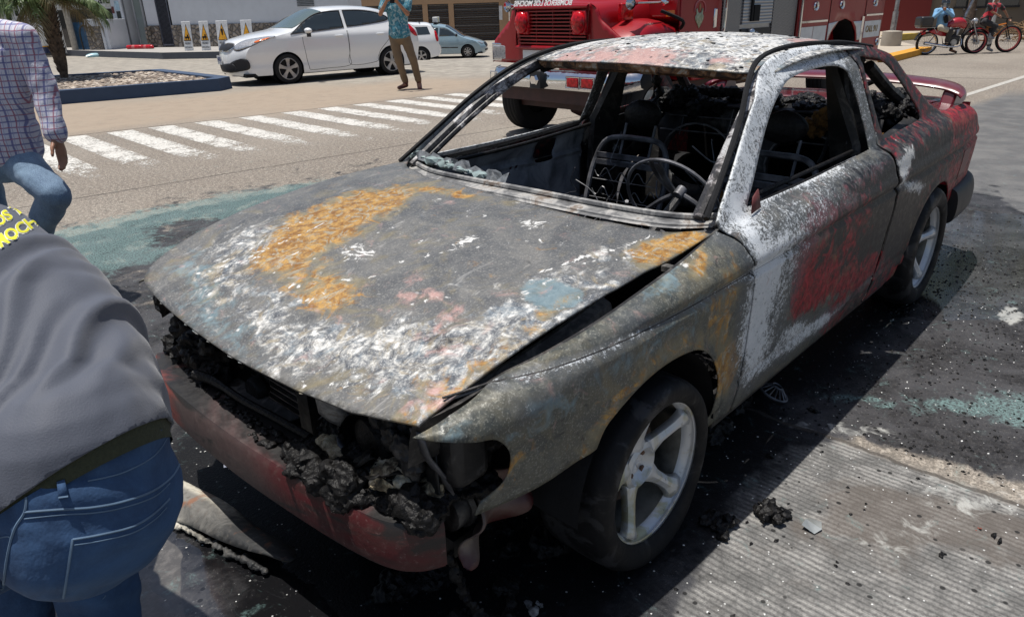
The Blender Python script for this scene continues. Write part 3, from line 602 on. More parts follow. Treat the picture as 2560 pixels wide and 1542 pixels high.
def roof_paint(V, UV):
    P = np.c_[V[:,0], V[:,1]]; h = ROOFP; x, y = P[:,0], P[:,1]
    ash = np.clip(.98-.0*x, 0, 1)*np.clip((2.15-x)/.2, .3, 1)
    wht = (.60+.35*(fbm3(np.c_[P*7, P[:,0]*0], 4)-.5)*2)*np.clip((x-1.05)/.12, 0, 1)*np.clip((2.1-x)/.3, 0, 1)
    g = np.maximum(soft(P, h['gray'], .04, .03, 7, 1), ell(P, (1.10,-.50), .10, .09, 0, .03, 8, 2)); wht = wht*(1-.8*g); ash = ash*(1-.4*g)
    pink = np.maximum.reduce([.62*np.clip((1.22-x)/.12, 0, 1)*np.clip((y+.25)/.1, 0, 1)*np.clip((.45-y)/.1, 0, 1), .75*soft(P, h['redA'], .03, .05, 12, 3), .72*soft(P, h['redB'], .02, .03, 12, 4), .6*ell(P, (1.7,-.38), .15, .05, 0, .03, 12, 5), .55*ell(P, (1.05,.25), .06, .15, 0, .04, 12, 6)])
    rust = .8*np.clip(1-np.abs(x-1.0-.08*(y/.5)**2)/.03, 0, 1); red = np.clip((x-2.02)/.1, 0, .9)
    spots = np.zeros(len(P)); rg = random.Random(9)
    for i in range(60):
        c = (rg.uniform(1.02, 2.0), rg.uniform(-.5, .5)); spots = np.maximum(spots, 1.1*ell(P, c, rg.uniform(.004, .011), rg.uniform(.006, .016), 0, .01, 40, i))
    return dict(ash=ash, white=wht, pink=pink, rust=rust, blue=.6*g, black=np.maximum(spots, .4*red), red=red, tone=.9+0*x)
F_side = lambda s: (lambda x, z: (x, s*half_w(x, z), z))
def wreck():
    W = thing('burnt_car', 'burnt-out two-door coupe with rusted grey bonnet, missing windows and red paint left on its door', 'car')
    C, B = M_['metal'], M_['black']
    # bonnet
    out = spl([(-.672,-.672,1),(-.55,-.680),(-.30,-.690),(0,-.700),(.25,-.712),(.462,-.722,1),(.32,-.60),(.268,-.35),(.255,0),(.275,.35),(.33,.56),(.45,.70,1),(.2,.712),(-.2,.700),(-.45,.682),(-.62,.655),(-.70,.60),(-.722,.50),(-.742,.2),(-.745,0),(-.738,-.2),(-.722,-.42),(-.70,-.56)], 5)
    panel('bonnet', out, [], .0145, lambda x, y: (x, y, hood_z(x, y)+(fbm3(np.c_[x*5, y*5, 0*x], 4)-.5)*.012), BURNT, W, .006, hood_paint, 60, -1)
    fr = [(-.690,-.672,1),(-.60,-.652),(-.54,-.628),(-.505,-.57),(-.525,-.515),(-.575,-.495,1),(-.60,-.472,1)]
    fend = [(-.695,.683,1),(-.60,.655),(-.545,.640),(-.51,.585),(-.525,.525),(-.585,.500,1),(-.60,.470,1),(-.45,.462),(-.34,.470),(-.255,.488,1),(-.215,.545),(-.10,.600),(.03,.618),(.16,.600),(.26,.535),(.325,.43),(.335,.33),(.325,.245,1),(.50,.235,1),(.500,.42),(.488,.6),(.468,.74),(.436,.82),(.405,.852,1),(.20,.812),(-.05,.782),(-.32,.752),(-.5,.725)]
    door = [(.51,.235,1),(.51,.42),(.498,.6),(.478,.74),(.446,.82),(.420,.872,1),(.58,.985),(.75,1.105),(.90,1.195),(1.04,1.252),(1.2,1.278),(1.42,1.288),(1.62,1.283),(1.715,1.262),(1.738,1.20),(1.736,1.05),(1.728,.93),(1.70,.885,1),(1.715,.85),(1.727,.76),(1.725,.6),(1.705,.42),(1.68,.28),(1.655,.235,1)]
    dwin = [(.60,.880,1),(.68,.938),(.80,1.032),(.93,1.120),(1.05,1.176),(1.2,1.206),(1.42,1.218),(1.575,1.211),(1.630,1.178),(1.648,1.08),(1.645,.96),(1.635,.896,1),(1.1,.880)]
    quar = [(1.69,.235,1),(1.715,.30),(1.738,.42),(1.757,.6),(1.758,.76),(1.745,.86),(1.730,.90),(1.750,1.0),(1.760,1.18),(1.745,1.275,1),(1.9,1.268),(2.04,1.245),(2.16,1.205),(2.25,1.135),(2.38,1.045),(2.52,.965),(2.66,.925),(2.85,.918),(3.1,.906),(3.3,.885),(3.41,.855),(3.45,.80),(3.462,.68),(3.45,.55),(3.43,.50,1),(3.0,.47),(2.80,.455,1),(2.765,.36,1),(2.74,.44),(2.67,.54),(2.56,.605),(2.43,.625),(2.30,.605),(2.20,.54),(2.13,.44),(2.105,.34),(2.10,.24,1)]
    qwin = [(1.80,1.215),(1.90,1.222),(2.0,1.205),(2.09,1.165),(2.19,1.085),(2.29,.985),(2.30,.945),(2.27,.930),(2.05,.922),(1.84,.912),(1.80,.93),(1.79,1.05)]
    for s in (-1, 1):
        f = panel('front_wing', spl(fend, 5), [], .0145 if s < 0 else .05, F_side(s), BURNT, W, .004, side_paint, 60)
        # inner flange of the wing top and tie bar
        xs = np.linspace(-.67, .40, 24); m = MB()
        V = [(x, s*(half_w(x, belt(x))-a), belt(x)-b) for x in xs for a, b in ((0,.001),(.012,.002),(.03,.055),(.045,.13))]
        m.add(V, [(i*4+j, i*4+j+1, i*4+j+5, i*4+j+4) for i in range(23) for j in range(3)]).build('wing_flange', M_['metal'], f)
        d = panel('door', spl(door, 5), [spl(dwin, 4)], .0145 if s < 0 else .05, F_side(s), BURNT, W, .006, side_paint, 60)
        q = panel('rear_quarter', spl(quar, 5), [spl(qwin, 4)], .0145 if s < 0 else .05, F_side(s), BURNT, W, .006, side_paint, 60)
        for o_, x0, x1 in ((f, -.60, .478), (d, .492, 1.712), (q, 1.765, 3.40)):      # swage lines: dark and pale strips stand in for crease shade and lit edge
            for zz in ((.727,) if o_ is f else (.727, .357)):
                if zz < .5 and o_ is q: x1 = 2.08
                L_ = [(x, s*(float(half_w(x, zz))+.0005), zz+(.010*math.sin((x+.6)*1.1) if 0 else 0)) for x in np.linspace(x0, x1, 30)]
                MB().tube(L_, .0032, 6).build('swage_shade_strip', M_['metal'], o_); MB().tube([(a_, b_+s*.001, c_-.0075) for a_, b_, c_ in L_], .0026, 6).build('swage_light_strip', M_['pale'] if x0 < .5 else M_['metal_l'], o_)
        dc = [(.40,.885),(.565,.995),(.74,1.116),(.89,1.207),(1.035,1.262),(1.2,1.288),(1.42,1.297),(1.62,1.292),(1.8,1.284),(2.03,1.256)]
        MB().tube(sp3([(a_, s*(float(half_w(a_, b_))-.012), b_) for a_, b_ in dc], 5), .0095, 6).build('drip_channel', B, W)
        # pillars and rails behind the skins
        wy = lambda x, z, k=.03: s*(half_w(x, z)-k)
        A = [(.43, s*.705, .872), (.62, s*.67, 1.0), (.80, s*.635, 1.11), (.95, s*.60, 1.19), (1.06, s*.565, 1.232), (1.2, s*.555, 1.255)]
        m = MB().tube(sp3([(a, b-s*.050, c-.004) for a, b, c in A], 4), .019, 8).tube(sp3([(a+.016, b-s*.068, c-.012) for a, b, c in A], 4), .014, 8)
        m.build('windscreen_pillar', burnt_pillar(s), W)
        m = MB().tube(sp3([(1.08, s*.50, 1.205),(1.3, s*.50, 1.23),(1.6, s*.50, 1.235),(1.9, s*.50, 1.225),(2.08, s*.495, 1.195)], 4), .024, 8, sq=.8); m.build('roof_rail', B, W)
        m = MB().prism([(1.655,.25),(1.79,.25),(1.80,.90),(1.775,1.24),(1.70,1.24),(1.665,.90)], s*.625, s*.66) ; m.v = [(a, b-s*np.clip((c-.8)*.33, 0, .16)+ (s*.06 if c < .95 else 0), c) for a, b, c in m.v]
        m.tube([(1.69, s*.63, .90),(1.735, s*.55, 1.24)], .022, 8); m.build('door_pillar', C, W)
        m = MB().tube(sp3([(.55, wy(.55,.86), .862),(1.1, wy(1.1,.87), .868),(1.64, wy(1.64,.88), .885)], 8), .009, 8)
        m.tube(sp3([(.55, wy(.55,.86,.10), .855),(1.1, wy(1.1,.87,.10), .86),(1.64, wy(1.64,.88,.10), .88)], 8), .009, 8); m.build('window_channel', M_['char'], d)
        m = MB().box(.42, -.03, .20, 2.05, .03, .27); m.v = [(a, b+s*.735, c) for a, b, c in m.v]; m.build('sill', C, W)
        for cx, r in ((.02,.335),(2.43,.335)):                    # wheel arch liners
            m = MB(); m.lathe([(r, s*.50),(r, s*.80)], 20, (cx, 0, .28), 'y', a0=0, a1=math.pi)
            m.lathe([(.02, s*.50),(r, s*.50)], 20, (cx, 0, .28), 'y', a0=0, a1=math.pi); m.build('wheel_arch', B, W)
        # inner door skin with its holes
        inn = spl([(.60,.845,1),(1.62,.868,1),(1.65,.80),(1.62,.45),(1.55,.30,1),(.62,.30,1),(.58,.5)], 4)
        hol = [spl([(1.27,.835),(1.40,.838),(1.42,.82),(1.41,.745),(1.38,.725),(1.28,.728),(1.265,.75)], 3), spl([(.70,.60),(.85,.62),(1.0,.60),(1.0,.50),(.85,.42),(.70,.45)], 3), [(1.10,.735),(1.12,.735),(1.12,.72),(1.10,.72)], [(1.14,.735),(1.16,.735),(1.16,.72),(1.14,.72)], spl([(1.12,.60),(1.17,.62),(1.2,.58),(1.15,.55)], 3)]
        panel('inner_panel', inn, hol, .02, lambda x, z: (x, s*(half_w(x, z)-.085-.010*np.tanh(np.clip((sdist(np.c_[x, z], [(.66,.80),(1.22,.82),(1.22,.45),(.66,.40)])+.02)*60, -3, 3))), z), M_['inner'], d, .004, ang=30)
        panel('quarter_inner', spl([(1.80,.885,1),(2.3,.92),(2.45,.9),(2.5,.6),(2.2,.62),(1.9,.45),(1.80,.40,1)], 4), [spl([(1.95,.80),(2.12,.83),(2.2,.75),(2.1,.68),(1.95,.68)], 3)], .04, lambda x, z: (x, s*(half_w(x, z)-.09), z), C, q, .004)
    # door lock hole and handle recess on the near side, filler flap, swage lines
    d = [o for o in W.children if o.name.startswith('door') and 'pillar' not in o.name][0]
    m = MB().box(-.045, -.006, -.020, .055, .006, .020); m.build('door_handle', M_['char'], d, bevel=.008, loc=(1.60, -.816, .755))
    m = MB().add([(.585,-.750,.868),(.66,-.742,.872),(.645,-.735,.93),(.60,-.742,.915)], [(0,1,2,3)]); mo = m.build('mirror_mount', plain('red_soot', (.10,.02,.02), .6), d); mo.modifiers.new('t','SOLIDIFY').thickness = .004
    q = [o for o in W.children if o.name.startswith('rear_quarter')][0]
    flap = [(2.86,.56,1),(3.04,.56,1),(3.05,.70,1),(2.87,.71,1)]
    panel('fuel_flap', spl(flap, 3), [], .02, lambda x, z: (x, -(half_w(x, z)+.003), z), paintm('dull_red_paint', (.13,.015,.018), .45, .1, .8), q, .003)
    # roof
    out = spl([(1.075,-.555,1),(1.02,-.45),(.985,-.25),(.975,0),(.985,.25),(1.02,.45),(1.075,.555,1),(1.4,.562),(1.8,.562),(2.05,.555),(2.24,.53,1),(2.28,.3),(2.29,0),(2.28,-.3),(2.24,-.53,1),(2.05,-.555),(1.8,-.562),(1.4,-.562)], 5)
    rf = panel('roof', out, [], .0165, lambda x, y: (x, y, roof_z(x, y)), BURNT, W, .006, roof_paint, 60, -1)
    m = MB()
    V = [(x+dx, y, float(roof_z(x+.0, y))-dz) for y in np.linspace(-.53, .53, 30) for x, dx, dz in [(.976+.09*(y/.53)**2*.9, a, b) for a, b in ((0,.004),(.006,.028),(.03,.040),(.09,.030))]]
    m.add(V, [(i*4+j, i*4+j+1, i*4+j+5, i*4+j+4) for i in range(29) for j in range(3)]).build('header_rail', rustedge(), rf)
    m = MB().blob((1.10,-.47,1.222), .026, (1,1.5,.5), 2, .35, 3, 5).tube([(1.09,-.49,1.235),(1.12,-.44,1.236)], .006, 5); m.build('aerial_mount', M_['char'], rf)
    rg = random.Random(3); m = MB()
    for i in range(46):
        x, y = rg.uniform(1.03, 2.1), rg.uniform(-.5, .5); r = rg.uniform(.003, .008)
        m.blob((x, y, float(roof_z(x, y))+.002), r, (1,1.6,.45), 1, .5, 2, i)
    tag(m.build('charred_flakes', M_['char'], rf), kind='stuff')
    m = MB().tube([(2.20,-.50,1.16),(2.24,0,1.19),(2.20,.50,1.16)], .03, 8, sq=.5)
    for s in (-1, 1): m.tube(sp3([(2.18, s*.50, 1.165),(2.38, s*.56, 1.03),(2.60, s*.62, .93)], 5), .028, 8)
    m.build('rear_window_frame', C, W)
    # cowl and windscreen channel, with melted glass
    xx = [(.505,-.70),(.40,-.60),(.345,-.40),(.325,-.1),(.325,.2),(.36,.45),(.47,.69)]
    cow = MB()
    Pc = sp3([(x, y, .872+.022*(1-(y/.7)**2)) for x, y in xx], 5)
    for k, (dx, dz, r) in enumerate([(0,0,.010),(-.05,-.016,.006)]): cow.tube([(a+dx, b, c+dz) for a, b, c in Pc], r, 7)
    V = []; 
    for a, b, c in Pc: V += [(a-.070, b, c-.020), (a-.03, b, c-.012), (a+.01, b, c-.004), (a+.05, b, c-.05)]
    cow.add(V, [(i*4+j, i*4+j+1, i*4+j+5, i*4+j+4) for i in range(len(Pc)-1) for j in range(3)]); cow.build('scuttle', M_['pale'], W)
    gl = MB(); rg = random.Random(8)
    for i in range(34):
        f = rg.random()**1.3; y = .70-.55*f; x = .48-.14*f+rg.uniform(-.01, .03); z = .885+.02*f+rg.uniform(0, .03)*(1-f)
        gl.blob((x, y, z), rg.uniform(.009, .024), (1.1,1.6,.7), 1, .5, 2, i)
    for i in range(8): gl.blob((1.22-.03*i, .575+.004*i, 1.235-.012*i), .010, (1,1,.7), 1, .5, 2, i)
    t = NT('melted_glass'); n = t.noise(30, 4); gm = t.out(t.mix(n, (.10,.13,.13), (.42,.52,.50)), .25); tag(gl.build('melted_windscreen', gm, W), kind='stuff')
    m = MB(); V = []; n_ = 22
    for i in range(n_):
        f = i/(n_-1); y = .66-.62*f; x = .45-.115*f; top = .04+.035*math.sin(i*1.9)*rg.uniform(.3, 1)
        V += [(x, y, .892), (x+.02+rg.uniform(-.01,.01), y, .892+top*.6), (x+.05+rg.uniform(-.02,.02), y+rg.uniform(-.02,.02), .885+top*.5)]
    m.add(V, [(i*3+j, i*3+j+1, i*3+j+4, i*3+j+3) for i in range(n_-1) for j in range(2)]); m.build('crumpled_lining', plain('crumpled_grey', (.12,.13,.14), .6, var=.5, sc=30, bump=1), W, ang=15)
    # boot, wing, rear
    bt = panel('boot_lid', spl([(2.72,-.60,1),(2.70,-.3),(2.70,.3),(2.72,.60,1),(3.3,.60),(3.38,.52),(3.40,0),(3.38,-.52),(3.3,-.60)], 4), [], .05, lambda x, y: (x, y, cr([2.6,2.8,3.1,3.35,3.45],[.935,.935,.925,.905,.87],x)+.012*(1-(y/.6)**2)), paintm('dark_red_car_paint', (.13,.006,.014), .25, .8, .3), W, .01, off=-1)
    redm = bt.data.materials[0]
    deck = MB(); V = []
    for s in (-1, 1):
        pass
    m = MB()
    for s in (-1, 1):
        xs = np.linspace(2.5, 3.44, 18); V = [(x, s*(half_w(x, belt(x))-a*(half_w(x, belt(x))-.605)), belt(x)+b) for x in xs for a, b in ((0,-.001),(.4,.008),(.96,.010))]
        m.add(V, [(i*3+j, i*3+j+1, i*3+j+4, i*3+j+3) for i in range(17) for j in range(2)])
    m.build('rear_deck', redm, W)
    sp = MB(); st = [(2.93,-.735,.945,.02),(3.02,-.73,.955,.045),(3.08,-.68,.985,.065),(3.10,-.57,1.008,.075),(3.12,-.3,1.026,.078),(3.13,0,1.030,.078),(3.12,.3,1.026,.078),(3.10,.57,1.008,.075),(3.08,.68,.985,.065),(3.02,.73,.955,.045),(2.93,.735,.945,.02)]
    Q = sp3([a[:3] for a in st], 5); rr = np.interp(np.linspace(0, 10, len(Q)), range(11), [a[3] for a in st]); V = []; n_ = 14
    for (x, y, z), r in zip(Q, rr):
        for j in range(n_):
            a = 2*math.pi*j/n_; V.append((x+math.cos(a)*r*1.15, y, z+math.sin(a)*.020*min(1, r/.05+.2)+math.cos(a)*r*.10))
    sp.add(V, [(i*n_+j, i*n_+(j+1)%n_, (i+1)*n_+(j+1)%n_, (i+1)*n_+j) for i in range(len(Q)-1) for j in range(n_)]+[tuple(range(n_)), tuple((len(Q)-1)*n_+j for j in range(n_))])
    spo = sp.build('spoiler', redm, W)
    m = MB()
    for s in (-1, 1): m.prism([(2.98,.905),(3.19,.90),(3.15,.985),(3.03,.985)], s*.625, s*.695)
    m.apart('spoiler_foot', redm, spo, bevel=.012)
    m = MB(); V = []
    for z in (.40,.50,.62,.74,.84,.885):
        for y in np.linspace(-1, 1, 13): V.append((3.425+.03*(1-y*y)-(.05*(z-.8)*8 if z > .8 else 0)*.15, y*(.685), z))
    m.add(V, [(i*13+j, i*13+j+1, i*13+j+14, i*13+j+13) for i in range(5) for j in range(12)]).build('rear_panel', redm, W)
    m = MB(); pr = spl([(0,.34),(.03,.33),(.055,.36),(.06,.44),(.045,.50),(.01,.515),(-.01,.50),(-.01,.36)], 3)
    path = [(2.83,-.785),(3.05,-.782),(3.25,-.765),(3.40,-.70),(3.47,-.55),(3.50,0),(3.47,.55),(3.40,.70),(3.25,.765),(2.83,.785)]; V = []
    path = sp3([(a, b, 0) for a, b in path], 4); L = len(path)
    for i, (x, y, _) in enumerate(path):
        a = path[max(0,i-1)]; b = path[min(L-1,i+1)]; d_ = Vector((b[0]-a[0], b[1]-a[1])).normalized(); nx_, ny_ = -d_.y, d_.x
        for u, v in pr: V.append((x-nx_*u*-1*-1, y-ny_*u*-1*-1, v)) if False else V.append((x+d_.y*u, y-d_.x*u, v))
    k = len(pr); m.add(V, [(i*k+j, i*k+(j+1)%k, (i+1)*k+(j+1)%k, (i+1)*k+j) for i in range(L-1) for j in range(k)]+[tuple(range(k))]); m.build('rear_bumper', M_['dplastic'], W)
    # front structure
    fr = MB().box(-.56,-.62,.60,-.50,.62,.655).box(-.56,-.62,.25,-.50,.62,.30).box(-.56,-.03,.28,-.53,.03,.62)
    for s in (-1, 1): fr.box(-.56,s*.52-.02,.28,-.50,s*.52+.02,.62).prism([(-.56,.32),(-.1,.32),(.2,.32),(.2,.45),(-.56,.42)], s*.42, s*.50)
    fr.build('radiator_support', C, W)
    rd = MB().box(-.485,-.50,.30,-.455,.50,.61).build('radiator', B, W)
    m = MB()
    for i in range(12):
        for y0, y1 in ((-.47,-.05),(.05,.47)): m.box(-.505, y0, .315+i*.024, -.490, y1, .319+i*.024)
    m.build('cooling_fins', plain('dusty_fins', (.30,.30,.31), .5, .2, .4, 14), rd)
    m = MB().lathe([(0,-.03),(.035,-.03),(.04,-.02),(.04,.0),(.02,.02),(0,.02)], 16, (0,0,0), 'x').build('horn', M_['metal'], W, loc=(-.60,.16,.45)); 
    m = MB().box(-.59,.13,.47,-.585,.19,.61).build('horn_bracket', C, W, bevel=.003)
    m = MB().blob((-.62,-.27,.58), .055, (.7,1,1.2), 2, .3, 2, 3).build('burst_reservoir', M_['pale'], W)
    for y in (-.42,):
        m = MB().lathe([(.075,-.05),(.085,-.02),(.085,.0),(.06,.0),(.055,-.03),(.02,-.045),(0,-.045)], 24, (0,0,0), 'x').build('lamp_shell', M_['char'], W, loc=(-.60,y,.53))
    m = MB().lathe([(.06,-.04),(.068,0),(.05,0),(.04,-.03),(0,-.04)], 20, (0,0,0), 'x').build('lamp_shell', M_['char'], W, loc=(-.60,.44,.55))
    m = MB().box(-.60,-.60,.46,-.53,-.52,.64).box(-.61,-.64,.47,-.60,-.60,.60).build('headlamp_box', M_['metal'], W, bevel=.006)
    V = [(-.66,-.665,.665),(-.66,-.625,.665),(-.645,-.665,.60),(-.645,-.625,.60),(-.60,-.66,.52),(-.60,-.625,.52),(-.575,-.655,.45),(-.575,-.625,.45)]
    m = MB().add(V, [(0,1,3,2),(2,3,5,4),(4,5,7,6)]).build('lamp_bracket', M_['metal_l'], W); sm = m.modifiers.new('t', 'SOLIDIFY'); sm.thickness = .005
    MB().box(-.60,-.70,.50,-.50,-.60,.64).build('lamp_bucket', M_['metal'], W, bevel=.02)
    # bumper beam: a bent box section, its lower lip out
    bm_ = MB(); prof = [(0,.300),(.0,.318),(.020,.322),(.026,.428),(.014,.446),(-.10,.450),(-.108,.43),(-.108,.325),(-.07,.300)]
    path = sp3([(-.625,-.665,0),(-.680,-.630,0),(-.718,-.555,0),(-.745,-.35,0),(-.765,0,0),(-.760,.35,0),(-.735,.52,0),(-.69,.64,0)], 6); L = len(path); V = []
    for i, (x, y, _) in enumerate(path):
        a = path[max(0,i-1)]; b = path[min(L-1,i+1)]; d_ = Vector((b[0]-a[0], b[1]-a[1])).normalized()
        for u, v in prof: V.append((x-d_.y*u, y+d_.x*u, v))
    k = len(prof); bm_.add(V, [(i*k+j, i*k+(j+1)%k, (i+1)*k+(j+1)%k, (i+1)*k+j) for i in range(L-1) for j in range(k)]+[tuple(range(k)), tuple((L-1)*k+j for j in range(k))])
    t = NT('scorched_red_beam'); n = t.noise(6, 6, .65, .6, v=t.map((1,.5,2.2))); n2 = t.noise(30, 5, .7); y = t.sep()[1]
    c = t.mix(t.rng(n, .35, .65), (.080,.007,.010), (.040,.016,.014)); c = t.mix(t.rng(n2, .52, .68, 0, .6), c, (.10,.045,.04)); c = t.mix(t.rng(t.noise(70, 4, .75), .58, .70, 0, .6), c, (.20,.13,.12)); c = t.mix(t.rng(y, -.28, -.05, 0, .75), c, t.mix(n2, (.03,.026,.025), (.11,.085,.08))); c = t.mix(t.rng(t.mt('MULTIPLY_ADD', n, .5, y), .55, .66), c, (.22,.05,.04))
    c = t.mix(t.rng(n, .53, .62, 0, .9), c, (.016,.014,.014)); zz = t.sep()[2]; c = t.mix(t.rng(t.mt('MULTIPLY_ADD', n, .05, zz), .462, .474), c, (.014,.013,.013)); beam = bm_.build('bumper_beam', t.out(c, t.rng(n2, .3, .7, .38, .6), 0, t.bump(n2, .4, .003)), W, ang=50)
    m = MB(); rg = random.Random(5)
    for i in range(420):                                  # crusted plastic on the beam's top edge
        y = -.58+1.06*rg.random()**1.7; x = np.interp(y, [-.55,-.35,0,.35,.52], [-.70,-.735,-.755,-.75,-.725])+rg.uniform(-.004 if y < 0 else .03, .065)
        m.blob((x, y, .451+rg.uniform(-.004,.003)), rg.uniform(.0035, .0085)*(1.2 if y < -.1 else .8), (1.3,1.6,.7), 1, .6, 2, i)
    tag(m.crust('melted_crust', M_['char'], beam, .0034, .004), kind='stuff')
    # big heap of molten bumper and lamps at the near corner
    m = MB()
    for i in range(120):
        f = rg.random(); y = rg.uniform(-.67, -.22); x = -.60+rg.uniform(-.11, .10)-(.04 if y > -.5 else -.03); z = .45+rg.uniform(0, .05)*(1-abs(y+.42)/.3)
        m.blob((x, y, z), rg.uniform(.014, .045), (1,1.2,.7), 2, .75, 3.2, i)
    m.crust('melted_plastic', M_['char'], W, .005, .012)
    for i in range(16):                                    # curled sheets of scorched plastic in the heap
        c_ = Vector((rg.uniform(-.70,-.55), rg.uniform(-.62,-.20), rg.uniform(.49,.54))); a_ = rg.uniform(0,3.1); w_ = rg.uniform(.02,.045); V = []
        for j in range(5):
            for q in (-1,0,1): V.append(c_+Vector((math.cos(a_)*(j-2)*w_*.5-math.sin(a_)*q*w_*.5, math.sin(a_)*(j-2)*w_*.5+math.cos(a_)*q*w_*.5, .02*math.sin(j*1.1+i)+.012*q*math.cos(i+j)))+Vector((rg.uniform(-.006,.006),rg.uniform(-.006,.006),rg.uniform(-.006,.006))))
        o_ = MB().add(V, [(j*3+q, j*3+q+1, j*3+q+4, j*3+q+3) for j in range(4) for q in (0,1)]).build('plastic_shred', M_['char'] if i % 3 else M_['metal_l'], W, ang=30); o_.modifiers.new('t', 'SOLIDIFY').thickness = .003
    m = MB()
    for i in range(16): m.blob((rg.uniform(-.64,-.56), rg.uniform(-.62,-.42), rg.uniform(.52,.63)), rg.uniform(.02,.038), (.6,1,1.1), 2, .5, 3, i+400)
    m.crust('melted_lamp', M_['metal'], W, .005, .010)
    m = MB()
    for c, r in [((-.665,-.30,.485),.026),((-.645,-.52,.487),.046),((-.672,-.345,.480),.02),((-.60,-.60,.47),.028),((-.665,-.57,.46),.025)]: m.blob(c, r, (1,1.4,.8), 3, .45, 2.4, r*99)
    for i in range(12): m.blob((-.60+rg.uniform(-.05,.04), .45+rg.uniform(-.1,.14), .48+rg.uniform(0,.03)), rg.uniform(.02,.04), (1.2,1,.8), 2, .5, 2.4, i)
    t = NT('scorched_foam'); n = t.noise(22, 7, .7, .6); tag(m.crust('scorched_foam', t.out(t.ramp(n, (.30,(.02,.018,.015)), (.42,(.14,.11,.07)), (.50,(.45,.38,.25)), (.62,(.68,.63,.50))), .85, 0, t.bump(t.noise(60, 5), .8, .006)), W, .006, .014), kind='stuff')
    m = MB()
    for i in range(60): m.blob((rg.uniform(-.68,-.5), rg.uniform(.30,.62), .46+rg.uniform(0,.09)), rg.uniform(.015,.045), (1,1,1), 2, .7, 3, i+200)
    m.blob((-.60,.62,.62), .05, (1,.7,1.2), 2, .5, 2, 9).box(-.64,.66,.62,-.60,.72,.67).box(-.66,.64,.58,-.58,.69,.62); m.crust('melted_lamp', M_['char'], W, .009, .022)
    m = MB().tube(sp3([(-.715,.33,.485),(-.69,.25,.475),(-.685,.10,.468),(-.672,-.05,.466),(-.66,-.2,.462)], 6), [.014]*8+[.011]*17, 8); m.build('rubber_hose', M_['char'], W)
    MB().box(-.665,-.05,.430,-.60,.34,.436).build('undertray', M_['pale'], W, bevel=.003)
    fm = paintm('scorched_red_tin', (.06,.004,.006), .5, .1, 1.)
    panel('torn_valance', spl([(-.58,.27),(-.52,.40),(-.44,.44),(-.37,.43),(-.36,.36),(-.42,.30),(-.50,.27)], 4), [], .012, lambda x, z: (x, -.66+.025*np.sin(z*42+x*9)+.02*np.sin(x*37), z), fm, W, .005)
    m = MB().tube([(-.58,-.62,.40),(-.54,-.62,.40)], .05, 14).tube([(-.545,-.62,.40),(-.53,-.62,.40)], .058, 14); m.build('fog_lamp', M_['metal'], W)
    # engine bay, floor, bulkheads
    m = MB().box(-.45,-.60,.28,.28,.60,.32).box(.26,-.62,.22,.30,.62,.79).box(.28,-.70,.20,2.7,.70,.23).box(2.68,-.68,.25,2.72,.68,.90).box(2.7,-.60,.30,3.4,.60,.33); m.build('floor_pan', B, W)
    m = MB()
    for i in range(30): m.blob((rg.uniform(-.35,.2), rg.uniform(-.55,.5), .40+rg.uniform(0,.25)), rg.uniform(.04,.13), (1,1,.8), 2, .5, 2, i)
    m.crust('engine', M_['metal'], W, .009, .022)
    m = MB().tube(sp3([(.05,-.60,.70),(-.2,-.60,.66),(-.5,-.58,.62)], 4), .03, 7); m.blob((-.35,-.60,.64), .05, (1.5,.7,.6), 2, .5, 2, 5); m.build('crumpled_bracket', M_['pale'], W)
    bk = panel('rear_bulkhead', spl([(-.62,.40,1),(.62,.40,1),(.60,.93,1),(-.60,.93,1)], 3), [spl([(sx*.30+.20*math.cos(a), .68+.16*math.sin(a)) for a in np.linspace(0, 2*math.pi, 12, False)], 2) for sx in (-1, 1)], .04, lambda y, z: (2.20+(.93-z)*-.25, y, z), C, W, .006)
    m = MB()
    for z in (.80,.88): m.tube([(2.14,-.55,z),(2.13,0,z+.005),(2.14,.55,z)], .004, 5)
    for y in (-.45,-.15,.14,.42): m.tube([(2.19,y,.93),(2.13,y,.78)], .003, 5)
    for s in (-1,1):
        m.tube([(2.12,s*.30+.21*math.cos(a),.68+.17*math.sin(a)) for a in np.linspace(0, 2*math.pi, 22)], .006, 5)
    m.build('rear_seat_wire', M_['steel_dark'], W)
    panel('parcel_shelf', spl([(2.18,-.58,1),(2.18,.58,1),(2.72,.60,1),(2.72,-.60,1)], 3), [], .05, lambda x, y: (x, y, .935+.012*np.sin(y*19)*np.sin(x*23)), M_['char'], W, .01, ang=180)
    m = MB()
    for i in range(70): m.blob((rg.uniform(2.2,2.65), rg.uniform(-.56,.56), .945+rg.uniform(0,.02)), rg.uniform(.012,.045), (1,1.6,.45), 2, .7, 2.5, i)
    for i in range(26): m.blob((rg.uniform(2.25,2.5), rg.uniform(-.60,-.38), .90+rg.uniform(0,.07)), rg.uniform(.03,.07), (1,1,1), 2, .6, 3, i)
    for i in range(16): m.blob((rg.uniform(2.1,2.25), rg.uniform(.25,.58), .93+rg.uniform(-.04,.07)), rg.uniform(.03,.06), (1,1,1.2), 2, .6, 3, i)
    m.tube(sp3([(2.30,-.05,.97),(2.3,.2,1.0),(2.28,.45,.99)], 5), .03, 6); m.crust('ceiling_debris', M_['char'], W, .009, .022)
    m = MB().tube(sp3([(2.45,-.30,.95),(2.40,-.42,1.05),(2.36,-.52,1.10)], 5), .012, 6).tube(sp3([(1.95,.45,1.22),(1.9,.44,1.1),(1.97,.46,1.02),(1.9,.46,.95),(1.95,.46,.88)], 6), [.01,.02,.03,.022,.012]*5+[.01], 7).tube(sp3([(1.95,-.50,1.2),(1.96,-.47,1.0),(1.93,-.45,.82),(1.90,-.44,.76)], 4), .009, 6); m.apart('seat_belt', M_['char'], W)
    m = MB()
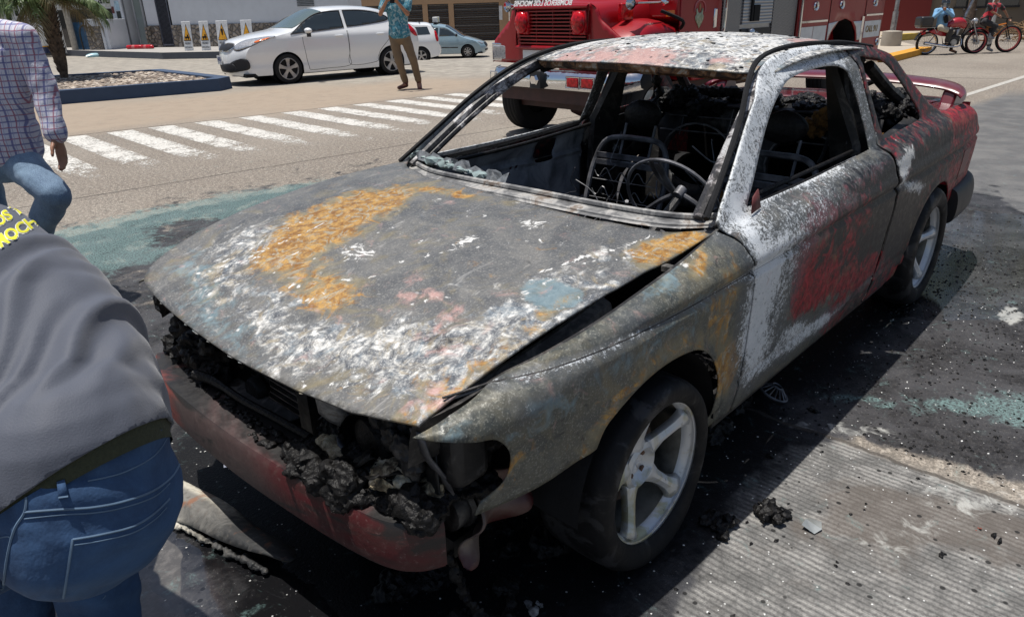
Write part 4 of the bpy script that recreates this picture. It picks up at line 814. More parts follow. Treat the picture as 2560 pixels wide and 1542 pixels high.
    for i in range(10): m.blob((2.10+rg.uniform(-.03,.05), rg.uniform(-.60,-.30), .84+rg.uniform(-.1,.1)), rg.uniform(.02,.05), (.6,1.4,1), 2, .6, 3, i)
    for i in range(6): m.blob((2.06, rg.uniform(-.1,.2), .52+rg.uniform(-.1,.1)), rg.uniform(.02,.05), (.6,1.4,1), 2, .6, 3, i)
    tag(m.crust('burnt_foam', plain('ochre_foam', (.20,.10,.025), .8, var=.8, sc=25, bump=1), W, .009, .022), kind='stuff')
    m = MB(); 
    for i in range(140): m.blob((rg.uniform(.5,2.0), rg.uniform(-.62,.62), .24+rg.uniform(0,.09)), rg.uniform(.02,.07), (1.2,1.2,.7), 1, .7, 2, i)
    m.crust('cabin_ash', M_['char'], W, .009, .022)
    for i in range(26):                                    # hanging and fallen wires
        x, y, z = rg.uniform(.6,1.9), rg.uniform(-.55,.55), rg.uniform(.45,.95); pts = [(x,y,z)]
        for k in range(4): x += rg.uniform(-.07,.07); y += rg.uniform(-.08,.08); z -= rg.uniform(.0,.10); pts.append((x,y,max(z,.28)))
        MB().tube(sp3(pts, 4), rg.uniform(.0015,.004), 5).build('burnt_wire', M_['metal_l'] if i % 3 else M_['steel_dark'], W)
    for i in range(9):
        MB().box(-.05,-.012,-.002,.05,.012,.002).build('bent_strip', M_['metal_l'], W, rot=(rg.uniform(0,3),rg.uniform(0,3),rg.uniform(0,3)), loc=(rg.uniform(.6,1.4), rg.uniform(-.45,.5), rg.uniform(.42,.66)))
    # seats: sprung wire frames
    for sy in (.36, -.36):
        st = thing('seat', None, None); st.parent = W; st.location = (0, sy, 0)
        m = MB().tube(sp3([(1.44,-.22,.32),(1.50,-.22,.52),(1.56,-.215,.70),(1.60,-.16,.82),(1.62,0,.835),(1.60,.16,.82),(1.56,.215,.70),(1.50,.22,.52),(1.44,.22,.32)], 6), .014, 8)
        m.box(1.555,-.20,.70,1.575,.20,.725).box(1.56,-.20,.735,1.57,.20,.76); m.tube([(1.10,-.22,.36),(1.46,-.22,.34)], .013, 6).tube([(1.10,.22,.36),(1.46,.22,.34)], .013, 6).tube([(1.10,-.22,.36),(1.08,0,.37),(1.10,.22,.36)], .013, 6)
        m.build('seat_frame', M_['metal_l'], st)
        m = MB()
        for k, z in enumerate((.66,.57,.48,.40)):
            pts = [(1.535-(.665-z)*.25+.0*math.cos(i), -.19+.38*i/40, z+.027*math.sin(i*math.pi/5)+.012*math.cos(i*.15)) for i in range(41)]; m.tube(pts, .0028, 5)
            m.tube([(1.53-(.665-z)*.25,-.2,z-.03),(1.53-(.665-z)*.25,.2,z-.03)], .0018, 4)
        m.apart('seat_spring', M_['steel_dark'], st)
        m = MB()
        for s in (-1, 1): m.tube([(1.585, s*.085, .70),(1.655, s*.085, .90)], .007, 6)
        m.apart('headrest_post', M_['metal_l'], st)
        m = MB().blob((1.665, 0, .945), .10, (.45,1.05,.72), 3, .13, 2.2, 3+sy).build('headrest', M_['char'], st, ang=180)
    # steering wheel
    sw = thing('steering_wheel', None, None); sw.parent = W; sw.location = (.79,-.355,.80); sw.rotation_euler = (0, R(-28), 0)
    m = MB().tube([(0,.185*math.cos(a),.185*math.sin(a)) for a in np.linspace(0, 2*math.pi, 48, False)], .0065, 8, True).build('rim', M_['metal_l'], sw)
    m = MB().tube(sp3([(0,.02,.178),(.03,.03,.08),(.05,.02,0)], 4), .011, 7).tube(sp3([(0,.05,.178),(.03,.055,.08),(.05,.03,0)], 4), .009, 7).tube(sp3([(0,-.16,-.09),(.04,-.08,-.04),(.05,0,0)], 4), .009, 7).tube(sp3([(0,.16,-.09),(.04,.08,-.04),(.05,0,0)], 4), .009, 7).tube([(.03,0,0),(.07,0,0)], .02, 10); m.build('spoke', M_['metal_l'], sw)
    m = MB().tube([(.82,-.355,.80),(.45,-.355,.60)], .017, 8).tube([(.74,-.43,.72),(.74,-.28,.72)], .012, 6).tube([(.60,-.62,.62),(.60,.62,.62)], .022, 8).box(.62,-.46,.58,.64,-.42,.72); m.build('steering_column', M_['metal'], W)
    m = MB().tube(sp3([(.55,-.30,.55),(.58,-.2,.66),(.62,-.12,.70),(.60,-.05,.5)], 4), .013, 6).tube([(.56,.1,.35),(.57,.12,.78)], .01, 6).box(.58,-.20,.60,.60,-.05,.66).tube([(.75,-.18,.72),(.70,-.22,.80)], .008, 5); m.build('dash_frame', M_['metal_l'], W)
    # wheels
    for cx, s, z, flat in ((0,-1,.286,1),(2.43,-1,.300,0),(0,1,.286,1),(2.43,1,.30,0)):
        wheel(W, cx, s, z, flat)
def rustedge():
    t = NT('rusty_rail'); n = t.noise(16, 6, .7, .8); return t.out(t.ramp(n, (.34,(.015,.014,.014)), (.46,(.07,.035,.02)), (.54,(.28,.14,.06)), (.62,(.45,.40,.33)), (.7,(.05,.04,.04))), .7, 0, t.bump(t.noise(80, 4), .5, .003))
def burnt_pillar(s):
    t = NT('pillar_metal'); n = t.noise(12, 6, .7, .8); n2 = t.noise(60, 4)
    c = t.ramp(n, (.38,(.010,.010,.011)), (.50,(.03,.028,.03)), (.55,(.22,.20,.20)), (.60,(.50,.50,.50)), (.66,(.05,.03,.03)))
    return t.out(c, .5, 0, t.bump(n2, .4, .004))
def wheel(W, cx, s, z, flat):
    wh = thing('wheel', None, None); wh.parent = W; wh.location = (cx, s*.815, z); wh.rotation_euler = (0, 0, 0 if s < 0 else math.pi)
    if flat is None: return
    # tyre; outboard face towards -y; the flat ones bulge at the road
    prof = spl([(.203,-.012),(.212,-.022),(.235,-.028),(.262,-.024),(.279,-.006),(.286,.02),(.288,.10),(.286,.17),(.277,.195),(.25,.21),(.212,.20),(.203,.19)], 4, False)
    if not flat: prof = [(a*(1+.045*max(0,(a-.21)/.08)), b) for a, b in prof]
    m = MB().lathe(prof, 72, (0,0,0), 'y')
    V = []
    for a, b, c in m.v:
        lim = -z+.002
        r = math.hypot(a, c)
        if flat and r > .205:
            q_ = 1-.07*(1-min(1., max(0., (-c/r-.2)/.6)))*min(1., (r-.203)/.08); a *= q_; c *= q_
        if flat and c < 0 and r > .215:
            k = np.clip((-c-.16)/.12, 0, 1); b += (-.014 if b < .08 else .016)*k*math.sin(math.pi*np.clip((r-.20)/.1, 0, 1))
        V.append((a, b, max(c, lim)))
    m.v = V; t = NT('worn_tyre'); n = t.noise(9, 5, .6, .6); fn = t.noise(80, 3)
    c = t.mix(t.rng(n, .54, .60), (.008,.008,.009), (.032,.032,.034)); m.build('tyre', t.out(c, t.rng(n, .4, .6, .75, .5), 0, t.bump(fn, .3, .002), Specular_IOR_Level=.25), wh, ang=180)
    # barrel, lip and five open spokes
    t = NT('scorched_alloy'); n = t.noise(5, 6, .65, 1.0); n2 = t.noise(45, 4, .7)
    c = t.mix(t.rng(n, .48, .62), (.62,.63,.64), (.46,.43,.28) if flat else (.58,.59,.60)); c = t.mix(t.rng(n2, .60, .74, 0, .7), c, (.16,.15,.12)); al = t.out(c, t.rng(n2, .3, .7, .30, .5), .45, t.bump(n2, .15, .002))
    m = MB().lathe([(.200,-.006),(.208,-.010),(.211,-.004),(.206,.004),(.196,.010),(.191,.030)], 72, (0,0,0), 'y').build('rim', al, wh, ang=60); MB().lathe([(.191,.030),(.186,.10),(.196,.18),(.206,.19)], 60, (0,0,0), 'y').build('barrel', plain('grey_barrel', (.22,.21,.18), .45, .5, .6, 8), wh)  # barrel in a darker grey than the rim lip
    sp_ = MB(); K = 5; th0 = R(100) if cx == 0 else R(80)
    # star outline in (r, angle): broad curved arms meeting a dished hub
    for k in range(K):
        a0 = th0+2*math.pi*k/K; st = [(.052,.044,.050),(.072,.030,.048),(.100,.019,.042),(.130,.0155,.032),(.158,.017,.022),(.180,.025,.014),(.196,.036,.008)]; V = []
        for r, hw, y in st:
            for u, dy in ((-1,.018),(-.82,0),(-.2,-.008),(.2,-.008),(.82,0),(1,.018)):
                uu = u*hw; q = math.sqrt(max(1e-6, r*r-min(uu*uu, r*r*.9))) if r > .17 else r
                x_, z_ = q, uu; V.append((x_*math.cos(a0)-z_*math.sin(a0), y+dy, x_*math.sin(a0)+z_*math.cos(a0)))
            
        sp_.add(V, [(i*6+j, i*6+j+1, i*6+j+7, i*6+j+6) for i in range(6) for j in range(5)])
    sp_.lathe([(.068,.060),(.066,.045),(.058,.040),(.050,.052),(.034,.064),(.0,.066)], 40, (0,0,0), 'y')
    spo = sp_.build('spoke', al, wh, ang=22); so = spo.modifiers.new('t', 'SOLIDIFY'); so.thickness = .010; so.offset = 0
    m = MB()
    for k in range(4):
        a = th0+.6+2*math.pi*k/4; m.lathe([(0,-.004),(.009,-.004),(.009,.02)], 6, (.038*math.cos(a), .056, .038*math.sin(a)), 'y')
    m.build('wheel_nut', plain('rusty_nut', (.10,.045,.025), .6), wh)
    m = MB().lathe([(0,.085),(.12,.085),(.12,.097),(.0,.097)], 40, (0,0,0), 'y').lathe([(0,.075),(.06,.075),(.065,.09)], 30, (0,0,0), 'y').build('brake_disc', plain('rusty_disc', (.10,.07,.055), .5, .4, .4, 10), wh)
    m = MB().prism([(-.14,-.03),(-.05,-.06),(-.05,.06),(-.13,.05)], .06, .12).lathe([(0,.14),(.19,.14)], 30, (0,0,0), 'y'); m.build('brake_caliper', M_['black'], wh, bevel=.005)
M_['steel_dark'] = plain('sooty_wire', (.20,.20,.205), .45, .4, .4, 20)
M_['metal_l'] = plain('heat_greyed_tube', (.13,.13,.14), .45, .3, .6, 12, .3)
wreck()
# ---------------------------------------------------------------- intact vehicles
class Car:
    """rows: centre line (xc,zc) and edge line (xe,ze) from the front valance over nose, glass and roof to the tail"""
    def __init__(s, rows, W, inset, nose, tail):
        s.c = np.array([r[:2] for r in rows], float); s.e = np.array([r[2:4] for r in rows], float); s.W = W; s.ins = inset; s.nose = nose; s.tail = tail
        d = np.hypot(*np.diff(s.c, axis=0).T); s.t = np.r_[0, np.cumsum(d)]
    def side(s, x, z):
        x, z = np.broadcast_arrays(np.asarray(x, float), np.asarray(z, float)); zz, ww = s.ins
        y = s.W-cr(zz, ww, z); nx, nw = s.nose; tx, tw = s.tail
        return y-cr(nx, nw, x)-cr(tx, tw, x)
    def surf(s, t, u):
        """u = -1..1 across the car"""
        t, u = np.broadcast_arrays(np.asarray(t, float), np.asarray(u, float)); a = np.abs(u)
        xc, zc = cr(s.t, s.c[:,0], t), cr(s.t, s.c[:,1], t); xe, ze = cr(s.t, s.e[:,0], t), cr(s.t, s.e[:,1], t); ye = s.side(xe, ze)
        return xc+(xe-xc)*a**2.6, np.sign(u)*ye*a, zc+(ze-zc)*a**2.6
    def tx(s, x):
        k = int(np.argmin(s.c[:,0])); return float(np.interp(x, s.c[k:,0], s.t[k:]))
    def tz(s, z): return float(np.interp(z, s.c[:9,1], s.t[:9]))
def car_shell(root, c, mat, arches, sillz, wheels_r, cuts=None):
    T = np.linspace(0, c.t[-1], 150); U = np.r_[np.linspace(-1, 1, 41)]
    tt, uu = np.meshgrid(T, U, indexing='ij'); x, y, z = c.surf(tt.ravel(), uu.ravel()); n = len(U)
    m = MB().add(np.stack([x, y, z], 1), [(i*n+j, i*n+j+1, (i+1)*n+j+1, (i+1)*n+j) for i in range(len(T)-1) for j in range(n-1)])
    xe, ze = cr(c.t, c.e[:,0], T), cr(c.t, c.e[:,1], T); up = list(zip(xe, ze)); low = []
    for ax, az, r in sorted(arches, reverse=True):
        a = np.linspace(0, math.pi, 22); low += [(ax+r*math.cos(q), az+r*math.sin(q)) if math.sin(q) > .02 else (ax+r*math.cos(q), sillz) for q in a]
    out = up+low
    for s in (-1, 1):
        V, F, _ = sheet(out, [], .05, lambda x, z: (x, s*c.side(x, z), z)); m.add(V, F)
    o = m.build('body', mat, root, ang=38)
    mm = MB()
    for ax, az, r in arches:
        for s in (-1, 1): mm.lathe([(r, s*(c.W-.35)), (r+.003, s*(c.W-.045))], 20, (ax, 0, az), 'y').lathe([(.02, s*(c.W-.35)), (r, s*(c.W-.35))], 20, (ax, 0, az), 'y')
    x0, x1 = c.c[0,0], c.c[-1,0]; mm.box(x0+.1, -c.W+.12, sillz-.02, x1-.1, c.W-.12, sillz+.05); mm.build('underbody', M_['black'], root)
    return o
def patch(root, name, c, out, mat, off=.004, sp=.04, thick=.004):
    """patch on the top surface, outline in (t, y)"""
    def fn(t, y):
        xc, zc = cr(c.t, c.c[:,0], t), cr(c.t, c.c[:,1], t); xe, ze = cr(c.t, c.e[:,0], t), cr(c.t, c.e[:,1], t); u = y/c.side(xe, ze)
        p = np.stack(c.surf(t, u), 1); a = np.stack(c.surf(t+.01, u), 1)-p; b = np.stack(c.surf(t, u+.01), 1)-p
        nn = np.cross(a, b); nn /= np.linalg.norm(nn, axis=1)[:,None]+1e-9; nn *= -np.sign((nn*(p-np.array([c.c[:,0].mean(), 0, .6]))).sum(1))[:,None]*-1
        q = p+nn*off; return q[:,0], q[:,1], q[:,2]
    return panel(name, out, [], sp, fn, mat, root, thick)
def spatch(root, name, c, out, mat, off=.004, sp=.05, side=-1, holes=[], thick=.004):
    return panel(name, out, holes, sp, lambda x, z: (x, side*(c.side(x, z)+off), z), mat, root, thick)
def car_wheel(root, x, y, r, rr, style, s):
    w_ = thing('wheel', None, None); w_.parent = root; w_.location = (x, y, r); w_.rotation_euler = (0, 0, 0 if s < 0 else math.pi)
    MB().lathe([(rr,0),(rr+.02,-.012),(r-.03,-.012),(r-.008,.0),(r,.03),(r,.17),(r-.01,.19),(rr,.20)], 40, (0,0,0), 'y').build('tyre', M_['rubber'], w_)
    al = M_['alloy']; MB().lathe([(rr+.004,-.004),(rr-.006,-.006),(rr-.014,.01),(rr-.02,.15)], 40, (0,0,0), 'y').build('rim', al, w_)
    m = MB(); K = style
    for k in range(K):
        a0 = 2*math.pi*k/K+math.pi/2; V = []; hw0, hw1 = (.030, .052) if K == 5 else (.022, .03)
        for q, hw, yy in ((.04,hw0,.0),(rr*.5,hw0,.008),(rr*.8,hw1*.8,.004),(rr-.006,hw1,0)):
            for u in (-1, 1): V.append((q*math.cos(a0)-u*hw*math.sin(a0), yy, q*math.sin(a0)+u*hw*math.cos(a0)))
            for u in (-1, 1): V.append((q*math.cos(a0)-u*hw*math.sin(a0), yy+.02, q*math.sin(a0)+u*hw*math.cos(a0)))
        for i in range(3):
            b = i*4; m.add(V, []) if False else None
        n0 = len(m.v); m.v += V; 
        for i in range(3):
            b = n0+i*4; m.f += [(b,b+1,b+5,b+4),(b,b+4,b+6,b+2),(b+1,b+3,b+7,b+5)]
    m.lathe([(0,-.004),(.05,-.002),(.055,.02)], 20, (0,0,0), 'y'); m.build('spoke', al, w_)
    MB().lathe([(0,.035),(rr-.01,.035)], 30, (0,0,0), 'y').build('brake', M_['black'], w_)
M_['alloy'] = plain('silver_alloy', (.42,.41,.40), .35, .5, .15, 10)
def line3(root, name, pts, r, mat): return MB().tube(pts, r, 5).build(name, mat, root)
def text(root, name, s, size, loc, rot, mat, ext=.002, sx=1., bold=0):
    cu = bpy.data.curves.new(name, 'FONT'); cu.body = s; cu.size = size; cu.extrude = ext; cu.align_x = 'CENTER'; cu.align_y = 'CENTER'; cu.offset = bold
    o = bpy.data.objects.new(name, cu); COL.objects.link(o); dg = bpy.context.evaluated_depsgraph_get(); me = bpy.data.meshes.new_from_object(o.evaluated_get(dg)); bpy.data.objects.remove(o)
    me.materials.clear(); me.materials.append(mat); o = bpy.data.objects.new(name, me); COL.objects.link(o); o.parent = root; o.location = loc; o.rotation_euler = rot; o.scale = (sx, 1, 1); return o
def hatch():
    rz = math.atan2(12.55-12.96, 9.62-7.13); root = thing('white_hatchback', 'white hatchback with alloy wheels and swept headlamps parked behind the blue kerb', 'car', (7.13+.86*math.sin(-rz), 12.96+.86*math.cos(rz), 0), rz)
    rows = [(-1.00,.19,-.78,.20),(-1.08,.28,-.83,.29),(-1.11,.44,-.85,.44),(-1.10,.58,-.84,.57),(-1.08,.68,-.81,.67),(-1.04,.78,-.75,.755),(-.94,.875,-.62,.84),(-.60,.985,-.38,.925),(-.22,1.055,-.08,.99),(.06,1.10,.20,1.05),(.15,1.125,.32,1.09),(.55,1.33,.72,1.285),(.88,1.475,1.02,1.405),(1.02,1.512,1.15,1.435),(1.4,1.54,1.5,1.46),(1.9,1.535,1.95,1.45),(2.35,1.49,2.38,1.395),(2.62,1.43,2.62,1.33),(2.95,1.265,2.92,1.18),(3.12,1.16,3.10,1.10),(3.28,1.12,3.22,1.05),(3.40,1.08,3.30,.98),(3.43,.95,3.33,.84),(3.45,.74,3.34,.68),(3.46,.52,3.32,.50),(3.42,.34,3.28,.30),(3.36,.24,3.2,.22)]
    c = Car(rows, .86, ([.15,.22,.30,.45,.60,.84,.97,1.05,1.16,1.27,1.37,1.48,1.58],[.06,.03,.018,.02,.0,.008,.03,.075,.135,.185,.235,.285,.33]), ([-1.1,-.85,-.6,-.35,0],[.28,.15,.07,.02,0]), ([2.6,2.9,3.1,3.3,3.5],[0,.03,.06,.11,.22]))
    car_shell(root, c, M_['whitep'], [(0,.31,.345),(2.52,.31,.345)], .20, .31); G = M_['glass']; D = M_['dplastic']
    tb, tt = c.tx(.16), c.tx(.90)
    ws = patch(root, 'windscreen', c, spl([(tb,-.64,1),(tb-.03,0),(tb,.64,1),(tt,.56,1),(tt+.03,0),(tt,-.56,1)], 4), glassm('green_glass', (.10,.14,.14)), .006)
    for s in (-1, 1):
        w1 = spl([(a_, b_*1.055) for a_, b_ in spl([(.15,.945,1),(.30,1.035),(.55,1.19),(.80,1.30),(1.05,1.345),(1.42,1.362,1),(1.42,1.03,1),(.8,.985)], 4)], 1); w2 = spl([(a_, b_*1.055) for a_, b_ in spl([(1.50,1.362,1),(1.9,1.358),(2.25,1.315),(2.50,1.24),(2.60,1.17,1),(2.45,1.12),(1.9,1.065),(1.50,1.04,1)], 4)], 1)
        sw = spatch(root, 'side_window', c, w1, G, .004, side=s); spatch(root, 'side_window', c, w2, G, .004, side=s)
        f = [(a, s*(c.side(a, b)+.006), b) for a, b in w1+[w1[0]]]; line3(sw, 'window_seal', f, .008, D)
        f = [(a, s*(c.side(a, b)+.006), b) for a, b in w2+[w2[0]]]; line3(sw, 'window_seal', f, .008, D)
        MB().tube([(.46, s*(c.side(.46,z)+.008), z) for z in (1.05,1.19)], .012, 5).build('window_post', D, sw)
        for k, L in enumerate(([(.40,.93),(.40,.80),(.43,.55),(.47,.32),(.52,.255),(.9,.262),(1.44,.29),(1.46,.5),(1.46,.9),(1.46,1.02)], [(1.48,1.02),(1.47,.6),(1.47,.30),(2.10,.32),(2.17,.42),(2.25,.58),(2.40,.72),(2.52,.85),(2.55,1.08)])):
            L = spl([(a,b) for a,b in L], 4, False); line3(root, 'door_gap', [(a, s*(c.side(a,b)+.0005), b) for a,b in L], .0045, M_['black'])
        for x in (1.25, 2.28): MB().box(-.095,-.012,-.016,.095,.012,.016).build('door_handle', M_['whitep'], root, bevel=.008, loc=(x, s*(c.side(x,.92)+.016), .92))
        mr = MB().blob((0,0,0), .095, (.85,1.15,.62), 3, .05, 1, 2).build('mirror', M_['whitep'], root, loc=(.50, s*.95, 1.06)); MB().box(-.03,-.03,-.13,.05,.04,-.02).build('mirror_foot', D, mr, bevel=.01)
        T = c.t; hl = [(T[5]-.02, s*.43),(T[6]-.01, s*.47),(T[7]-.10, s*.60),(T[8]-.12, s*.815),(T[7]+.02, s*.84),(T[6]+.03, s*.80),(T[5]+.02, s*.70),(T[5]-.05, s*.56)]
        patch(root, 'lamp_surround', c, spl([(a_-(.02 if i_ > 3 else -.005), b_) for i_, (a_, b_) in enumerate(hl)], 4), D, .004); h = patch(root, 'headlamp', c, spl(hl, 4), M_['lamp'], .008); patch(h, 'indicator', c, spl([(T[6]+.06, s*.74),(T[7]-.04, s*.78),(T[7]+.10, s*.825),(T[7]-.02, s*.835),(T[6]+.06, s*.80)], 4), M_['amber'], .012, .03)
        tl = [(3.0,1.14),(3.14,1.08),(3.26,.93),(3.30,.83),(3.20,.85),(3.06,.98)]; spatch(root, 'tail_lamp', c, spl(tl, 4), M_['redlens'], .01, .03, s)
        car_wheel(root, 0, s*.85, .31, .218, 5, s); car_wheel(root, 2.52, s*.85, .31, .218, 5, s)
        patch(root, 'lamp_recess', c, spl([(c.tz(.30), s*.30),(c.tz(.46), s*.34),(c.tz(.56), s*.60),(c.tz(.56), s*.72),(c.tz(.45), s*.75),(c.tz(.34), s*.72),(c.tz(.30), s*.5)], 4), D, .006)
        MB().blob((0,0,0), .05, (1,1.2,.6), 2, 0).build('fog_lamp', M_['lamp'], root, loc=(-.86, s*.60, .40))
    zt = c.tz; o_ = [(zt(.80),-.44),(zt(.855),-.36),(zt(.86),-.1),(zt(.835),0),(zt(.86),.1),(zt(.855),.36),(zt(.80),.44),(zt(.725),.34),(zt(.70),.12),(zt(.72),0),(zt(.70),-.12),(zt(.725),-.34)]
    gr = patch(root, 'grille', c, spl(o_, 4), D, .010, .03)
    q = spl(o_, 4); P3 = [tuple(float(v[0]) for v in c.surf([a], [b/.74])) for a, b in q]; line3(gr, 'grille_trim', [(a-.016,b,z) for a,b,z in P3+[P3[0]]], .009, M_['chrome'])
    patch(root, 'air_intake', c, spl([(zt(.30),-.52,1),(zt(.46),-.42),(zt(.44),0),(zt(.46),.42),(zt(.30),.52,1),(zt(.28),.3),(zt(.28),0),(zt(.28),-.3)], 4), D, .012, .03)
    MB().lathe([(0,-.01),(.045,-.008),(.045,0)], 16, (0,0,0), 'x').build('badge', M_['steel'], root, loc=(-1.00,0,.90), rot=(0,R(50),0))
    pl_ = MB().box(-.004,-.15,-.09,.004,.15,.09).build('number_plate', M_['white'], root, loc=(-1.125,.16,.52)); text(pl_, 'plate_text', 'ADS', .12, (-.008,0,.02), (R(90),0,R(-90)), plain('plate_blue', (.02,.04,.18), .5))
hatch()
def suv():
    root = thing('white_suv', 'white sport utility car half hidden behind the white hatchback and the standing man', 'car', (18.0, 25.7, -.85), R(-35))
    rows = [(-.80,.28,-.6,.3),(-.88,.5,-.65,.5),(-.86,.75,-.6,.72),(-.7,.95,-.5,.9),(.1,1.12,.2,1.08),(.9,1.62,1.0,1.52),(1.5,1.70,1.5,1.60),(2.6,1.70,2.6,1.60),(3.2,1.62,3.15,1.52),(3.42,1.25,3.35,1.22),(3.50,1.05,3.42,1.0),(3.52,.80,3.46,.8),(3.58,.74,3.50,.72),(3.60,.5,3.50,.5),(3.50,.34,3.4,.34)]
    c = Car(rows, .92, ([.2,.4,.6,1.0,1.15,1.6,1.8],[.04,0,0,.01,.05,.24,.3]), ([-.9,-.5,0],[.25,.08,0]), ([2.8,3.3,3.6],[0,.04,.14]))
    car_shell(root, c, M_['whitep'], [(0,.36,.40),(2.65,.36,.40)], .28, .36)
    for s in (-1, 1):
        spatch(root, 'side_window', c, spl([(.5,1.14,1),(1.0,1.48),(1.5,1.54),(3.0,1.52,1),(3.1,1.22,1)], 3), M_['glass'], .005, .08, s)
        spatch(root, 'tail_lamp', c, spl([(3.28,1.35,1),(3.36,1.32),(3.44,1.0),(3.36,.92),(3.30,1.1)], 3), M_['redlens'], .012, .04, s)
        for x in (0, 2.65): car_wheel(root, x, s*.90, .36, .22, 5, s)
    patch(root, 'rear_window', c, [(c.tx(3.2)+.04,-.62),(c.tx(3.2)+.04,.62),(c.tx(3.42)-.03,.70),(c.tx(3.42)-.03,-.70)], M_['glass'], .008)
    MB().box(-.01,-.16,-.08,.01,.16,.08).build('number_plate', M_['white'], root, loc=(3.53,0,.90)); MB().tube([(2.7,-.6,1.70),(2.7,.6,1.70)], .02, 6).build('roof_rack', M_['dplastic'], root)
suv()
def van():
    v = Vector((26.4,26.52,0))-Vector((26.33,29.05,0)); hd = math.atan2(29.05-26.0, 26.33-27.6)
    # nose points right of picture: local +x runs from nose to tail
    root = thing('minivan', 'pale blue minivan with a taxi roof sign driving by the garage doors', 'minivan', (27.0, 28.1, -1.12), R(129))
    rows = [(-.86,.22,-.62,.24),(-.94,.35,-.70,.36),(-.95,.5,-.70,.5),(-.93,.62,-.66,.6),(-.86,.72,-.58,.70),(-.5,.88,-.40,.84),(.05,1.05,.05,.97),(.30,1.13,.35,1.08),(.75,1.42,.8,1.36),(1.12,1.63,1.15,1.54),(1.5,1.71,1.5,1.60),(2.4,1.75,2.4,1.62),(3.3,1.74,3.3,1.60),(3.75,1.68,3.68,1.52),(3.92,1.4,3.84,1.3),(4.0,1.0,3.92,1.0),(4.06,.7,3.96,.7),(4.05,.45,3.95,.4),(3.98,.3,3.85,.3)]
    c = Car(rows, .98, ([.15,.3,.5,.9,1.05,1.5,1.8],[.05,.02,0,.01,.05,.20,.3]), ([-1,-.7,-.4,0],[.30,.16,.06,0]), ([3.2,3.7,4.1],[0,.04,.14]))
    car_shell(root, c, M_['bluep'], [(0,.33,.38),(3.03,.33,.38)], .24, .33); D = M_['dplastic']
    patch(root, 'windscreen', c, spl([(c.tx(.2),-.74,1),(c.tx(.12),0),(c.tx(.2),.74,1),(c.tx(1.15),.64,1),(c.tx(1.2),0),(c.tx(1.15),-.64,1)], 4), M_['glass'], .008)
    for s in (-1, 1):
        for w_ in ([(.55,1.13,1),(.9,1.38),(1.15,1.50),(1.45,1.53,1),(1.48,1.12,1)], [(1.56,1.12,1),(1.54,1.535,1),(2.6,1.54,1),(2.62,1.12,1)], [(2.70,1.12,1),(2.68,1.535,1),(3.6,1.49,1),(3.72,1.14,1)]): spatch(root, 'side_window', c, spl(w_, 3), M_['glass'], .005, .08, s)
        patch(root, 'headlamp', c, spl([(.55,s*.50),(.62,s*.52),(.80,s*.78),(.70,s*.82),(.52,s*.70)], 3), M_['lamp'], .01)
        spatch(root, 'trim_strip', c, [(.5,.52),(.5,.57),(2.6,.60),(2.6,.55)], D, .01, .1, s)
        MB().blob((0,0,0), .11, (.6,1,.75), 2, .05).build('mirror', D, root, loc=(.55, s*1.05, 1.16))
        for x in (0, 3.03): car_wheel(root, x, s*.96, .33, .20, 8, s)
    patch(root, 'grille', c, spl([(.40,-.38),(.58,-.42),(.60,0),(.58,.42),(.40,.38),(.36,0)], 3), D, .012); patch(root, 'air_intake', c, [(.14,-.5),(.14,.5),(.24,.5),(.24,-.5)], D, .012)
    sg = MB().box(-.12,-.42,0,.12,.42,.26); o = sg.build('taxi_sign', M_['white'], root, bevel=.02, loc=(1.75,0,1.79)); MB().box(-.125,-.06,.02,.125,.12,.24).build('sign_band', plain('taxi_yellow', (.65,.5,.04), .5), o); MB().box(-.10,-.55,-.03,.10,.55,0).build('roof_bar', D, root, loc=(1.75,0,1.79))
van()
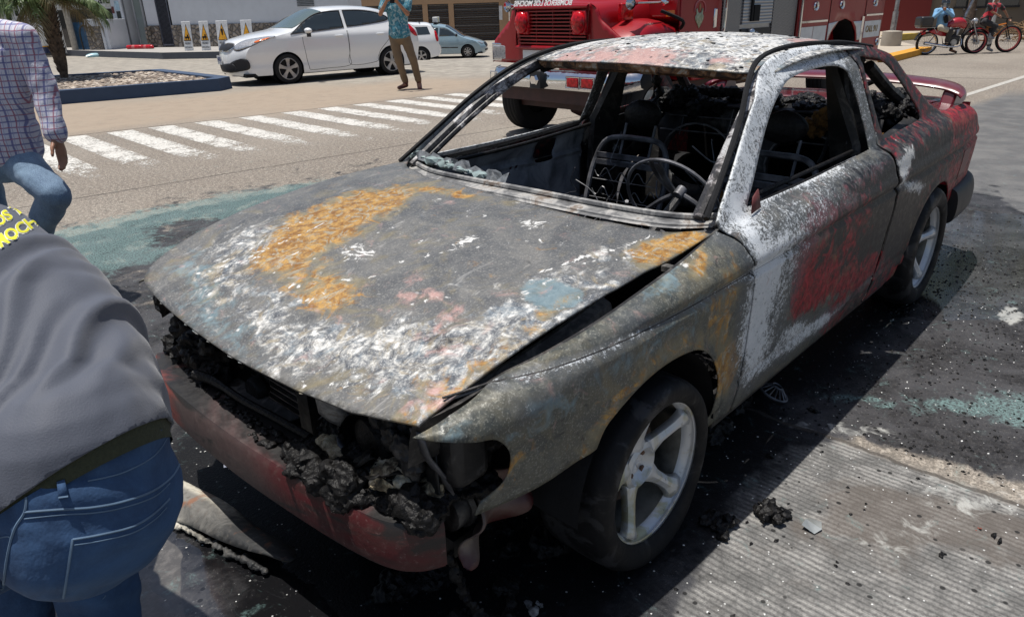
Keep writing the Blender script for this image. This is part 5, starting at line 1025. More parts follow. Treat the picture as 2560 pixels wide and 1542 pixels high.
def fire_truck():
    root = thing('fire_engine', 'red fire engine with chrome bumper and diamond-plate pump panel standing behind the burnt coupe', 'fire engine', (5.45,3.65,0), R(-3.5))
    Rm, Ch, D, G = M_['redp'], M_['chrome'], M_['dplastic'], M_['glass']; Wh = M_['white']
    # bonnet and wings: one lofted shell
    xs = [-.52,-.50,-.42,-.2,.1,.45,.72]; m = MB(); V = []; n = 17
    for x in xs:
        k = np.clip((x+.52)/.1, 0, 1); top = 1.40+.06*math.sqrt(k)+.10*np.clip((x+.4)/1.1, 0, 1); hw = .60+.10*np.clip((x+.5)/1.2, 0, 1)
        pr = [(-hw-.02,.98),(-hw-.01,1.15),(-hw,1.30),(-hw+.03,top-.07),(-hw+.10,top-.02),(-hw*.6,top),(-.2,top+.012),(0,top+.015)]; pr = pr+[(-a,b) for a,b in pr[-2::-1]]; n = len(pr)
        V += [(x+(.0 if k else .02), a, b) for a, b in pr]
    m.add(V, [(i*n+j, i*n+j+1, (i+1)*n+j+1, (i+1)*n+j) for i in range(len(xs)-1) for j in range(n-1)]); m.build('bonnet', Rm, root, ang=50)
    # front fascia with grille opening
    out = [(-.99,.84),(.99,.84),(1.0,1.0),(.97,1.08),(.80,1.20),(.66,1.30),(.62,1.40),(.52,1.455),(-.52,1.455),(-.62,1.40),(-.66,1.30),(-.80,1.20),(-.97,1.08),(-1.0,1.0)]
    gh = [(-.50,1.04),(.50,1.04),(.50,1.40),(-.50,1.40)]
    panel('fascia', out, [gh], .05, lambda y, z: (-.52+.10*np.clip(np.abs(y)-.62, 0, 1)**1.2*1.5+.03*np.clip((1.0-z)/.2, 0, 1)*0, y, z), Rm, root, .03)
    for s in (-1, 1):     # wings: swept surface behind the headlamp with the wheel arch
        m = MB(); prof = [(-.50,1.0),(-.45,1.06),(-.33,1.15),(-.12,1.23),(.15,1.24),(.40,1.18),(.58,1.04),(.66,.85)]; V = []
        for x, z in prof:
            for a, dz, q in ((.60,.05,0),(.75,.045,0),(.90,.02,0),(.985,-.02,0),(1.01,-.08,0),(1.01,-.17,0)): V.append((x, s*a, z+dz))
        m.add(V, [(i*6+j, i*6+j+1, i*6+j+7, i*6+j+6) for i in range(7) for j in range(5)]); V = [(x, s*1.01, z-.165) for x, z in prof]+[(x_, s*1.01, z_) for x_, z_ in ((-.47,.84),(-.42,.86),(-.36,.93),(-.14,1.03),(.14,1.04),(.36,.96),(.44,.84),(.55,.70))]
        m.add(V, [(i, i+1, i+9, i+8) for i in range(7)]); w_ = m.build('wing', Rm, root, ang=60)
        MB().box(-.50,-.12,-.075,-.44,.12,.075).build('headlamp', M_['lamp'], root, bevel=.01, loc=(-.02, s*.86, .95)); MB().box(-.02,-.15,-.10,0,.15,.10).build('lamp_bezel', Ch, root, bevel=.01, loc=(-.49, s*.86, .95))
        MB().box(-.05,-.015,-.09,.06,.02,.09).build('side_lamp', M_['amber'], root, bevel=.006, loc=(-.44, s*1.01, .95))
        b = MB().box(-.04,-.10,-.12,.05,.10,.12).build('warning_lamp', M_['redlens'], root, bevel=.02, loc=(-.54, s*.42, 1.27)); MB().blob((0,0,0), .10, (.5,.95,1.15), 3, 0).build('lamp_dome', M_['redlens'], b, loc=(-.05,0,0))
        MB().box(-.10,-.03,-.085,.09,.03,.085).build('warning_lamp', M_['redlens'], root, bevel=.012, loc=(-.16, s*.70, 1.36))
        # wheels
        for x, rr in ((0,.41),(4.38,.41)):
            w_ = thing('wheel', None, None); w_.parent = root; w_.location = (x, s*1.0, rr); w_.rotation_euler = (0,0,0 if s < 0 else math.pi)
            pr = [(.20,.02),(.26,-.01),(.37,-.005),(.40,.02)]+[(.405+(.0 if k % 3 else -.014), .03+.02*k) for k in range(11)]+[(.395,.25),(.36,.27),(.2,.24)]; MB().lathe(pr, 44, (0,0,0), 'y').build('tyre', M_['rubber'], w_)
            MB().lathe([(.215,.0),(.20,.02),(.17,.06),(.09,.05),(.08,.02),(0,.02)], 30, (0,0,0), 'y').build('rim', M_['steel'], w_); MB().lathe([(0,.20),(.2,.20)], 20, (0,0,0), 'y').build('brake_drum', M_['black'], w_)
    m = MB()
    for i in range(10): m.box(-.56,-.50,1.052+i*.036,-.50,.50,1.066+i*.036)
    g = m.build('grille_slats', Rm, root); m = MB()
    for y in (-.25,0,.25): m.box(-.525,y-.004,1.04,-.50,y+.004,1.40)
    m.build('grille_bars', M_['redp'], g); MB().box(-.47,-.55,1.0,-.46,.55,1.42).build('grille_back', M_['black'], root)
    m = MB(); o = [(-.56,-.53,1.015),(-.56,.53,1.015),(-.56,.53,1.425),(-.56,-.53,1.425)]; m.tube(o, .022, 8, True).build('grille_surround', Rm, root)
    MB().box(-.545,-.30,.86,-.53,.45,.985).build('white_panel', Wh, root)
    # chrome bumper bent back at its ends
    ys = np.linspace(-1.16, 1.0, 40); m = MB(); pr = [(.02,.585),(-.03,.605),(-.050,.68),(-.040,.74),(-.012,.785),(.06,.80)]; V = []
    for y in ys:
        dx = .28*np.clip((abs(y+.08)-.72)/.4, 0, 1)**2
        for a, z in pr: V.append((-.66+a+dx, y, z if y > -1.0 else z*1.0+(.0 if z > .7 else .05*((-y-1.0)/.16))))
    m.add(V, [(i*6+j, i*6+j+1, i*6+j+7, i*6+j+6) for i in range(39) for j in range(5)]); t = NT('wavy_chrome'); n = t.noise(5, 3, .5, .5); bmp = m.build('chrome_bumper', t.out((.80,.81,.82), .09, 1, t.bump(n, .5, .02)), root, ang=50)
    for y in (-.46, -.66): MB().box(-.722,y-.08,.645,-.695,y+.08,.735).build('bumper_lamp', M_['redlens'], bmp, bevel=.01); 
    for y, dx in ((-.46,-.012), (-.66,-.012), (.78,.03)): MB().tube([(-.705+dx,y-.09,.635),(-.70+dx,y-.09,.745),(-.70+dx,y+.09,.745),(-.705+dx,y+.09,.635)], .010, 6, True).build('lamp_bezel', Ch, bmp)
    sp_ = MB().box(-.76,-.085,-.095,-.69,.085,.095).build('siren_speaker', D, bmp, bevel=.01, loc=(0,.05,.70)); MB().lathe([(0,-.03),(.045,-.03),(.06,0)], 6, (0,0,0), 'x').build('speaker_cone', Ch, sp_, loc=(-.765,0,0))
    MB().box(-.60,-.75,.45,2.5,.75,.60).box(-.3,-.80,.34,-.1,.80,.42).blob((0,-.05,.36), .18, (1,1.4,.8), 2, .1).build('axle', plain('oily_frame', (.06,.025,.022), .6), root)
    # cab
    m = MB().prism([(.66,.62),(1.16,.62),(1.16,2.25),(.95,2.28),(.72,1.62),(.30,1.55),(.30,1.30),(.52,1.20)], -1.02, 1.02); m.build('cab', Rm, root, bevel=.02)
    for s in (-1, 1):
        d_ = MB().prism([(.34,1.12),(.64,.72),(1.12,.70),(1.12,1.52),(.34,1.52)], s*1.015, s*1.032).build('cab_door', Rm, root, bevel=.006); MB().box(.97,-.012,1.20,1.03,.014,1.40).build('door_handle', Ch, d_, bevel=.01, loc=(0, s*1.035, -.04))
        MB().prism([(.82,1.66),(1.1,1.66),(1.1,2.1),(1.0,2.1)], s*1.02, s*1.03).build('cab_window', G, root)
        MB().tube(sp3([(1.08,s*1.06,1.0),(1.12,s*1.09,1.15),(1.12,s*1.09,1.55),(1.08,s*1.05,1.7)], 4), .014, 7).build('grab_rail', Ch, root)
        MB().tube(sp3([(.10,s*.95,1.36),(.25,s*1.12,1.26),(.34,s*1.04,1.18)], 4), .018, 6).build('mirror_arm', M_['black'], root)
        h = MB().lathe([(0,-.28),(.012,-.28),(.014,.22),(.03,.30),(.06,.34),(.062,.345)], 20, (0,0,0), 'x'); h.v = [(-a, b, c) for a, b, c in h.v]; hh = h.build('air_horn', Ch, root, loc=(0, s*.90, 1.44)); MB().lathe([(.0,-.02),(.035,-.01),(.04,.03),(.02,.05)], 14, (.22,0,0), 'x').build('horn_cap', Ch, hh)
        MB().box(-.06,-.012,-.03,.06,.012,.03).build('marker_lamp', M_['amber'], root, loc=(.22, s*.985, 1.33))
    MB().add([(.73,-.92,1.62),(.73,.92,1.62),(.94,.88,2.2),(.94,-.88,2.2)], [(0,1,2,3)]).build('windscreen', G, root)
    # emblem: plain generic badge shapes in the same colours
    t = NT('pale_green_badge'); n = t.noise(30, 3); bg_ = t.out(t.mix(t.rng(n, .4, .6), (.26,.30,.18), (.45,.47,.33)), .4)
    e = panel('door_emblem', [(.615,1.36),(.64,1.37),(.655,1.33),(.685,1.32),(.715,1.33),(.73,1.37),(.755,1.36),(.745,1.31),(.77,1.29),(.76,1.25),(.735,1.22),(.71,1.19),(.69,1.165),(.67,1.19),(.645,1.22),(.615,1.25),(.605,1.29),(.63,1.31)], [], .05, lambda x, z: (x, -1.036+0*x, z), bg_, root, .004)
    MB().tube([(.69+.10*math.cos(a), -1.036, 1.36+.09*math.sin(a)) for a in np.linspace(-.3, math.pi+.3, 20)], .008, 5).build('emblem_ribbon', plain('faded_pink', (.42,.12,.13), .5), e); MB().blob((.69,-1.036,1.38), .03, (.6,.15,1.3), 2, .1).build('emblem_figure', plain('faded_gold', (.32,.16,.06), .5), e)
    # pump panel in tread plate
    t = NT('tread_plate'); v1 = t.map((42,42,42), (0,R(45),0)); x, y, z = t.sep(v1)
    ck = t.node('TexChecker'); t.set(ck.inputs[0], v1); ck.inputs['Scale'].default_value = 1.; fx = t.mt('ABSOLUTE', t.mt('SUBTRACT', t.mt('FRACT', x), .5)); fz = t.mt('ABSOLUTE', t.mt('SUBTRACT', t.mt('FRACT', z), .5))
    a = t.mt('MULTIPLY', t.rng(fx, .13, .08), t.rng(fz, .44, .38)); b = t.mt('MULTIPLY', t.rng(fz, .13, .08), t.rng(fx, .44, .38)); h = t.mix(ck.outputs[1], a, b)
    tp = t.out(t.mix(h, (.20,.20,.21), (.55,.55,.56)), .32, .7, t.bump(h, .6, .01))
    MB().box(1.18,-1.02,.60,1.56,1.02,2.2).box(2.32,-1.02,.60,2.92,1.02,2.2).apart('tread_plate', tp, root); 
    MB().box(1.58,-1.0,.60,2.30,1.0,2.2).build('pump_housing', plain('brushed_aluminium', (.45,.45,.46), .3, .8, .1), root)
    t = NT('ribbed_shutter'); wv = t.node('TexWave', wave_type='BANDS', bands_direction='Z'); t.set(wv.inputs[0], t.co()); wv.inputs['Scale'].default_value = 9; rs = t.out(t.mix(wv.outputs['Fac'], (.25,.25,.26), (.55,.55,.56)), .3, .6, t.bump(wv.outputs['Fac'], .5, .01))
    MB().box(1.60,-1.03,1.17,2.28,-1.0,2.1).box(1.60,1.0,1.17,2.28,1.03,2.1).apart('roller_shutter', rs, root); MB().box(1.60,-1.025,.80,2.28,-1.0,1.12).build('pump_panel', D, root); MB().box(1.76,-1.05,1.20,1.80,-1.03,1.45).box(1.82,-1.05,1.2,1.95,-1.035,1.38).apart('panel_gauge', M_['black'], root)
    MB().blob((1.78,-1.05,1.08), .05, (1,1,1), 2, 0).blob((1.90,-1.05,1.05), .035, (1,1,1), 2, 0).apart('pump_inlet', Ch, root)
    # rear body with doors, wheel cut-out and white band
    out = [(2.95,.60),(3.83,.60),(3.86,.80),(3.98,.98),(4.18,1.12),(4.40,1.15),(4.62,1.10),(4.80,.95),(4.88,.72),(4.90,.60),(5.70,.60),(5.70,2.3),(2.95,2.3)]
    for s in (-1, 1): panel('rear_body', out, [], .15, lambda x, z: (x, s*(1.02+0*x), z), Rm, root, .02, ang=30)
    MB().box(2.95,-1.0,.55,3.8,1.0,2.25).box(3.8,-1.0,1.2,4.95,1.0,2.25).box(4.95,-1.0,.55,5.68,1.0,2.25).box(3.8,-.7,.5,4.95,.7,1.2).build('body_core', M_['redp'], root)
    MB().lathe([(.50,-1.01),(.50,-.7)], 24, (4.38,0,.64), 'y', a0=0, a1=math.pi).build('rear_arch', M_['black'], root)
    for y_ in (-1.034,):
        m = MB()
        for x0, x1 in ((3.02,3.40),(3.42,3.80)): m.box(x0,y_-.004,.86,x1,y_+.004,1.08)
        m.apart('white_band', Wh, root); w5 = MB().box(5.06,y_-.004,.86,5.64,y_+.004,1.09).build('white_band', Wh, root); panel('white_band', [(3.86,.86),(3.9,.93),(3.98,1.02),(4.10,1.10),(4.14,1.12),(3.86,1.10)], [], .05, lambda x, z: (x, y_+0*x, z), Wh, root, .008); panel('white_band', [(4.66,1.10),(4.76,1.03),(4.84,.90),(4.86,.84),(5.0,.84),(5.0,1.10)], [], .05, lambda x, z: (x, y_+0*x, z), Wh, root, .008)
        text(w5, 'lettering', 'CALL 911', .125, (5.33,y_-.008,.975), (R(90),0,0), plain('gold_letter', (.30,.20,.07), .4), .002, .85, .002)
        m = MB().box(3.0,y_-.012,1.13,3.8,y_+.004,1.155).box(5.06,y_-.012,1.16,5.66,y_+.004,1.185).apart('chrome_strip', Ch, root)
        for x, z in ((3.42,1.33),(4.20,1.33),(5.33,1.34),(5.62,.78)):
            h = MB().lathe([(.03,-.01),(.055,-.018),(.06,0)], 24, (0,0,0), 'y').build('door_latch', Ch, root, loc=(x,y_,z)); MB().box(-.008,-.03,-.05,.008,-.01,.05).build('latch_bar', Ch, h)
        m = MB()
        for x in (2.93,3.86,5.02): m.box(x,y_-.002,.6,x+.008,y_+.002,2.2)
        m.build('door_gap', M_['black'], root); MB().tube([(2.98,y_-.03,.8),(2.98,y_-.03,2.0)], .016, 7).build('grab_rail', Ch, root); MB().box(4.93,y_-.012,.70,5.0,y_,1.16).build('chrome_trim', Ch, root)
    text(root, 'bonnet_lettering', 'BOMBEROS LOS MOCHIS', .082, (-.565,.12,1.462), (R(70), 0, R(-90)), M_['white'], .002, .95, .002)
    o = [x_ for x_ in root.children if x_.name.startswith('bonnet_lettering')][0]; o.scale = (-.95, 1, 1)
    t = NT('reflective_orange'); MB().add([(-.20,-1.0,1.17),(-.02,-.90,1.255),(.20,-1.0,1.19),(0,-1.025,1.10)], [(0,1,2,3)])
fire_truck()
# ---------------------------------------------------------------- street, gas station, houses, trees
def stone_mat():
    t = NT('river_stone_cladding'); d = t.vor(5.5, 'DISTANCE_TO_EDGE'); cc = t.vor(5.5, out=1); n = t.noise(20, 4)
    c = t.mix(t.sep(cc)[0], (.16,.135,.11), (.42,.37,.32)); c = t.mix(t.rng(n, .4, .7, 0, .4), c, (.22,.19,.16)); c = t.mix(t.rng(d, .02, .09), (.10,.09,.08), c)
    return t.out(c, .8, 0, t.bump(t.rng(d, .0, .25), 1., .05))
STONE = stone_mat()
def render_mat(name, col, sc=2, k=.3, bsc=40):
    t = NT(name); n = t.noise(sc, 6, .65); c = t.mix(t.rng(n, .35, .75, 0, k), col, tuple(x*.72 for x in col)); return t.out(c, .85, 0, t.bump(t.noise(bsc, 4), .3, .004))
WALL = render_mat('white_stucco', (.60,.63,.67)); BLUEK = render_mat('blue_kerb_paint', (.045,.075,.135), 5, .5); GREYK = render_mat('grey_step_paint', (.10,.11,.13), 5, .4)
def planter():
    pl = [(-6,15.4),(2.76,13.61),(5.55,13.01),(5.95,13.3),(6.15,17.2),(3.4,18.2),(-6,20.2)]
    C_ = np.mean(pl, 0); inn = [tuple(np.array(q)+(C_-np.array(q))/np.linalg.norm(C_-np.array(q))*.32) for q in pl]
    m = MB(); n = len(pl); V = [(x,y,0) for x,y in pl]+[(x+(C_[0]-x)*.004,y+(C_[1]-y)*.004,.24) for x,y in pl]+[(x,y,.24) for x,y in inn]+[(x,y,.15) for x,y in inn]
    m.add(V, [(k*n+i, k*n+(i+1)%n, (k+1)*n+(i+1)%n, (k+1)*n+i) for k in range(3) for i in range(n)])
    o = tag(m.build('planter_kerb', BLUEK, None, ang=30), 'raised kerb painted dark blue round the pebble bed', 'kerb')
    t = NT('pebbles'); cc = t.vor(16, out=1); d = t.vor(16, 'DISTANCE_TO_EDGE'); c = t.mix(t.sep(cc)[0], (.10,.08,.065), (.48,.40,.31)); c = t.mix(t.rng(d, 0, .06), (.02,.017,.014), c); pm = t.out(c, .8, 0, t.bump(t.rng(d, 0, .2), 1, .05))
    m = MB().add([(x,y,.19) for x,y in inn], [tuple(range(n))]); rg = random.Random(2)
    cnt = 0
    while cnt < 1300:
        x, y = rg.uniform(2.0, 6.1), rg.uniform(13.1, 18)
        if not inpoly([(x,y)], inn)[0]: continue
        cnt += 1; r = rg.uniform(.035, .075); a = rg.uniform(0, 3.1); b = MB(); 
        V = [(math.cos(q)*r*1.3*k, math.sin(q)*r*.8*k, h) for k, h in ((1,0),(.75,r*.4)) for q in np.linspace(0, 2*math.pi, 7)[:-1]]; V.append((0,0,r*.55))
        V = [(x+u*math.cos(a)-v*math.sin(a), y+u*math.sin(a)+v*math.cos(a), .19+w_) for u,v,w_ in V]; m.add(V, [(i,(i+1)%6,6+(i+1)%6,6+i) for i in range(6)]+[(6+i,6+(i+1)%6,12) for i in range(6)])
    t2 = NT('pebble_stones'); g = t2.node('NewGeometry'); c = t2.ramp(g.outputs['Random Per Island'], (0,(.09,.07,.06)), (.35,(.20,.155,.12)), (.7,(.42,.34,.26)), (1,(.62,.56,.48))); pm2 = t2.out(c, .75)
    tag(m.build('pebble_bed', pm2, None, ang=30), kind='stuff')
def palm():
    root = thing('palm_tree', 'short palm with a rough brown trunk growing out of the pebble bed', 'palm tree', (3.95,17.1,.19))
    m = MB(); P = sp3([(0,0,0),(.01,0,.25),(0,0,.7),(0,.02,1.2),(.02,.02,1.75)], 5); rr = np.interp(np.linspace(0,1,len(P)), [0,.15,.35,.7,1], [.07,.085,.13,.165,.16]); m.tube(P, list(rr), 14)
    rg = random.Random(5)
    for i in range(230):
        z = rg.uniform(.15, 1.72); a = rg.uniform(0, 6.28); r = np.interp(z, [0,.25,.6,1.2,1.75], [.07,.09,.14,.165,.16]); c, s = math.cos(a), math.sin(a); w_ = .04
        m.add([(c*r-s*w_, s*r+c*w_, z), (c*r+s*w_, s*r-c*w_, z), (c*(r+.045), s*(r+.045), z+.09), (c*r*.9, s*r*.9, z+.02)], [(0,1,2),(0,2,3),(1,2,3)])
    m.build('trunk', plain('palm_bark', (.10,.072,.05), .9, var=.5, sc=14, bump=1), root, ang=20)
    t = NT('palm_leaf'); n = t.noise(4, 4); c = t.mix(t.rng(n, .3, .7), (.08,.14,.045), (.24,.30,.13)); t.set(t.p.inputs['Subsurface Weight'], 0); lm = t.out(c, .4)
    t = NT('dry_palm_leaf'); dm = t.out((.22,.18,.09), .7)
    for i in range(44):
        a = i*2.399+rg.uniform(-.2,.2); el = rg.uniform(.15, 1.35) if i < 38 else rg.uniform(-.5,.1); L = rg.uniform(1.0, 1.5); m = MB(); pts = []; k = 14
        p = Vector((0,0,1.72)); e = el
        for j in range(k+1):
            pts.append(p.copy()); p = p+Vector((math.cos(a)*math.cos(e), math.sin(a)*math.cos(e), math.sin(e)))*L/k; e -= .10+.05*(el > .6)
        m.tube(pts, list(np.linspace(.016, .004, k+1)), 4)
        for j in range(2, k+1):
            for q in range(3):
                f = (j-1+q/3)/k; b = pts[j-1].lerp(pts[j], q/3); d = (pts[j]-pts[j-1]).normalized(); sd_ = d.cross(Vector((0,0,1))).normalized(); ll = .34*math.sin(math.pi*min(1,.12+f*.95))**.6*rg.uniform(.8,1.1)
                for s in (-1, 1):
                    tip = b+sd_*s*ll*.8+d*ll*.5+Vector((0,0,-.12-rg.uniform(0,.16))); md = b.lerp(tip, .5)+Vector((0,0,.06)); m.add([b-d*.013, b+d*.013, md+d*.015, md-d*.015, tip], [(0,1,2,3),(3,2,4)])
        m.build('frond', lm if i < 36 else dm, root, False)
palm()
planter()
# shop of the gas station: local x runs to the right along its front
BO = (11.82, 29.48, 0); BR = math.atan2(-.873, .488)
def shop():
    root = thing('gas_station_shop', 'white stucco shop with a river-stone base, open glass door and barred gate', 'shop', BO, BR)
    MB().box(.05,0,0,7.8,1.2,4.2).box(-.02,.12,0,.05,6,4.2).box(-1.17,0.05,0,-.57,6,4.2).build('wall', WALL, root, bevel=.01)
    MB().box(.03,-.07,.1,7.82,.0,1.05).box(-1.17,-.02,.1,-.6,.05,1.05).build('stone_base', STONE, root)
    MB().box(-1.05,-.3,.1,-1.0,.05,1.0).build('wall_end', STONE, root)
    MB().box(-.57,.1,0,-.02,6,4).box(-2.3,.6,0,-1.17,6,4).build('doorway', M_['black'], root); Al = plain('grey_frame_metal', (.30,.31,.33), .4, .5, .1)
    f = MB()
    for x in (-1.24,-1.62,-2.12): f.box(x-.03,0,.2,x+.03,.06,3)
    f.box(-2.15,0,.2,-1.2,.08,.3); f.build('door_frame', Al, root); MB().box(-1.60,.02,.3,-1.27,.035,3).build('glass_door', glassm('door_glass', (.16,.20,.20)), root)
    g = MB().box(-.56,-.02,.2,-.53,.03,3).box(-.05,-.02,.2,-.02,.03,3).box(-.56,-.02,.28,-.02,.03,.34)
    for i in range(9): g.box(-.50+i*.055,-.01,.3,-.49+i*.055,.01,3)
    g.build('barred_gate', plain('slate_paint', (.09,.10,.13), .5), root)
    vt = MB(); 
    for i in range(12): vt.box(5.72,-.03,1.60+i*.06,6.42,0,1.635+i*.06)
    vt.build('vent_grille', plain('dark_louvre', (.10,.11,.12), .5), root)
    # flared white pier left of the door with two small notices
    m = MB().prism([(-2.20,.22),(-2.62,1.3),(-2.62,4),(-2.14,4),(-2.12,.22)], -.05, 1.2); m.box(-2.62,-.06,1.35,-2.14,1.2,4); m.build('pier', WALL, root, bevel=.01)
    MB().box(-2.60,-.075,1.55,-2.50,-.06,1.80).build('notice', plain('brown_notice', (.14,.03,.03), .5), root); MB().box(-2.40,-.085,1.18,-2.22,-.06,1.62).build('meter_box', M_['glass'], root); MB().box(-2.42,-.08,1.66,-2.22,-.06,2.0).build('poster', plain('pale_blue_poster', (.35,.50,.60), .4), root)
    MB().box(-9,1.5,1.75,-2.6,1.6,4).build('fascia_board', WALL, root); MB().box(-9,1.7,.2,-2.7,1.8,1.75).build('shop_window', glassm('shop_glass', (.012,.014,.018)), root); MB().box(-9,1.65,1.75,-2.62,1.72,1.82).build('window_head', M_['white'], root)
    sg = MB().box(-8.8,1.40,1.86,-2.75,1.5,3.2).build('shop_sign', M_['white'], root); text(sg, 'lettering', 'aico', .55, (-4.05,1.39,2.12), (R(90),0,0), M_['black']); text(sg, 'lettering', '+H', .55, (-3.05,1.39,2.12), (R(90),0,0), plain('sign_red', (.5,.02,.03), .5))
shop()
def low_wall():
    root = thing('parapet_wall', 'low white wall with a river-stone panel on the forecourt step', 'wall', BO, BR)
    MB().box(-3.05,-1.2,.2,-2.30,-1.05,1.36).box(-2.30,-1.26,.2,-2.2,-1.0,1.40).box(-2.2,-1.2,.2,-2.05,-.1,1.34).build('wall', WALL, root, bevel=.01); MB().box(-3.0,-1.27,.22,-2.34,-1.2,1.10).build('stone_panel', STONE, root)
low_wall()
def step():
    pts = [(8.6,34.5),(9.66,25.64),(10.96,23.62),(12.4,21.2),(13.6,22.0),(13,36)]
    m = MB().prism([(x,y) for x,y in pts], 0, .22, 'z'); o = m.build('forecourt_step', GREYK, None, False); tag(o, 'dark grey painted step along the white shop wall', 'step')
    t = NT('step_top'); n = t.noise(2, 5); MB().add([(x,y,.2235) for x,y in pts], [tuple(range(6))]).build('step_top', t.out(t.mix(n, (.30,.28,.26), (.42,.40,.37)), .85), o, False)
step()
def extinguisher(x, label, rz):
    c = math.cos(BR); s = math.sin(BR); y = -1.05; root = thing('gas_cylinder', label, 'cylinder', (BO[0]+x*c-y*s, BO[1]+x*s+y*c, .29), BR+rz)
    MB().lathe([(0,-.36),(.06,-.35),(.085,-.30),(.085,.25),(.06,.32),(.03,.34),(.03,.38),(0,.38)], 20, (0,0,0), 'x').build('body', plain('red_enamel', (.45,.01,.02), .25), root); MB().lathe([(.087,-.1),(.087,.02)], 20, (0,0,0), 'x').build('label_band', plain('dull_pink', (.5,.12,.12), .5), root); MB().box(.36,-.02,-.02,.44,.02,.05).build('valve', M_['black'], root)
extinguisher(-1.05, 'red cylinder lying in front of the open shop door, nearer the door', .1); extinguisher(-.50, 'red cylinder lying by the barred gate, right of its twin', -.15)
def signboard(x, y, label, w_, kind, tilt):
    root = thing('warning_sign', label, 'sign', (x, y, 0), BR+tilt, 'yellow-triangle sign boards along the stone wall'); Wm = M_['plast']
    h = 1.2; m = MB().box(-w_/2,-.03,.12,w_/2,.0,h); m.v = [(a, b+(c_-.1)*.10, c_) for a,b,c_ in m.v]; b_ = m.build('board', Wm, root, bevel=.01)
    MB().box(-.32,-.16,.0,-.27,-.10,.18).box(.27,-.16,0,.32,-.10,.18).box(-.32,-.17,.15,.32,-.09,.20).box(-.12,-.15,0,-.08,-.1,.15).box(.08,-.15,0,.12,-.1,.15).build('foot', Wm, root, bevel=.006)
    def P(u, v): return (u*w_, -.036+(v-.1)*.10, v)
    MB().add([P(-.42,.55),P(.42,.55),P(0,1.12)], [(0,1,2)]).build('triangle_edge', M_['black'], b_, False); MB().add([tuple(np.array(P(*q))-np.array((0,.004,0))) for q in ((-.36,.575),(.36,.575),(0,1.06))], [(0,1,2)]).build('triangle', M_['yel'], b_, False)
    q = lambda u0, v0, u1, v1, nm: MB().add([tuple(np.array(P(*z_))-np.array((0,.008,0))) for z_ in ((u0,v0),(u1,v0),(u1,v1),(u0,v1))], [(0,1,2,3)]).build(nm, M_['black'], b_, False)
    if kind == 'truck': q(-.24,.64,.24,.70,'pictogram'); q(.0,.70,.16,.76,'pictogram'); q(-.2,.59,-.1,.65,'pictogram'); q(.08,.59,.18,.65,'pictogram')
    elif kind == 'bang': MB().add([tuple(np.array(P(*z_))-np.array((0,.008,0))) for z_ in ((-.04,.72),(.04,.72),(.10,.90),(0,.95),(-.10,.90))], [(0,1,2,3,4)]).build('pictogram', M_['black'], b_, False)
    for k, s_ in enumerate(('PELIGRO','DESCARGA','PRODUCTO')[:3]): text(b_, 'lettering', s_, .085, (0, -.045+(.46-.13*k-.1)*.10, .46-.13*k), (R(90),0,0), M_['dgrey'], .001, .7*w_/.36, .002)
M_['plast'] = plain('white_sign_plastic', (.66,.67,.68), .5, var=.15, sc=6); M_['yel'] = plain('sign_yellow', (.75,.36,.02), .5); M_['dgrey'] = plain('faded_print', (.16,.17,.18), .6)
signboard(10.70, 25.75, 'white sign board with a truck in its yellow triangle, leftmost of the four', .34, 'truck', .1); signboard(11.05, 25.12, 'white sign board with a truck pictogram, second from the left', .36, 'truck', .05)
signboard(11.42, 24.50, 'wide crumpled sign board with an exclamation mark', .46, 'bang', 0); signboard(11.95, 23.75, 'sign board half hidden behind the white hatchback bonnet', .44, 'plain', .0)
def pump():
    root = thing('fuel_pump', 'white fuel pump cabinet with a yellow drop and blue foot behind the palm', 'fuel pump', (7.9, 33.6, 0), R(-60))
    MB().box(-.9,-.3,.15,.75,.3,.38).build('blue_foot', plain('navy_base', (.02,.035,.10), .5), root); MB().box(-.9,-.3,.385,.75,.3,.42).build('yellow_line', M_['yel'], root); MB().box(-.9,-.3,.425,.75,.3,1.15).build('cabinet', M_['white'], root, bevel=.01); MB().box(-.85,-.25,1.15,.7,.25,2.3).build('head', plain('pump_grey', (.45,.46,.47), .5), root)
    MB().box(-.7,-.27,1.25,-.5,-.25,1.75).box(-.25,-.27,1.55,-.1,-.25,1.75).box(.35,-.27,1.3,.6,-.25,1.7).build('display', M_['black'], root)
    d = panel('drop_emblem', spl([(.0,1.08,1),(.12,.9),(.14,.78),(.0,.68),(-.14,.78),(-.12,.9)], 4), [], .05, lambda x, z: (x, -.306+0*x, z), plain('drop_brown', (.14,.09,.05), .5), root, .004); MB().tube(sp3([(.06,-.312,.92),(-.05,-.312,.90),(-.05,-.312,.84),(.05,-.312,.82),(.05,-.312,.76),(-.06,-.312,.74)], 4), .018, 5).build('drop_mark', M_['yel'], d)
pump()
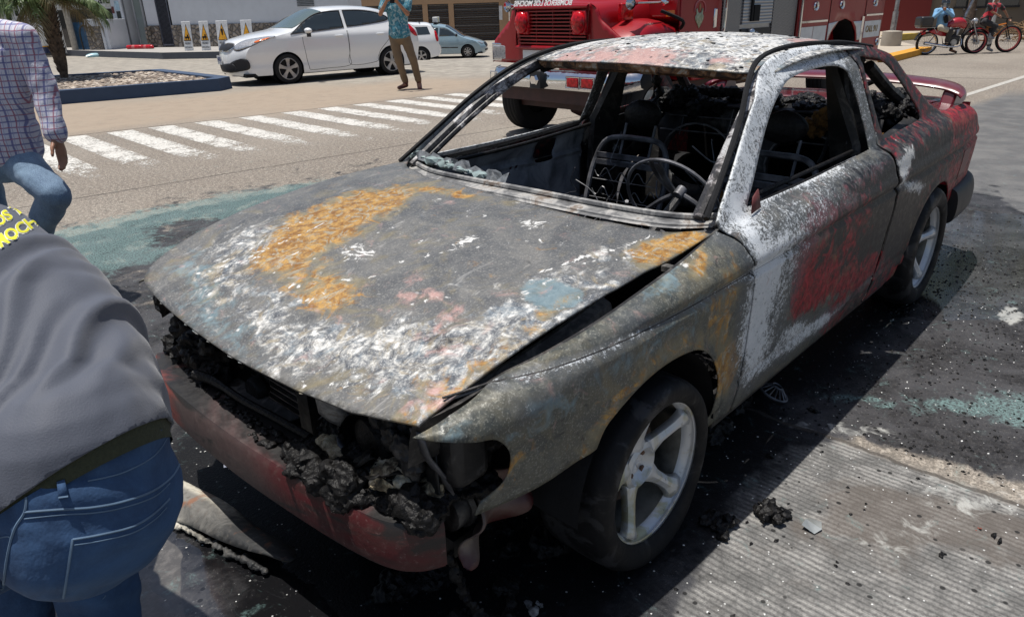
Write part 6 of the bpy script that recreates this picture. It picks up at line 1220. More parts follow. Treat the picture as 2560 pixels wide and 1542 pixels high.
def forecourt_bits():
    o = MB().box(-2.5,-.5,0,3.5,.5,.16).build('pump_island', GREYK, None, False, loc=(8.6,34.4,0), rot=(0,0,R(-60))); tag(o, 'dark concrete island the fuel pump stands on', 'island')
    for i, (x, y, l) in enumerate(((8.75,32.9,'white round post left of the stone panel'),(9.0,32.4,'thin beige post beside the white post'))):
        o = MB().tube([(0,0,0),(0,0,5)], .09 if i == 0 else .12, 12).build('canopy_post', M_['white'] if i == 0 else plain('beige_post', (.40,.36,.30), .7), None, loc=(x,y,.1)); tag(o, l, 'post', 'posts of the forecourt canopy')
    o = MB().box(-.4,-.02,.0,.4,.02,1.1).build('blue_panel', plain('blue_board', (.03,.10,.20), .4), None, False, loc=(9.35,32.2,.15), rot=(0,0,BR)); tag(o, 'dark blue board behind the hanging palm fronds', 'board')
    o = MB().tube(sp3([(-.25,0,0),(-.25,0,.8),(0,0,1.05),(.25,0,.8),(.25,0,0)], 5), .035, 8).build('bollard_hoop', M_['dplastic'], None, loc=(9.25,31.6,.1), rot=(0,0,BR)); tag(o, 'black hoop rail in front of the blue board', 'rail')
    o = MB().blob((0,0,.05), .3, (1.6,.6,.35), 2, .3, 2, 3).build('water_bag', plain('pale_cyan_plastic', (.35,.55,.60), .3), None, loc=(9.15,30.4,0)); tag(o, 'pale blue plastic bag at the foot of the step', 'bag')
forecourt_bits()
def garages():
    # far house with garage doors: runs from (34.7,47.2) to (41.9,39.4)
    a = Vector((33.0,49.0,0)); b = Vector((41.9,39.4,0)); L = (b-a).length; rz = math.atan2(b.y-a.y, b.x-a.x); T_ = render_mat('tan_render', (.42,.27,.16), 1.5, .3)
    root = thing('garage_house', 'tan house front with dark slatted garage doors beyond the minivan', 'building', (a.x,a.y,-1.15), rz)
    d = []; xs = [0, .3, 3.3, 3.7, 6.6, 7.0, 8.6, 9.0, L-1.1, L-.5]
    MB().box(-3,.3,0,L+.1,5,5.5).build('wall', T_, root); f = MB()
    for x0, x1 in ((-.4,.3),(3.3,3.7),(6.6,7.0),(8.6,9.0),(L-.6,L+.1)): f.box(x0,0,0,x1,.3,3.1)
    f.box(-3,-.02,2.75,L+.15,.3,3.6); f.build('pier', T_, root); f = MB()
    for i in range(24): f.box(.0,-.3,2.8+i*.0,0,0,0) if False else None
    for x0, x1 in ((.3,3.3),(3.7,6.6),(7.0,8.6),(9.0,L-.6)):
        g = MB()
        for k in range(17): g.box(x0,.12,.08+k*.16,x1,.17,.20+k*.16)
        g.build('garage_door', plain('dark_brown_slats', (.035,.028,.026), .5), root, False); h = MB()
        for z in (.55,1.15,1.75,2.3,2.65): h.box(x0,.09,z,x1,.12,z+.03)
        h.build('door_rail', plain('worn_rail', (.20,.19,.18), .5), root, False)
    MB().box(L-.6,-.05,1.5,L-.35,0,2.5).build('house_number_sign', M_['plast'], root)
    o = MB().tube([(0,0,0),(.02,0,6)], .22, 10).build('utility_pole', plain('pole_wood', (.22,.15,.10), .9), None, loc=(41.6,38.5,-1.15)); tag(o, 'brown pole at the corner of the garage house', 'pole')
    a = Vector((42.1,39.2,0)); rz = math.atan2(-8,7.4)
    root = thing('red_and_white_wall', 'street wall painted white above and red below behind the banner', 'wall', (42.4,39.6,-1.15), rz)
    MB().box(0,0,1.75,14,.3,6).build('white_part', render_mat('white_wall_paint', (.62,.62,.60)), root); MB().box(0,-.01,0,14,.3,1.6).build('red_part', render_mat('red_wall_paint', (.40,.015,.03)), root); MB().box(0,-.005,1.6,14,.3,1.75).build('grey_line', M_['dgrey'], root); MB().box(1.45,-.12,2.35,1.85,0,3.0).build('meter_box', M_['dplastic'], root)
    root = thing('banner_stand', 'white paper banner tied to a red drink sign reading MINI-SUPER BAHIA', 'banner', (42.6,37.6,-1.15), rz-.1)
    MB().tube([(0,0,0),(0,0,4.1)], .05, 6).tube([(2.3,0,2.8),(2.3,0,4.0)], .05, 6).build('post', M_['dplastic'], root); MB().blob((.35,0,3.6), .5, (.85,.15,1.3), 2, .1).build('drink_sign', plain('sign_crimson', (.35,.01,.03), .4), root); MB().box(.9,-.04,3.1,2.5,.02,3.9).build('upper_board', plain('maroon_board', (.16,.03,.06), .5), root); MB().box(.75,-.06,2.75,1.25,-.045,3.1).build('orange_patch', M_['amber'], root)
    bn = MB().box(.5,-.08,1.15,2.4,-.06,2.85).build('banner_sheet', M_['plast'], root)
    for k, (s_, z, sz) in enumerate((('MINI-SUPER',2.60,.30),('BAHIA',2.33,.30),('DELICIOSA',2.02,.22),('TORTAS A LA LEÑA',1.82,.20),('A DOMICILIO',1.60,.17),('TEL 668',1.38,.17))): text(bn, 'lettering', s_, sz, (1.45,-.09,z), (R(90),0,0), M_['dgrey'], .002, .85, .006)
garages()
def right_side():
    Rw = render_mat('brick_red_render', (.17,.022,.020), 1.2, .3)
    root = thing('red_house', 'brick-red house wall with a grey window bay behind the motorcyclist', 'building', (27.9,8.6,0), math.atan2(-2.2,1.0))
    MB().box(-3,0,0,2.5,5,5).box(6.3,.3,0,9.5,5,5).build('wall', Rw, root); MB().box(2.5,.2,0,6.3,5,5).build('grey_bay', render_mat('grey_brown_render', (.20,.165,.125), 2, .4), root); w_ = MB().box(3.3,.15,.95,5.2,.22,3).build('window', M_['glass'], root)
    MB().box(3.25,.10,.88,5.25,.24,.95).box(4.2,.12,.95,4.26,.2,3).build('window_frame', M_['dplastic'], w_)
    root = thing('lamp_post', 'grey steel post on a crumbling concrete footing behind the fire engine', 'post', (20.9,5.05,0)); MB().tube([(0,0,.3),(0,0,6)], .055, 12).tube([(0,0,.3),(0,0,1.0)], .075, 12).build('pole', M_['steel'], root); MB().lathe([(.24,0),(.26,.2),(.25,.5),(.10,.52),(0,.52)], 18, (0,0,0), 'z').build('footing', render_mat('old_concrete', (.40,.36,.30), 6, .5), root)
    m = MB().prism([(0,0),(-.12,.14),(3.45,.14),(3.5,0)], 0, .32); o = m.build('yellow_kerb', render_mat('yellow_kerb_paint', (.62,.30,.03), 7, .6), None, False, loc=(17.1,3.80,0), rot=(0,0,R(2))); tag(o, 'yellow painted kerb stone at the end of the pavement', 'kerb')
    m = MB().prism([(17.2,4.05),(20.6,4.15),(24,6),(27,9.2),(26,14),(18,12),(16.5,8)], .0, .13, 'z'); o = m.build('pavement', render_mat('pavement_concrete', (.44,.38,.30), 2, .35), None, False); tag(o, kind='structure')  # pavement in mottled tan concrete
    m = MB().prism([(22.0,6.4),(28.8,6.2),(60,4.5),(60,20),(24,12)], .0, .17, 'z'); o = m.build('far_pavement', render_mat('far_concrete', (.44,.38,.30), 2, .35), None, False); tag(o, kind='structure')
    o = MB().box(0,0,0,1.6,.3,.2).build('yellow_kerb', render_mat('old_yellow_paint', (.5,.36,.08), 7, .6), None, False, loc=(25.0,6.35,0), rot=(0,0,R(-15))); tag(o, 'worn yellow kerb block by the red wall', 'kerb')
    o = MB().tube([(0,0,0),(.1,0,6)], .13, 10).build('utility_pole', plain('weathered_wood', (.14,.10,.075), .9, var=.4), None, loc=(29.4,5.15,0)); tag(o, 'brown wooden pole behind the motorcycle', 'pole')
    o = MB().tube([(0,0,0),(0,0,6)], .10, 10).build('white_post', render_mat('whitewash', (.66,.66,.62), 4, .3), None, loc=(28.4,4.25,0)); tag(o, 'white post between the two riders', 'post')
    o = MB().tube([(0,0,0),(1.3,-.9,4.4)], .045, 7).build('guy_bar', M_['steel'], None, loc=(24.6,4.42,0)); tag(o, 'slanting steel bar behind the motorcyclist', 'bar')
    # dark pickup nose in the shade of trees
    root = thing('dark_pickup', 'dark pickup parked in the shade at the right edge', 'pickup', (29.5,1.6,0), R(20))
    MB().prism([(-.9,.45),(-.9,.95),(-.7,1.12),(.5,1.2),(1.1,1.75),(2.6,1.8),(2.9,1.2),(4.4,1.15),(4.4,.5)], -.9, .9).build('body', paintm('black_paint', (.012,.014,.018), .2), root, bevel=.06)
    MB().box(-.93,-.8,.4,-.85,.8,.65).build('bumper', Ch_, root, bevel=.02); MB().prism([(.62,1.24),(1.12,1.68),(2.5,1.72),(2.7,1.24)], -.915, -.905).build('side_window', M_['glass'], root)
    for x in (0,3.4):
        for s in (-1,1): car_wheel(root, x, s*.92, .36, .22, 5, s)
    # heap of cut branches along the pavement
    m = MB(); rg = random.Random(6)
    for i in range(420):
        x, y = 25.6+rg.uniform(0,4.5), 3.6-rg.uniform(0,4.0); z = rg.uniform(.05,.75)*math.exp(-((y-1.6)/2.2)**2); a = rg.uniform(0,6.28); l = rg.uniform(.2,.6)
        m.tube([(x,y,z),(x+l*.5*math.cos(a),y+l*.5*math.sin(a),z+rg.uniform(-.1,.15)),(x+l*math.cos(a),y+l*math.sin(a),z+rg.uniform(-.15,.2))], [.02,.014,.006], 4)
    o = m.build('brush_pile', plain('dead_branches', (.20,.125,.06), .9, var=.5), None, False); tag(o, kind='stuff')
Ch_ = M_['chrome']
right_side()
def leafy(name, label, loc, h, R0, n, cols, seed, trunk=.14):
    root = thing(name, label, 'tree', loc); rg = random.Random(seed); m = MB(); m.tube(sp3([(0,0,0),(.05,0,h*.3),(0,.1,h*.62)], 5), list(np.linspace(trunk, trunk*.5, 11)), 9)
    cl = []
    for i in range(9):
        a = i*2.4; e = (math.cos(a)*R0*rg.uniform(.4,.8), math.sin(a)*R0*rg.uniform(.4,.8), h*rg.uniform(.62,1.0)); m.tube(sp3([(0,0,h*.45),(e[0]*.4,e[1]*.4,e[2]*.8),e], 4), list(np.linspace(trunk*.45,.02,9)), 6); cl.append((e, R0*rg.uniform(.35,.55)))
    m.build('trunk', plain('bark_'+str(seed), (.11,.08,.06), .9, var=.4, sc=12, bump=1), root)
    m = MB(); cl.append(((0,0,h*.9), R0*.6))
    for i in range(n):
        (cx,cy,cz), r = cl[rg.randrange(len(cl))]; d = Vector((rg.gauss(0,1),rg.gauss(0,1),rg.gauss(0,.8))).normalized()*r*rg.uniform(.35,1)**.6; p = Vector((cx,cy,cz))+d; u = Vector((rg.gauss(0,1),rg.gauss(0,1),rg.gauss(0,.6))).normalized(); v = u.orthogonal().normalized(); s_ = rg.uniform(.07,.15)
        m.add([p-u*s_, p+v*s_*.5, p+u*s_, p-v*s_*.5], [(0,1,2,3)])
    t = NT('leaves_'+str(seed)); nn = t.noise(1.2, 3); t2 = t.out(t.mix(t.rng(nn, .35, .65), cols[0], cols[1]), .55); m.build('crown', t2, root, False)
leafy('street_tree', 'leafy green street tree behind the dark pickup', (30.5,-1.0,0), 11.5, 4.2, 9000, ((.03,.055,.018),(.085,.13,.035)), 1)
leafy('street_tree', 'dark leafy tree over the wooden pole', (33.5,4.4,0), 12.0, 4.2, 8000, ((.025,.05,.016),(.06,.10,.03)), 2)
leafy('street_tree', 'tree standing at the right beyond the street', (27,-8.0,0), 6.5, 3.2, 7000, ((.03,.055,.018),(.09,.13,.035)), 3)
# body joints, in metres in the street
JP = dict(head=(-0.391,3.04,1.772), neck=(-0.405,3.026,1.543), chest=(-0.433,2.968,1.296), waist=(-0.469,2.977,1.041), pelvis=(-0.496,3.005,0.844), shL=(-0.295,2.766,1.383), elL=(-0.28,2.707,1.122), wrL=(-0.303,2.629,0.915), shR=(-0.6,3.258,1.388), elR=(-0.728,3.464,1.12), wrR=(-0.787,3.598,0.904), hipL=(-0.457,2.936,0.803), knL=(-0.384,2.628,0.612), anL=(-0.472,3.269,0.161), hipR=(-0.587,3.129,0.791), knR=(-0.62,3.106,0.376), anR=(-0.676,3.121,-0.146))
JM = dict(head=(7.665,9.791,1.88), neck=(7.668,9.788,1.691), chest=(7.673,9.782,1.445), waist=(7.678,9.777,1.196), pelvis=(7.681,9.774,0.985), shR=(7.535,9.927,1.615), elR=(7.382,9.913,1.358), wrR=(7.374,9.69,1.572), shL=(7.832,9.617,1.603), elL=(7.725,9.555,1.345), wrL=(7.518,9.539,1.539), hipR=(7.606,9.852,0.96), knR=(7.601,9.771,0.547), anR=(7.709,9.745,0.122), toeR=(7.53,9.73,0.043), hipL=(7.747,9.705,0.954), knL=(7.797,9.58,0.553), anL=(7.886,9.56,0.137), toeL=(7.817,9.458,0.008), phone=(7.41,9.566,1.608))
JR = dict(head=(19.836,3.618,1.172), neck=(19.83,3.624,1.072), chest=(19.827,3.628,0.954), waist=(19.829,3.626,0.797), pelvis=(19.842,3.612,0.658), shR=(19.699,3.761,1.032), elR=(19.569,3.752,0.88), wrR=(19.572,3.605,1.032), shL=(19.948,3.501,1.013), elL=(19.886,3.421,0.904), wrL=(19.646,3.528,1.039), hipR=(19.713,3.602,0.636), knR=(19.784,3.384,0.559), anR=(19.812,3.426,0.279), toeR=(19.83,3.335,0.242), hipL=(19.978,3.614,0.625), knL=(20.299,3.424,0.481), anL=(20.31,3.412,0.119), toeL=(20.408,3.309,0.029), phone=(19.582,3.566,1.14))
JC = dict(head=(20.747,2.723,1.291), neck=(20.72,2.751,1.165), chest=(20.696,2.777,1.021), waist=(20.65,2.824,0.876), pelvis=(20.62,2.856,0.766), shR=(20.459,2.807,1.117), elR=(20.472,2.721,0.971), wrR=(20.603,2.584,0.875), shL=(20.993,2.683,1.104), elL=(21.157,2.584,0.97), wrL=(21.237,2.499,0.818), hipR=(20.509,2.827,0.742), knR=(20.688,2.611,0.634), anR=(20.644,2.686,0.413), toeR=(20.716,2.611,0.354), hipL=(20.747,2.868,0.734), knL=(20.89,2.718,0.448), anL=(20.841,2.697,0.139), toeL=(20.911,2.624,0.05))
# moto [(19.644, 3.819, 0.245), (20.44, 2.986, 0.213), (20.12, 3.321, 0.545), (19.501, 3.969, 0.737), (19.689, 3.772, 0.572), (20.237, 3.199, 0.726)]
# bike [(21.12, 2.333, 0.289), (20.545, 2.934, 0.322), (20.801, 2.666, 0.283), (20.975, 2.485, 0.66), (20.662, 2.811, 0.672)]
FG = dict(c0=(0,0,0))
# bending man: spine and guide points for seams and lettering
FGS = [(-1.269,-0.429,0.753),(-1.227,-0.377,0.806),(-1.206,-0.189,0.894),(-1.191,0.035,0.976),(-1.183,0.263,1.029),(-1.176,0.439,1.070)]
SEAMS = dict(
 yoke=[(-1.312,-0.602,0.835),(-1.277,-0.637,0.837),(-1.247,-0.667,0.838),(-1.216,-0.696,0.844),(-1.183,-0.723,0.856),(-1.158,-0.739,0.874),(-1.144,-0.742,0.891)],
 yoke2=[(-1.315,-0.603,0.826),(-1.279,-0.639,0.830),(-1.246,-0.672,0.831),(-1.217,-0.700,0.837),(-1.183,-0.727,0.849),(-1.162,-0.739,0.866)],
 pocket_top=[(-1.278,-0.660,0.798),(-1.253,-0.683,0.802),(-1.218,-0.714,0.811),(-1.192,-0.732,0.826),(-1.169,-0.744,0.846)],
 pocket_top2=[(-1.279,-0.663,0.791),(-1.254,-0.687,0.795),(-1.219,-0.718,0.804),(-1.193,-0.735,0.819),(-1.175,-0.744,0.835)],
 pocket_left=[(-1.278,-0.660,0.798),(-1.298,-0.666,0.753),(-1.322,-0.674,0.700)],
 pocket_bot=[(-1.322,-0.674,0.700),(-1.302,-0.691,0.705),(-1.282,-0.707,0.714),(-1.270,-0.713,0.725)],
 seat=[(-1.304,-0.598,0.854),(-1.312,-0.602,0.835),(-1.328,-0.597,0.814),(-1.344,-0.599,0.785),(-1.363,-0.604,0.742),(-1.368,-0.603,0.736)],
 waist=[(-1.239,-0.655,0.872),(-1.204,-0.686,0.881),(-1.168,-0.712,0.900),(-1.145,-0.721,0.925),(-1.138,-0.719,0.938)],
 side=[(-1.133,-0.733,0.924),(-1.139,-0.739,0.905),(-1.145,-0.741,0.891)],
 fob=[(-1.346,-0.585,0.803),(-1.337,-0.594,0.804),(-1.338,-0.597,0.797)],
 loopA=[(-1.269,-0.623,0.872),(-1.274,-0.631,0.852),(-1.264,-0.640,0.853),(-1.260,-0.630,0.875)],
 loopB=[(-1.136,-0.704,0.967),(-1.135,-0.730,0.926),(-1.132,-0.731,0.930),(-1.130,-0.712,0.964)],
)
HEM = [(-1.354,-0.548,0.849),(-1.330,-0.572,0.852),(-1.306,-0.595,0.856),(-1.271,-0.624,0.866),(-1.247,-0.640,0.881),(-1.227,-0.649,0.901),(-1.219,-0.654,0.907),(-1.193,-0.676,0.915),(-1.164,-0.695,0.935),(-1.139,-0.703,0.963),(-1.130,-0.704,0.978),(-1.122,-0.702,0.993)]
BAND = [(-1.356,-0.549,0.845),(-1.307,-0.596,0.851),(-1.266,-0.634,0.859),(-1.241,-0.653,0.870),(-1.207,-0.679,0.887),(-1.173,-0.702,0.907),(-1.148,-0.714,0.929),(-1.138,-0.717,0.942),(-1.128,-0.712,0.967)]
TXT = [(-1.295,-0.434,1.135),(-1.184,-0.509,1.204),(-1.217,-0.478,1.197),(-1.323,-0.385,1.168),(-1.181,-0.492,1.235)]
# ---------------------------------------------------------------- people: continuous bodies grown from tapered limbs, voxel-merged
from mathutils.bvhtree import BVHTree
def ecap(m, p0, p1, a0, a1, wd=None, n=16):
    """tapered limb with elliptic sections; a = (half width, half depth) or one radius"""
    a0 = a0 if hasattr(a0, '__len__') else (a0, a0); a1 = a1 if hasattr(a1, '__len__') else (a1, a1)
    p0, p1 = Vector(p0), Vector(p1); d = p1-p0; L = d.length; d = d.normalized() if L > 1e-6 else Vector((0,0,1))
    w_ = Vector(wd) if wd is not None else (Vector((0,0,1)) if abs(d.z) < .8 else Vector((1,0,0))); w_ = (w_-d*w_.dot(d)).normalized(); b = d.cross(w_); V = []; rings = []
    for k in range(5):
        a = math.pi/2*(k/5); rings.append((-math.cos(a)*min(a0), math.sin(a), a0))
    rings.append((0, 1, a0)); rings.append((L, 1, a1))
    for k in range(1, 6):
        a = math.pi/2*(1-k/5.01); rings.append((L+math.cos(a)*min(a1), math.sin(a)+1e-3, a1))
    for h, s, (ra, rb) in rings:
        for j in range(n):
            t = 2*math.pi*j/n; V.append(p0+d*h+w_*(math.cos(t)*ra*max(s,1e-3))+b*(math.sin(t)*rb*max(s,1e-3)))
    K = len(rings); m.add(V, [(i*n+j, i*n+(j+1)%n, (i+1)*n+(j+1)%n, (i+1)*n+j) for i in range(K-1) for j in range(n)]+[tuple(range(n))[::-1], tuple((K-1)*n+j for j in range(n))])
def fuse(m, name, mat, parent, vox=.012, it=4, cut=None, disp=None):
    me = bpy.data.meshes.new(name); me.from_pydata([tuple(v) for v in m.v], [], m.f); bm = bmesh.new(); bm.from_mesh(me); bmesh.ops.recalc_face_normals(bm, faces=bm.faces); bm.to_mesh(me); bm.free()
    o = bpy.data.objects.new(name, me); COL.objects.link(o); r = o.modifiers.new('r', 'REMESH'); r.mode = 'VOXEL'; r.voxel_size = vox; r.use_smooth_shade = True
    s = o.modifiers.new('s', 'SMOOTH'); s.iterations = it; s.factor = .6
    dg = bpy.context.evaluated_depsgraph_get(); me2 = bpy.data.meshes.new_from_object(o.evaluated_get(dg)); bpy.data.objects.remove(o)
    if disp:
        n = len(me2.vertices); V = np.empty(n*3); me2.vertices.foreach_get('co', V); V = V.reshape(-1, 3); N = np.empty(n*3); me2.vertices.foreach_get('normal', N); N = N.reshape(-1, 3)
        me2.vertices.foreach_set('co', (V+N*disp(V, N)[:,None]).ravel()); me2.update()
    for co_, no_ in (cut or ()):                       # keep the side the normal points away from
        bm = bmesh.new(); bm.from_mesh(me2); bmesh.ops.bisect_plane(bm, geom=bm.verts[:]+bm.edges[:]+bm.faces[:], plane_co=co_, plane_no=no_, clear_outer=True); bm.to_mesh(me2); bm.free()
    me2.materials.clear(); me2.materials.append(mat); me2.shade_smooth(); o = bpy.data.objects.new(name, me2); COL.objects.link(o); o.parent = parent; return o
def cloth(name, fn, bump=.35, bsc=220, rough=.8):
    t = NT(name); c = fn(t); w1 = t.noise(7, 4, .6, .8); h = t.mt('MULTIPLY_ADD', t.noise(bsc, 2), .12, w1); return t.out(c, rough, 0, t.bump(h, bump, .02), Sheen_Weight=.15)
def denim(name, a, b):
    def f(t):
        n = t.noise(5, 5, .65, .5); f2 = t.noise(260, 2); c = t.mix(t.rng(n, .35, .68), a, b); return t.mix(t.rng(f2, .35, .65, 0, .35), c, tuple(min(1, x*1.7+.02) for x in b))
    return cloth(name, f, .3)
def hand(m, wr, dirv, side, sc=1., curl=.5, nrm=None):
    d = Vector(dirv).normalized(); sd_ = Vector(side); sd_ = (sd_-d*sd_.dot(d)).normalized(); nn = Vector(nrm) if nrm else d.cross(sd_); nn = (nn-d*nn.dot(d)).normalized(); w0 = Vector(wr)
    ecap(m, w0, w0+d*.085*sc, (.026*sc,.017*sc), (.040*sc,.016*sc), sd_)
    for k, (u, L) in enumerate(((-.030,.070),(-.010,.082),(.011,.076),(.030,.060))):
        b = w0+d*.092*sc+sd_*u*sc; c1 = curl*.6; c2 = curl*1.3; p1 = b+(d*math.cos(c1)+nn*math.sin(c1))*L*.48*sc; p2 = p1+(d*math.cos(c2)+nn*math.sin(c2))*L*.32*sc; p3 = p2+(d*math.cos(c2*1.4)+nn*math.sin(c2*1.4))*L*.24*sc
        ecap(m, b-d*.02*sc, p1, .0095*sc, .0088*sc, None, 8); ecap(m, p1, p2, .0088*sc, .0082*sc, None, 8); ecap(m, p2, p3, .0082*sc, .0072*sc, None, 8)
    b = w0+d*.025*sc-sd_*.030*sc; t1 = b+(d*.7-sd_*.55+nn*.35).normalized()*.045*sc; t2 = t1+(d*.9-sd_*.15+nn*.45).normalized()*.036*sc; ecap(m, b, t1, .013*sc, .011*sc, None, 8); ecap(m, t1, t2, .011*sc, .009*sc, None, 8)
def person(label, J, sc, rt, mats_, short=True, vox=.012, helmet=False, hair=True, hands=True, wide=1., facing=None, handp=None, group=None):
    """rt: the person's own left-to-right axis"""
    base = Vector((J['pelvis'][0], J['pelvis'][1], 0)); root = thing('person', label, 'person', base); J = {k: Vector(v)-base for k, v in J.items()}; R_ = Vector(rt).normalized(); up = Vector((0,0,1)); F = Vector(facing) if facing else up.cross(R_)
    S_ = sc; m = MB(); hd = J['head']
    ecap(m, hd-up*.035*S_, hd+up*.045*S_, (.070*S_,.085*S_), (.074*S_,.092*S_), R_); ecap(m, hd+F*.08*S_-up*.01*S_, hd+F*.10*S_-up*.03*S_, .012*S_, .016*S_); ecap(m, hd-up*.10*S_+F*.04*S_, hd-up*.085*S_+F*.055*S_, .03*S_, .03*S_)
    for s in (-1,1): ecap(m, hd+R_*s*.076*S_-up*.03*S_, hd+R_*s*.08*S_+up*.01*S_, .014*S_, .016*S_)
    ecap(m, J['neck']-up*.03, hd-up*.06*S_, .055*S_, .052*S_)
    T = lambda mm, k: (ecap(mm, J['chest']+up*.03, J['neck']-up*.07*S_, (.165*S_*wide+k,.105*S_+k), (.09*S_+k,.07*S_+k), R_), ecap(mm, J['waist'], J['chest'], (.145*S_*wide+k,.100*S_*wide+k), (.170*S_*wide+k,.110*S_+k), R_), ecap(mm, J['pelvis'], J['waist'], (.160*S_*wide+k,.110*S_*wide+k), (.145*S_*wide+k,.105*S_*wide+k), R_))
    T(m, -.012)
    for s in 'LR':
        ecap(m, J['sh'+s], J['el'+s], .045*S_, .038*S_); ecap(m, J['el'+s], J['wr'+s], .038*S_, .026*S_); ecap(m, J['chest']+up*.10*S_, J['sh'+s], .06*S_, .05*S_)
        ecap(m, J['hip'+s], J['kn'+s], .070*S_, .050*S_); ecap(m, J['kn'+s], J['an'+s], .050*S_, .034*S_); toe = J.get('toe'+s, J['an'+s]+F*.14*S_-up*.05); ecap(m, J['an'+s]-up*.03, toe, .035*S_, .03*S_)
        d = (J['wr'+s]-J['el'+s]); 
        if handp and s in handp: hand(m, J['wr'+s], *handp[s])
        else: hand(m, J['wr'+s], d, R_*(1 if s == 'L' else -1), S_, .9)
    body = fuse(m, 'body', M_['skin'], root, vox, 3)
    mm = MB(); T(mm, .006)
    for s in 'LR':
        ecap(mm, J['chest']+up*.11*S_, J['sh'+s], .075*S_, .066*S_)
        if short: ecap(mm, J['sh'+s], J['sh'+s].lerp(J['el'+s], .62), .066*S_, .070*S_)
        else: ecap(mm, J['sh'+s], J['el'+s], .066*S_, .058*S_); ecap(mm, J['el'+s], J['el'+s].lerp(J['wr'+s], .90), .058*S_, .048*S_); ecap(mm, J['el'+s].lerp(J['wr'+s], .84), J['el'+s].lerp(J['wr'+s], .98), .052*S_, .052*S_)
    ecap(mm, J['pelvis']+up*.01, J['pelvis'].lerp(J['waist'], .5), (.172*S_*wide,.125*S_*wide), (.165*S_*wide,.12*S_*wide), R_)
    wr = lambda V, N: (fbm3(V*9, 3)-.5)*.022*S_
    fuse(mm, 'shirt', mats_['shirt'], root, vox, 3, None, wr)
    mm = MB(); ecap(mm, J['pelvis']-up*.04, J['pelvis']+up*.06, (.158*S_*wide,.112*S_*wide), (.155*S_*wide,.108*S_*wide), R_)
    for s in 'LR': ecap(mm, J['hip'+s], J['kn'+s], .096*S_, .072*S_); ecap(mm, J['kn'+s], J['kn'+s].lerp(J['an'+s], .9), .072*S_, .058*S_)
    fuse(mm, 'trousers', mats_['pants'], root, vox, 3, None, wr)
    for s in 'LR':
        mm = MB(); toe = J.get('toe'+s, J['an'+s]+F*.14*S_-up*.05); ecap(mm, J['an'+s]-up*.0, J['an'+s]+up*.05*S_, .050*S_, .052*S_); ecap(mm, J['an'+s]-up*.045*S_-F*.03*S_, toe, (.046*S_,.042*S_), (.042*S_,.032*S_), R_); fuse(mm, 'shoe', mats_['shoe'], root, vox*.8, 2)
    if helmet:
        mm = MB(); ecap(mm, hd-up*.02, hd+up*.04, (.125*S_,.14*S_), (.12*S_,.14*S_), R_); h = fuse(mm, 'helmet', paintm('black_helmet', (.015,.016,.018), .12), root, vox, 2); q = MB(); ecap(q, hd+F*.10*S_-up*.01, hd+F*.11*S_+up*.03, (.09*S_,.05*S_), (.08*S_,.04*S_), R_); fuse(q, 'visor', M_['glass'], h, vox, 2)
    elif hair:
        mm = MB(); ecap(mm, hd+up*.03*S_-F*.012*S_, hd+up*.06*S_-F*.01*S_, (.082*S_,.10*S_), (.078*S_,.09*S_), R_); ecap(mm, hd-F*.05*S_-up*.02*S_, hd-F*.04*S_+up*.05*S_, .06*S_, .07*S_); fuse(mm, 'hair', M_['hair'], root, vox, 2)
    for s in (-1,1): MB().blob(tuple(hd+F*.078*S_+R_*s*.03*S_+up*.012*S_), .012*S_, (1,1,1), 1, 0).build('eye', M_['black'], body)
    return root
def plaid(t):
    x, y, z = t.sep(t.map((1,1,1), (0,0,R(47)))); n = t.noise(3, 3)
    def grid(v, p, o, wd):
        return t.rng(t.mt('ABSOLUTE', t.mt('SUBTRACT', t.mt('FRACT', t.mt('MULTIPLY_ADD', v, 1/p, o)), .5)), wd, wd*.5)
    xx = t.mt('MULTIPLY_ADD', n, .05, x); zz = t.mt('MULTIPLY_ADD', n, .04, z); c = t.mix(.0, (.62,.61,.68), (.6,.6,.7))
    for v, p, o, wd, col in ((xx,.058,.1,.09,(.10,.11,.30)),(zz,.058,.3,.08,(.10,.11,.30)),(xx,.058,.6,.06,(.33,.07,.12)),(zz,.058,.8,.06,(.33,.07,.12)),(xx,.029,.35,.06,(.30,.32,.48)),(zz,.029,.2,.06,(.32,.30,.46))): c = t.mix(t.mt('MULTIPLY', grid(v, p, o, wd), .8), c, col)
    return c
RC = (.6826,-.7303,0)
ms = dict(shirt=cloth('plaid_cotton', plaid, .4), pants=denim('light_blue_denim', (.085,.14,.22), (.19,.28,.38)), shoe=plain('brown_shoe', (.05,.03,.02), .5))
JP['anR'] = (-.66,3.12,.10); JP['knR'] = (-.60,3.08,.46); JP['anL'] = (-.50,3.20,.13)
person('person in a plaid long-sleeved shirt and pale blue jeans walking at the left edge', JP, 1.08, (.55,-.83,0), ms, False, .0085, facing=(.55,-.55,0), handp={'L': ((.02,.0,-1), (.6,.6,0), 1.12, .55, (-.3,-.5,0)), 'R': ((0,.05,-1), (-.6,.6,0), 1.1, .5)}, wide=1.30)
def floral(t):
    n = t.noise(9, 3, .5, 2.5); v = t.vor(26); return t.mix(t.rng(n, .52, .58, 0, .8), t.mix(t.rng(v, .2, .5), (.02,.12,.17), (.05,.22,.30)), (.35,.48,.50))
ms = dict(shirt=cloth('teal_leaf_print', floral), pants=cloth('khaki_twill', lambda t: t.mix(t.noise(6), (.13,.085,.045), (.22,.155,.09))), shoe=plain('brown_leather', (.12,.035,.025), .4))
pr = person('person in a teal leaf-print shirt and khaki trousers photographing the wreck from behind the crossing', JM, 1.08, (.6826,-.7303,0), ms, True, .014, wide=1.12, facing=(-.7,-.65,0))
o = MB().box(-.04,-.006,-.075,.04,.006,.075).build('phone', M_['black'], None, False, loc=JM['phone'], rot=(0,0,R(-45))); tag(o, 'black phone held up by the person in the teal shirt', 'phone')
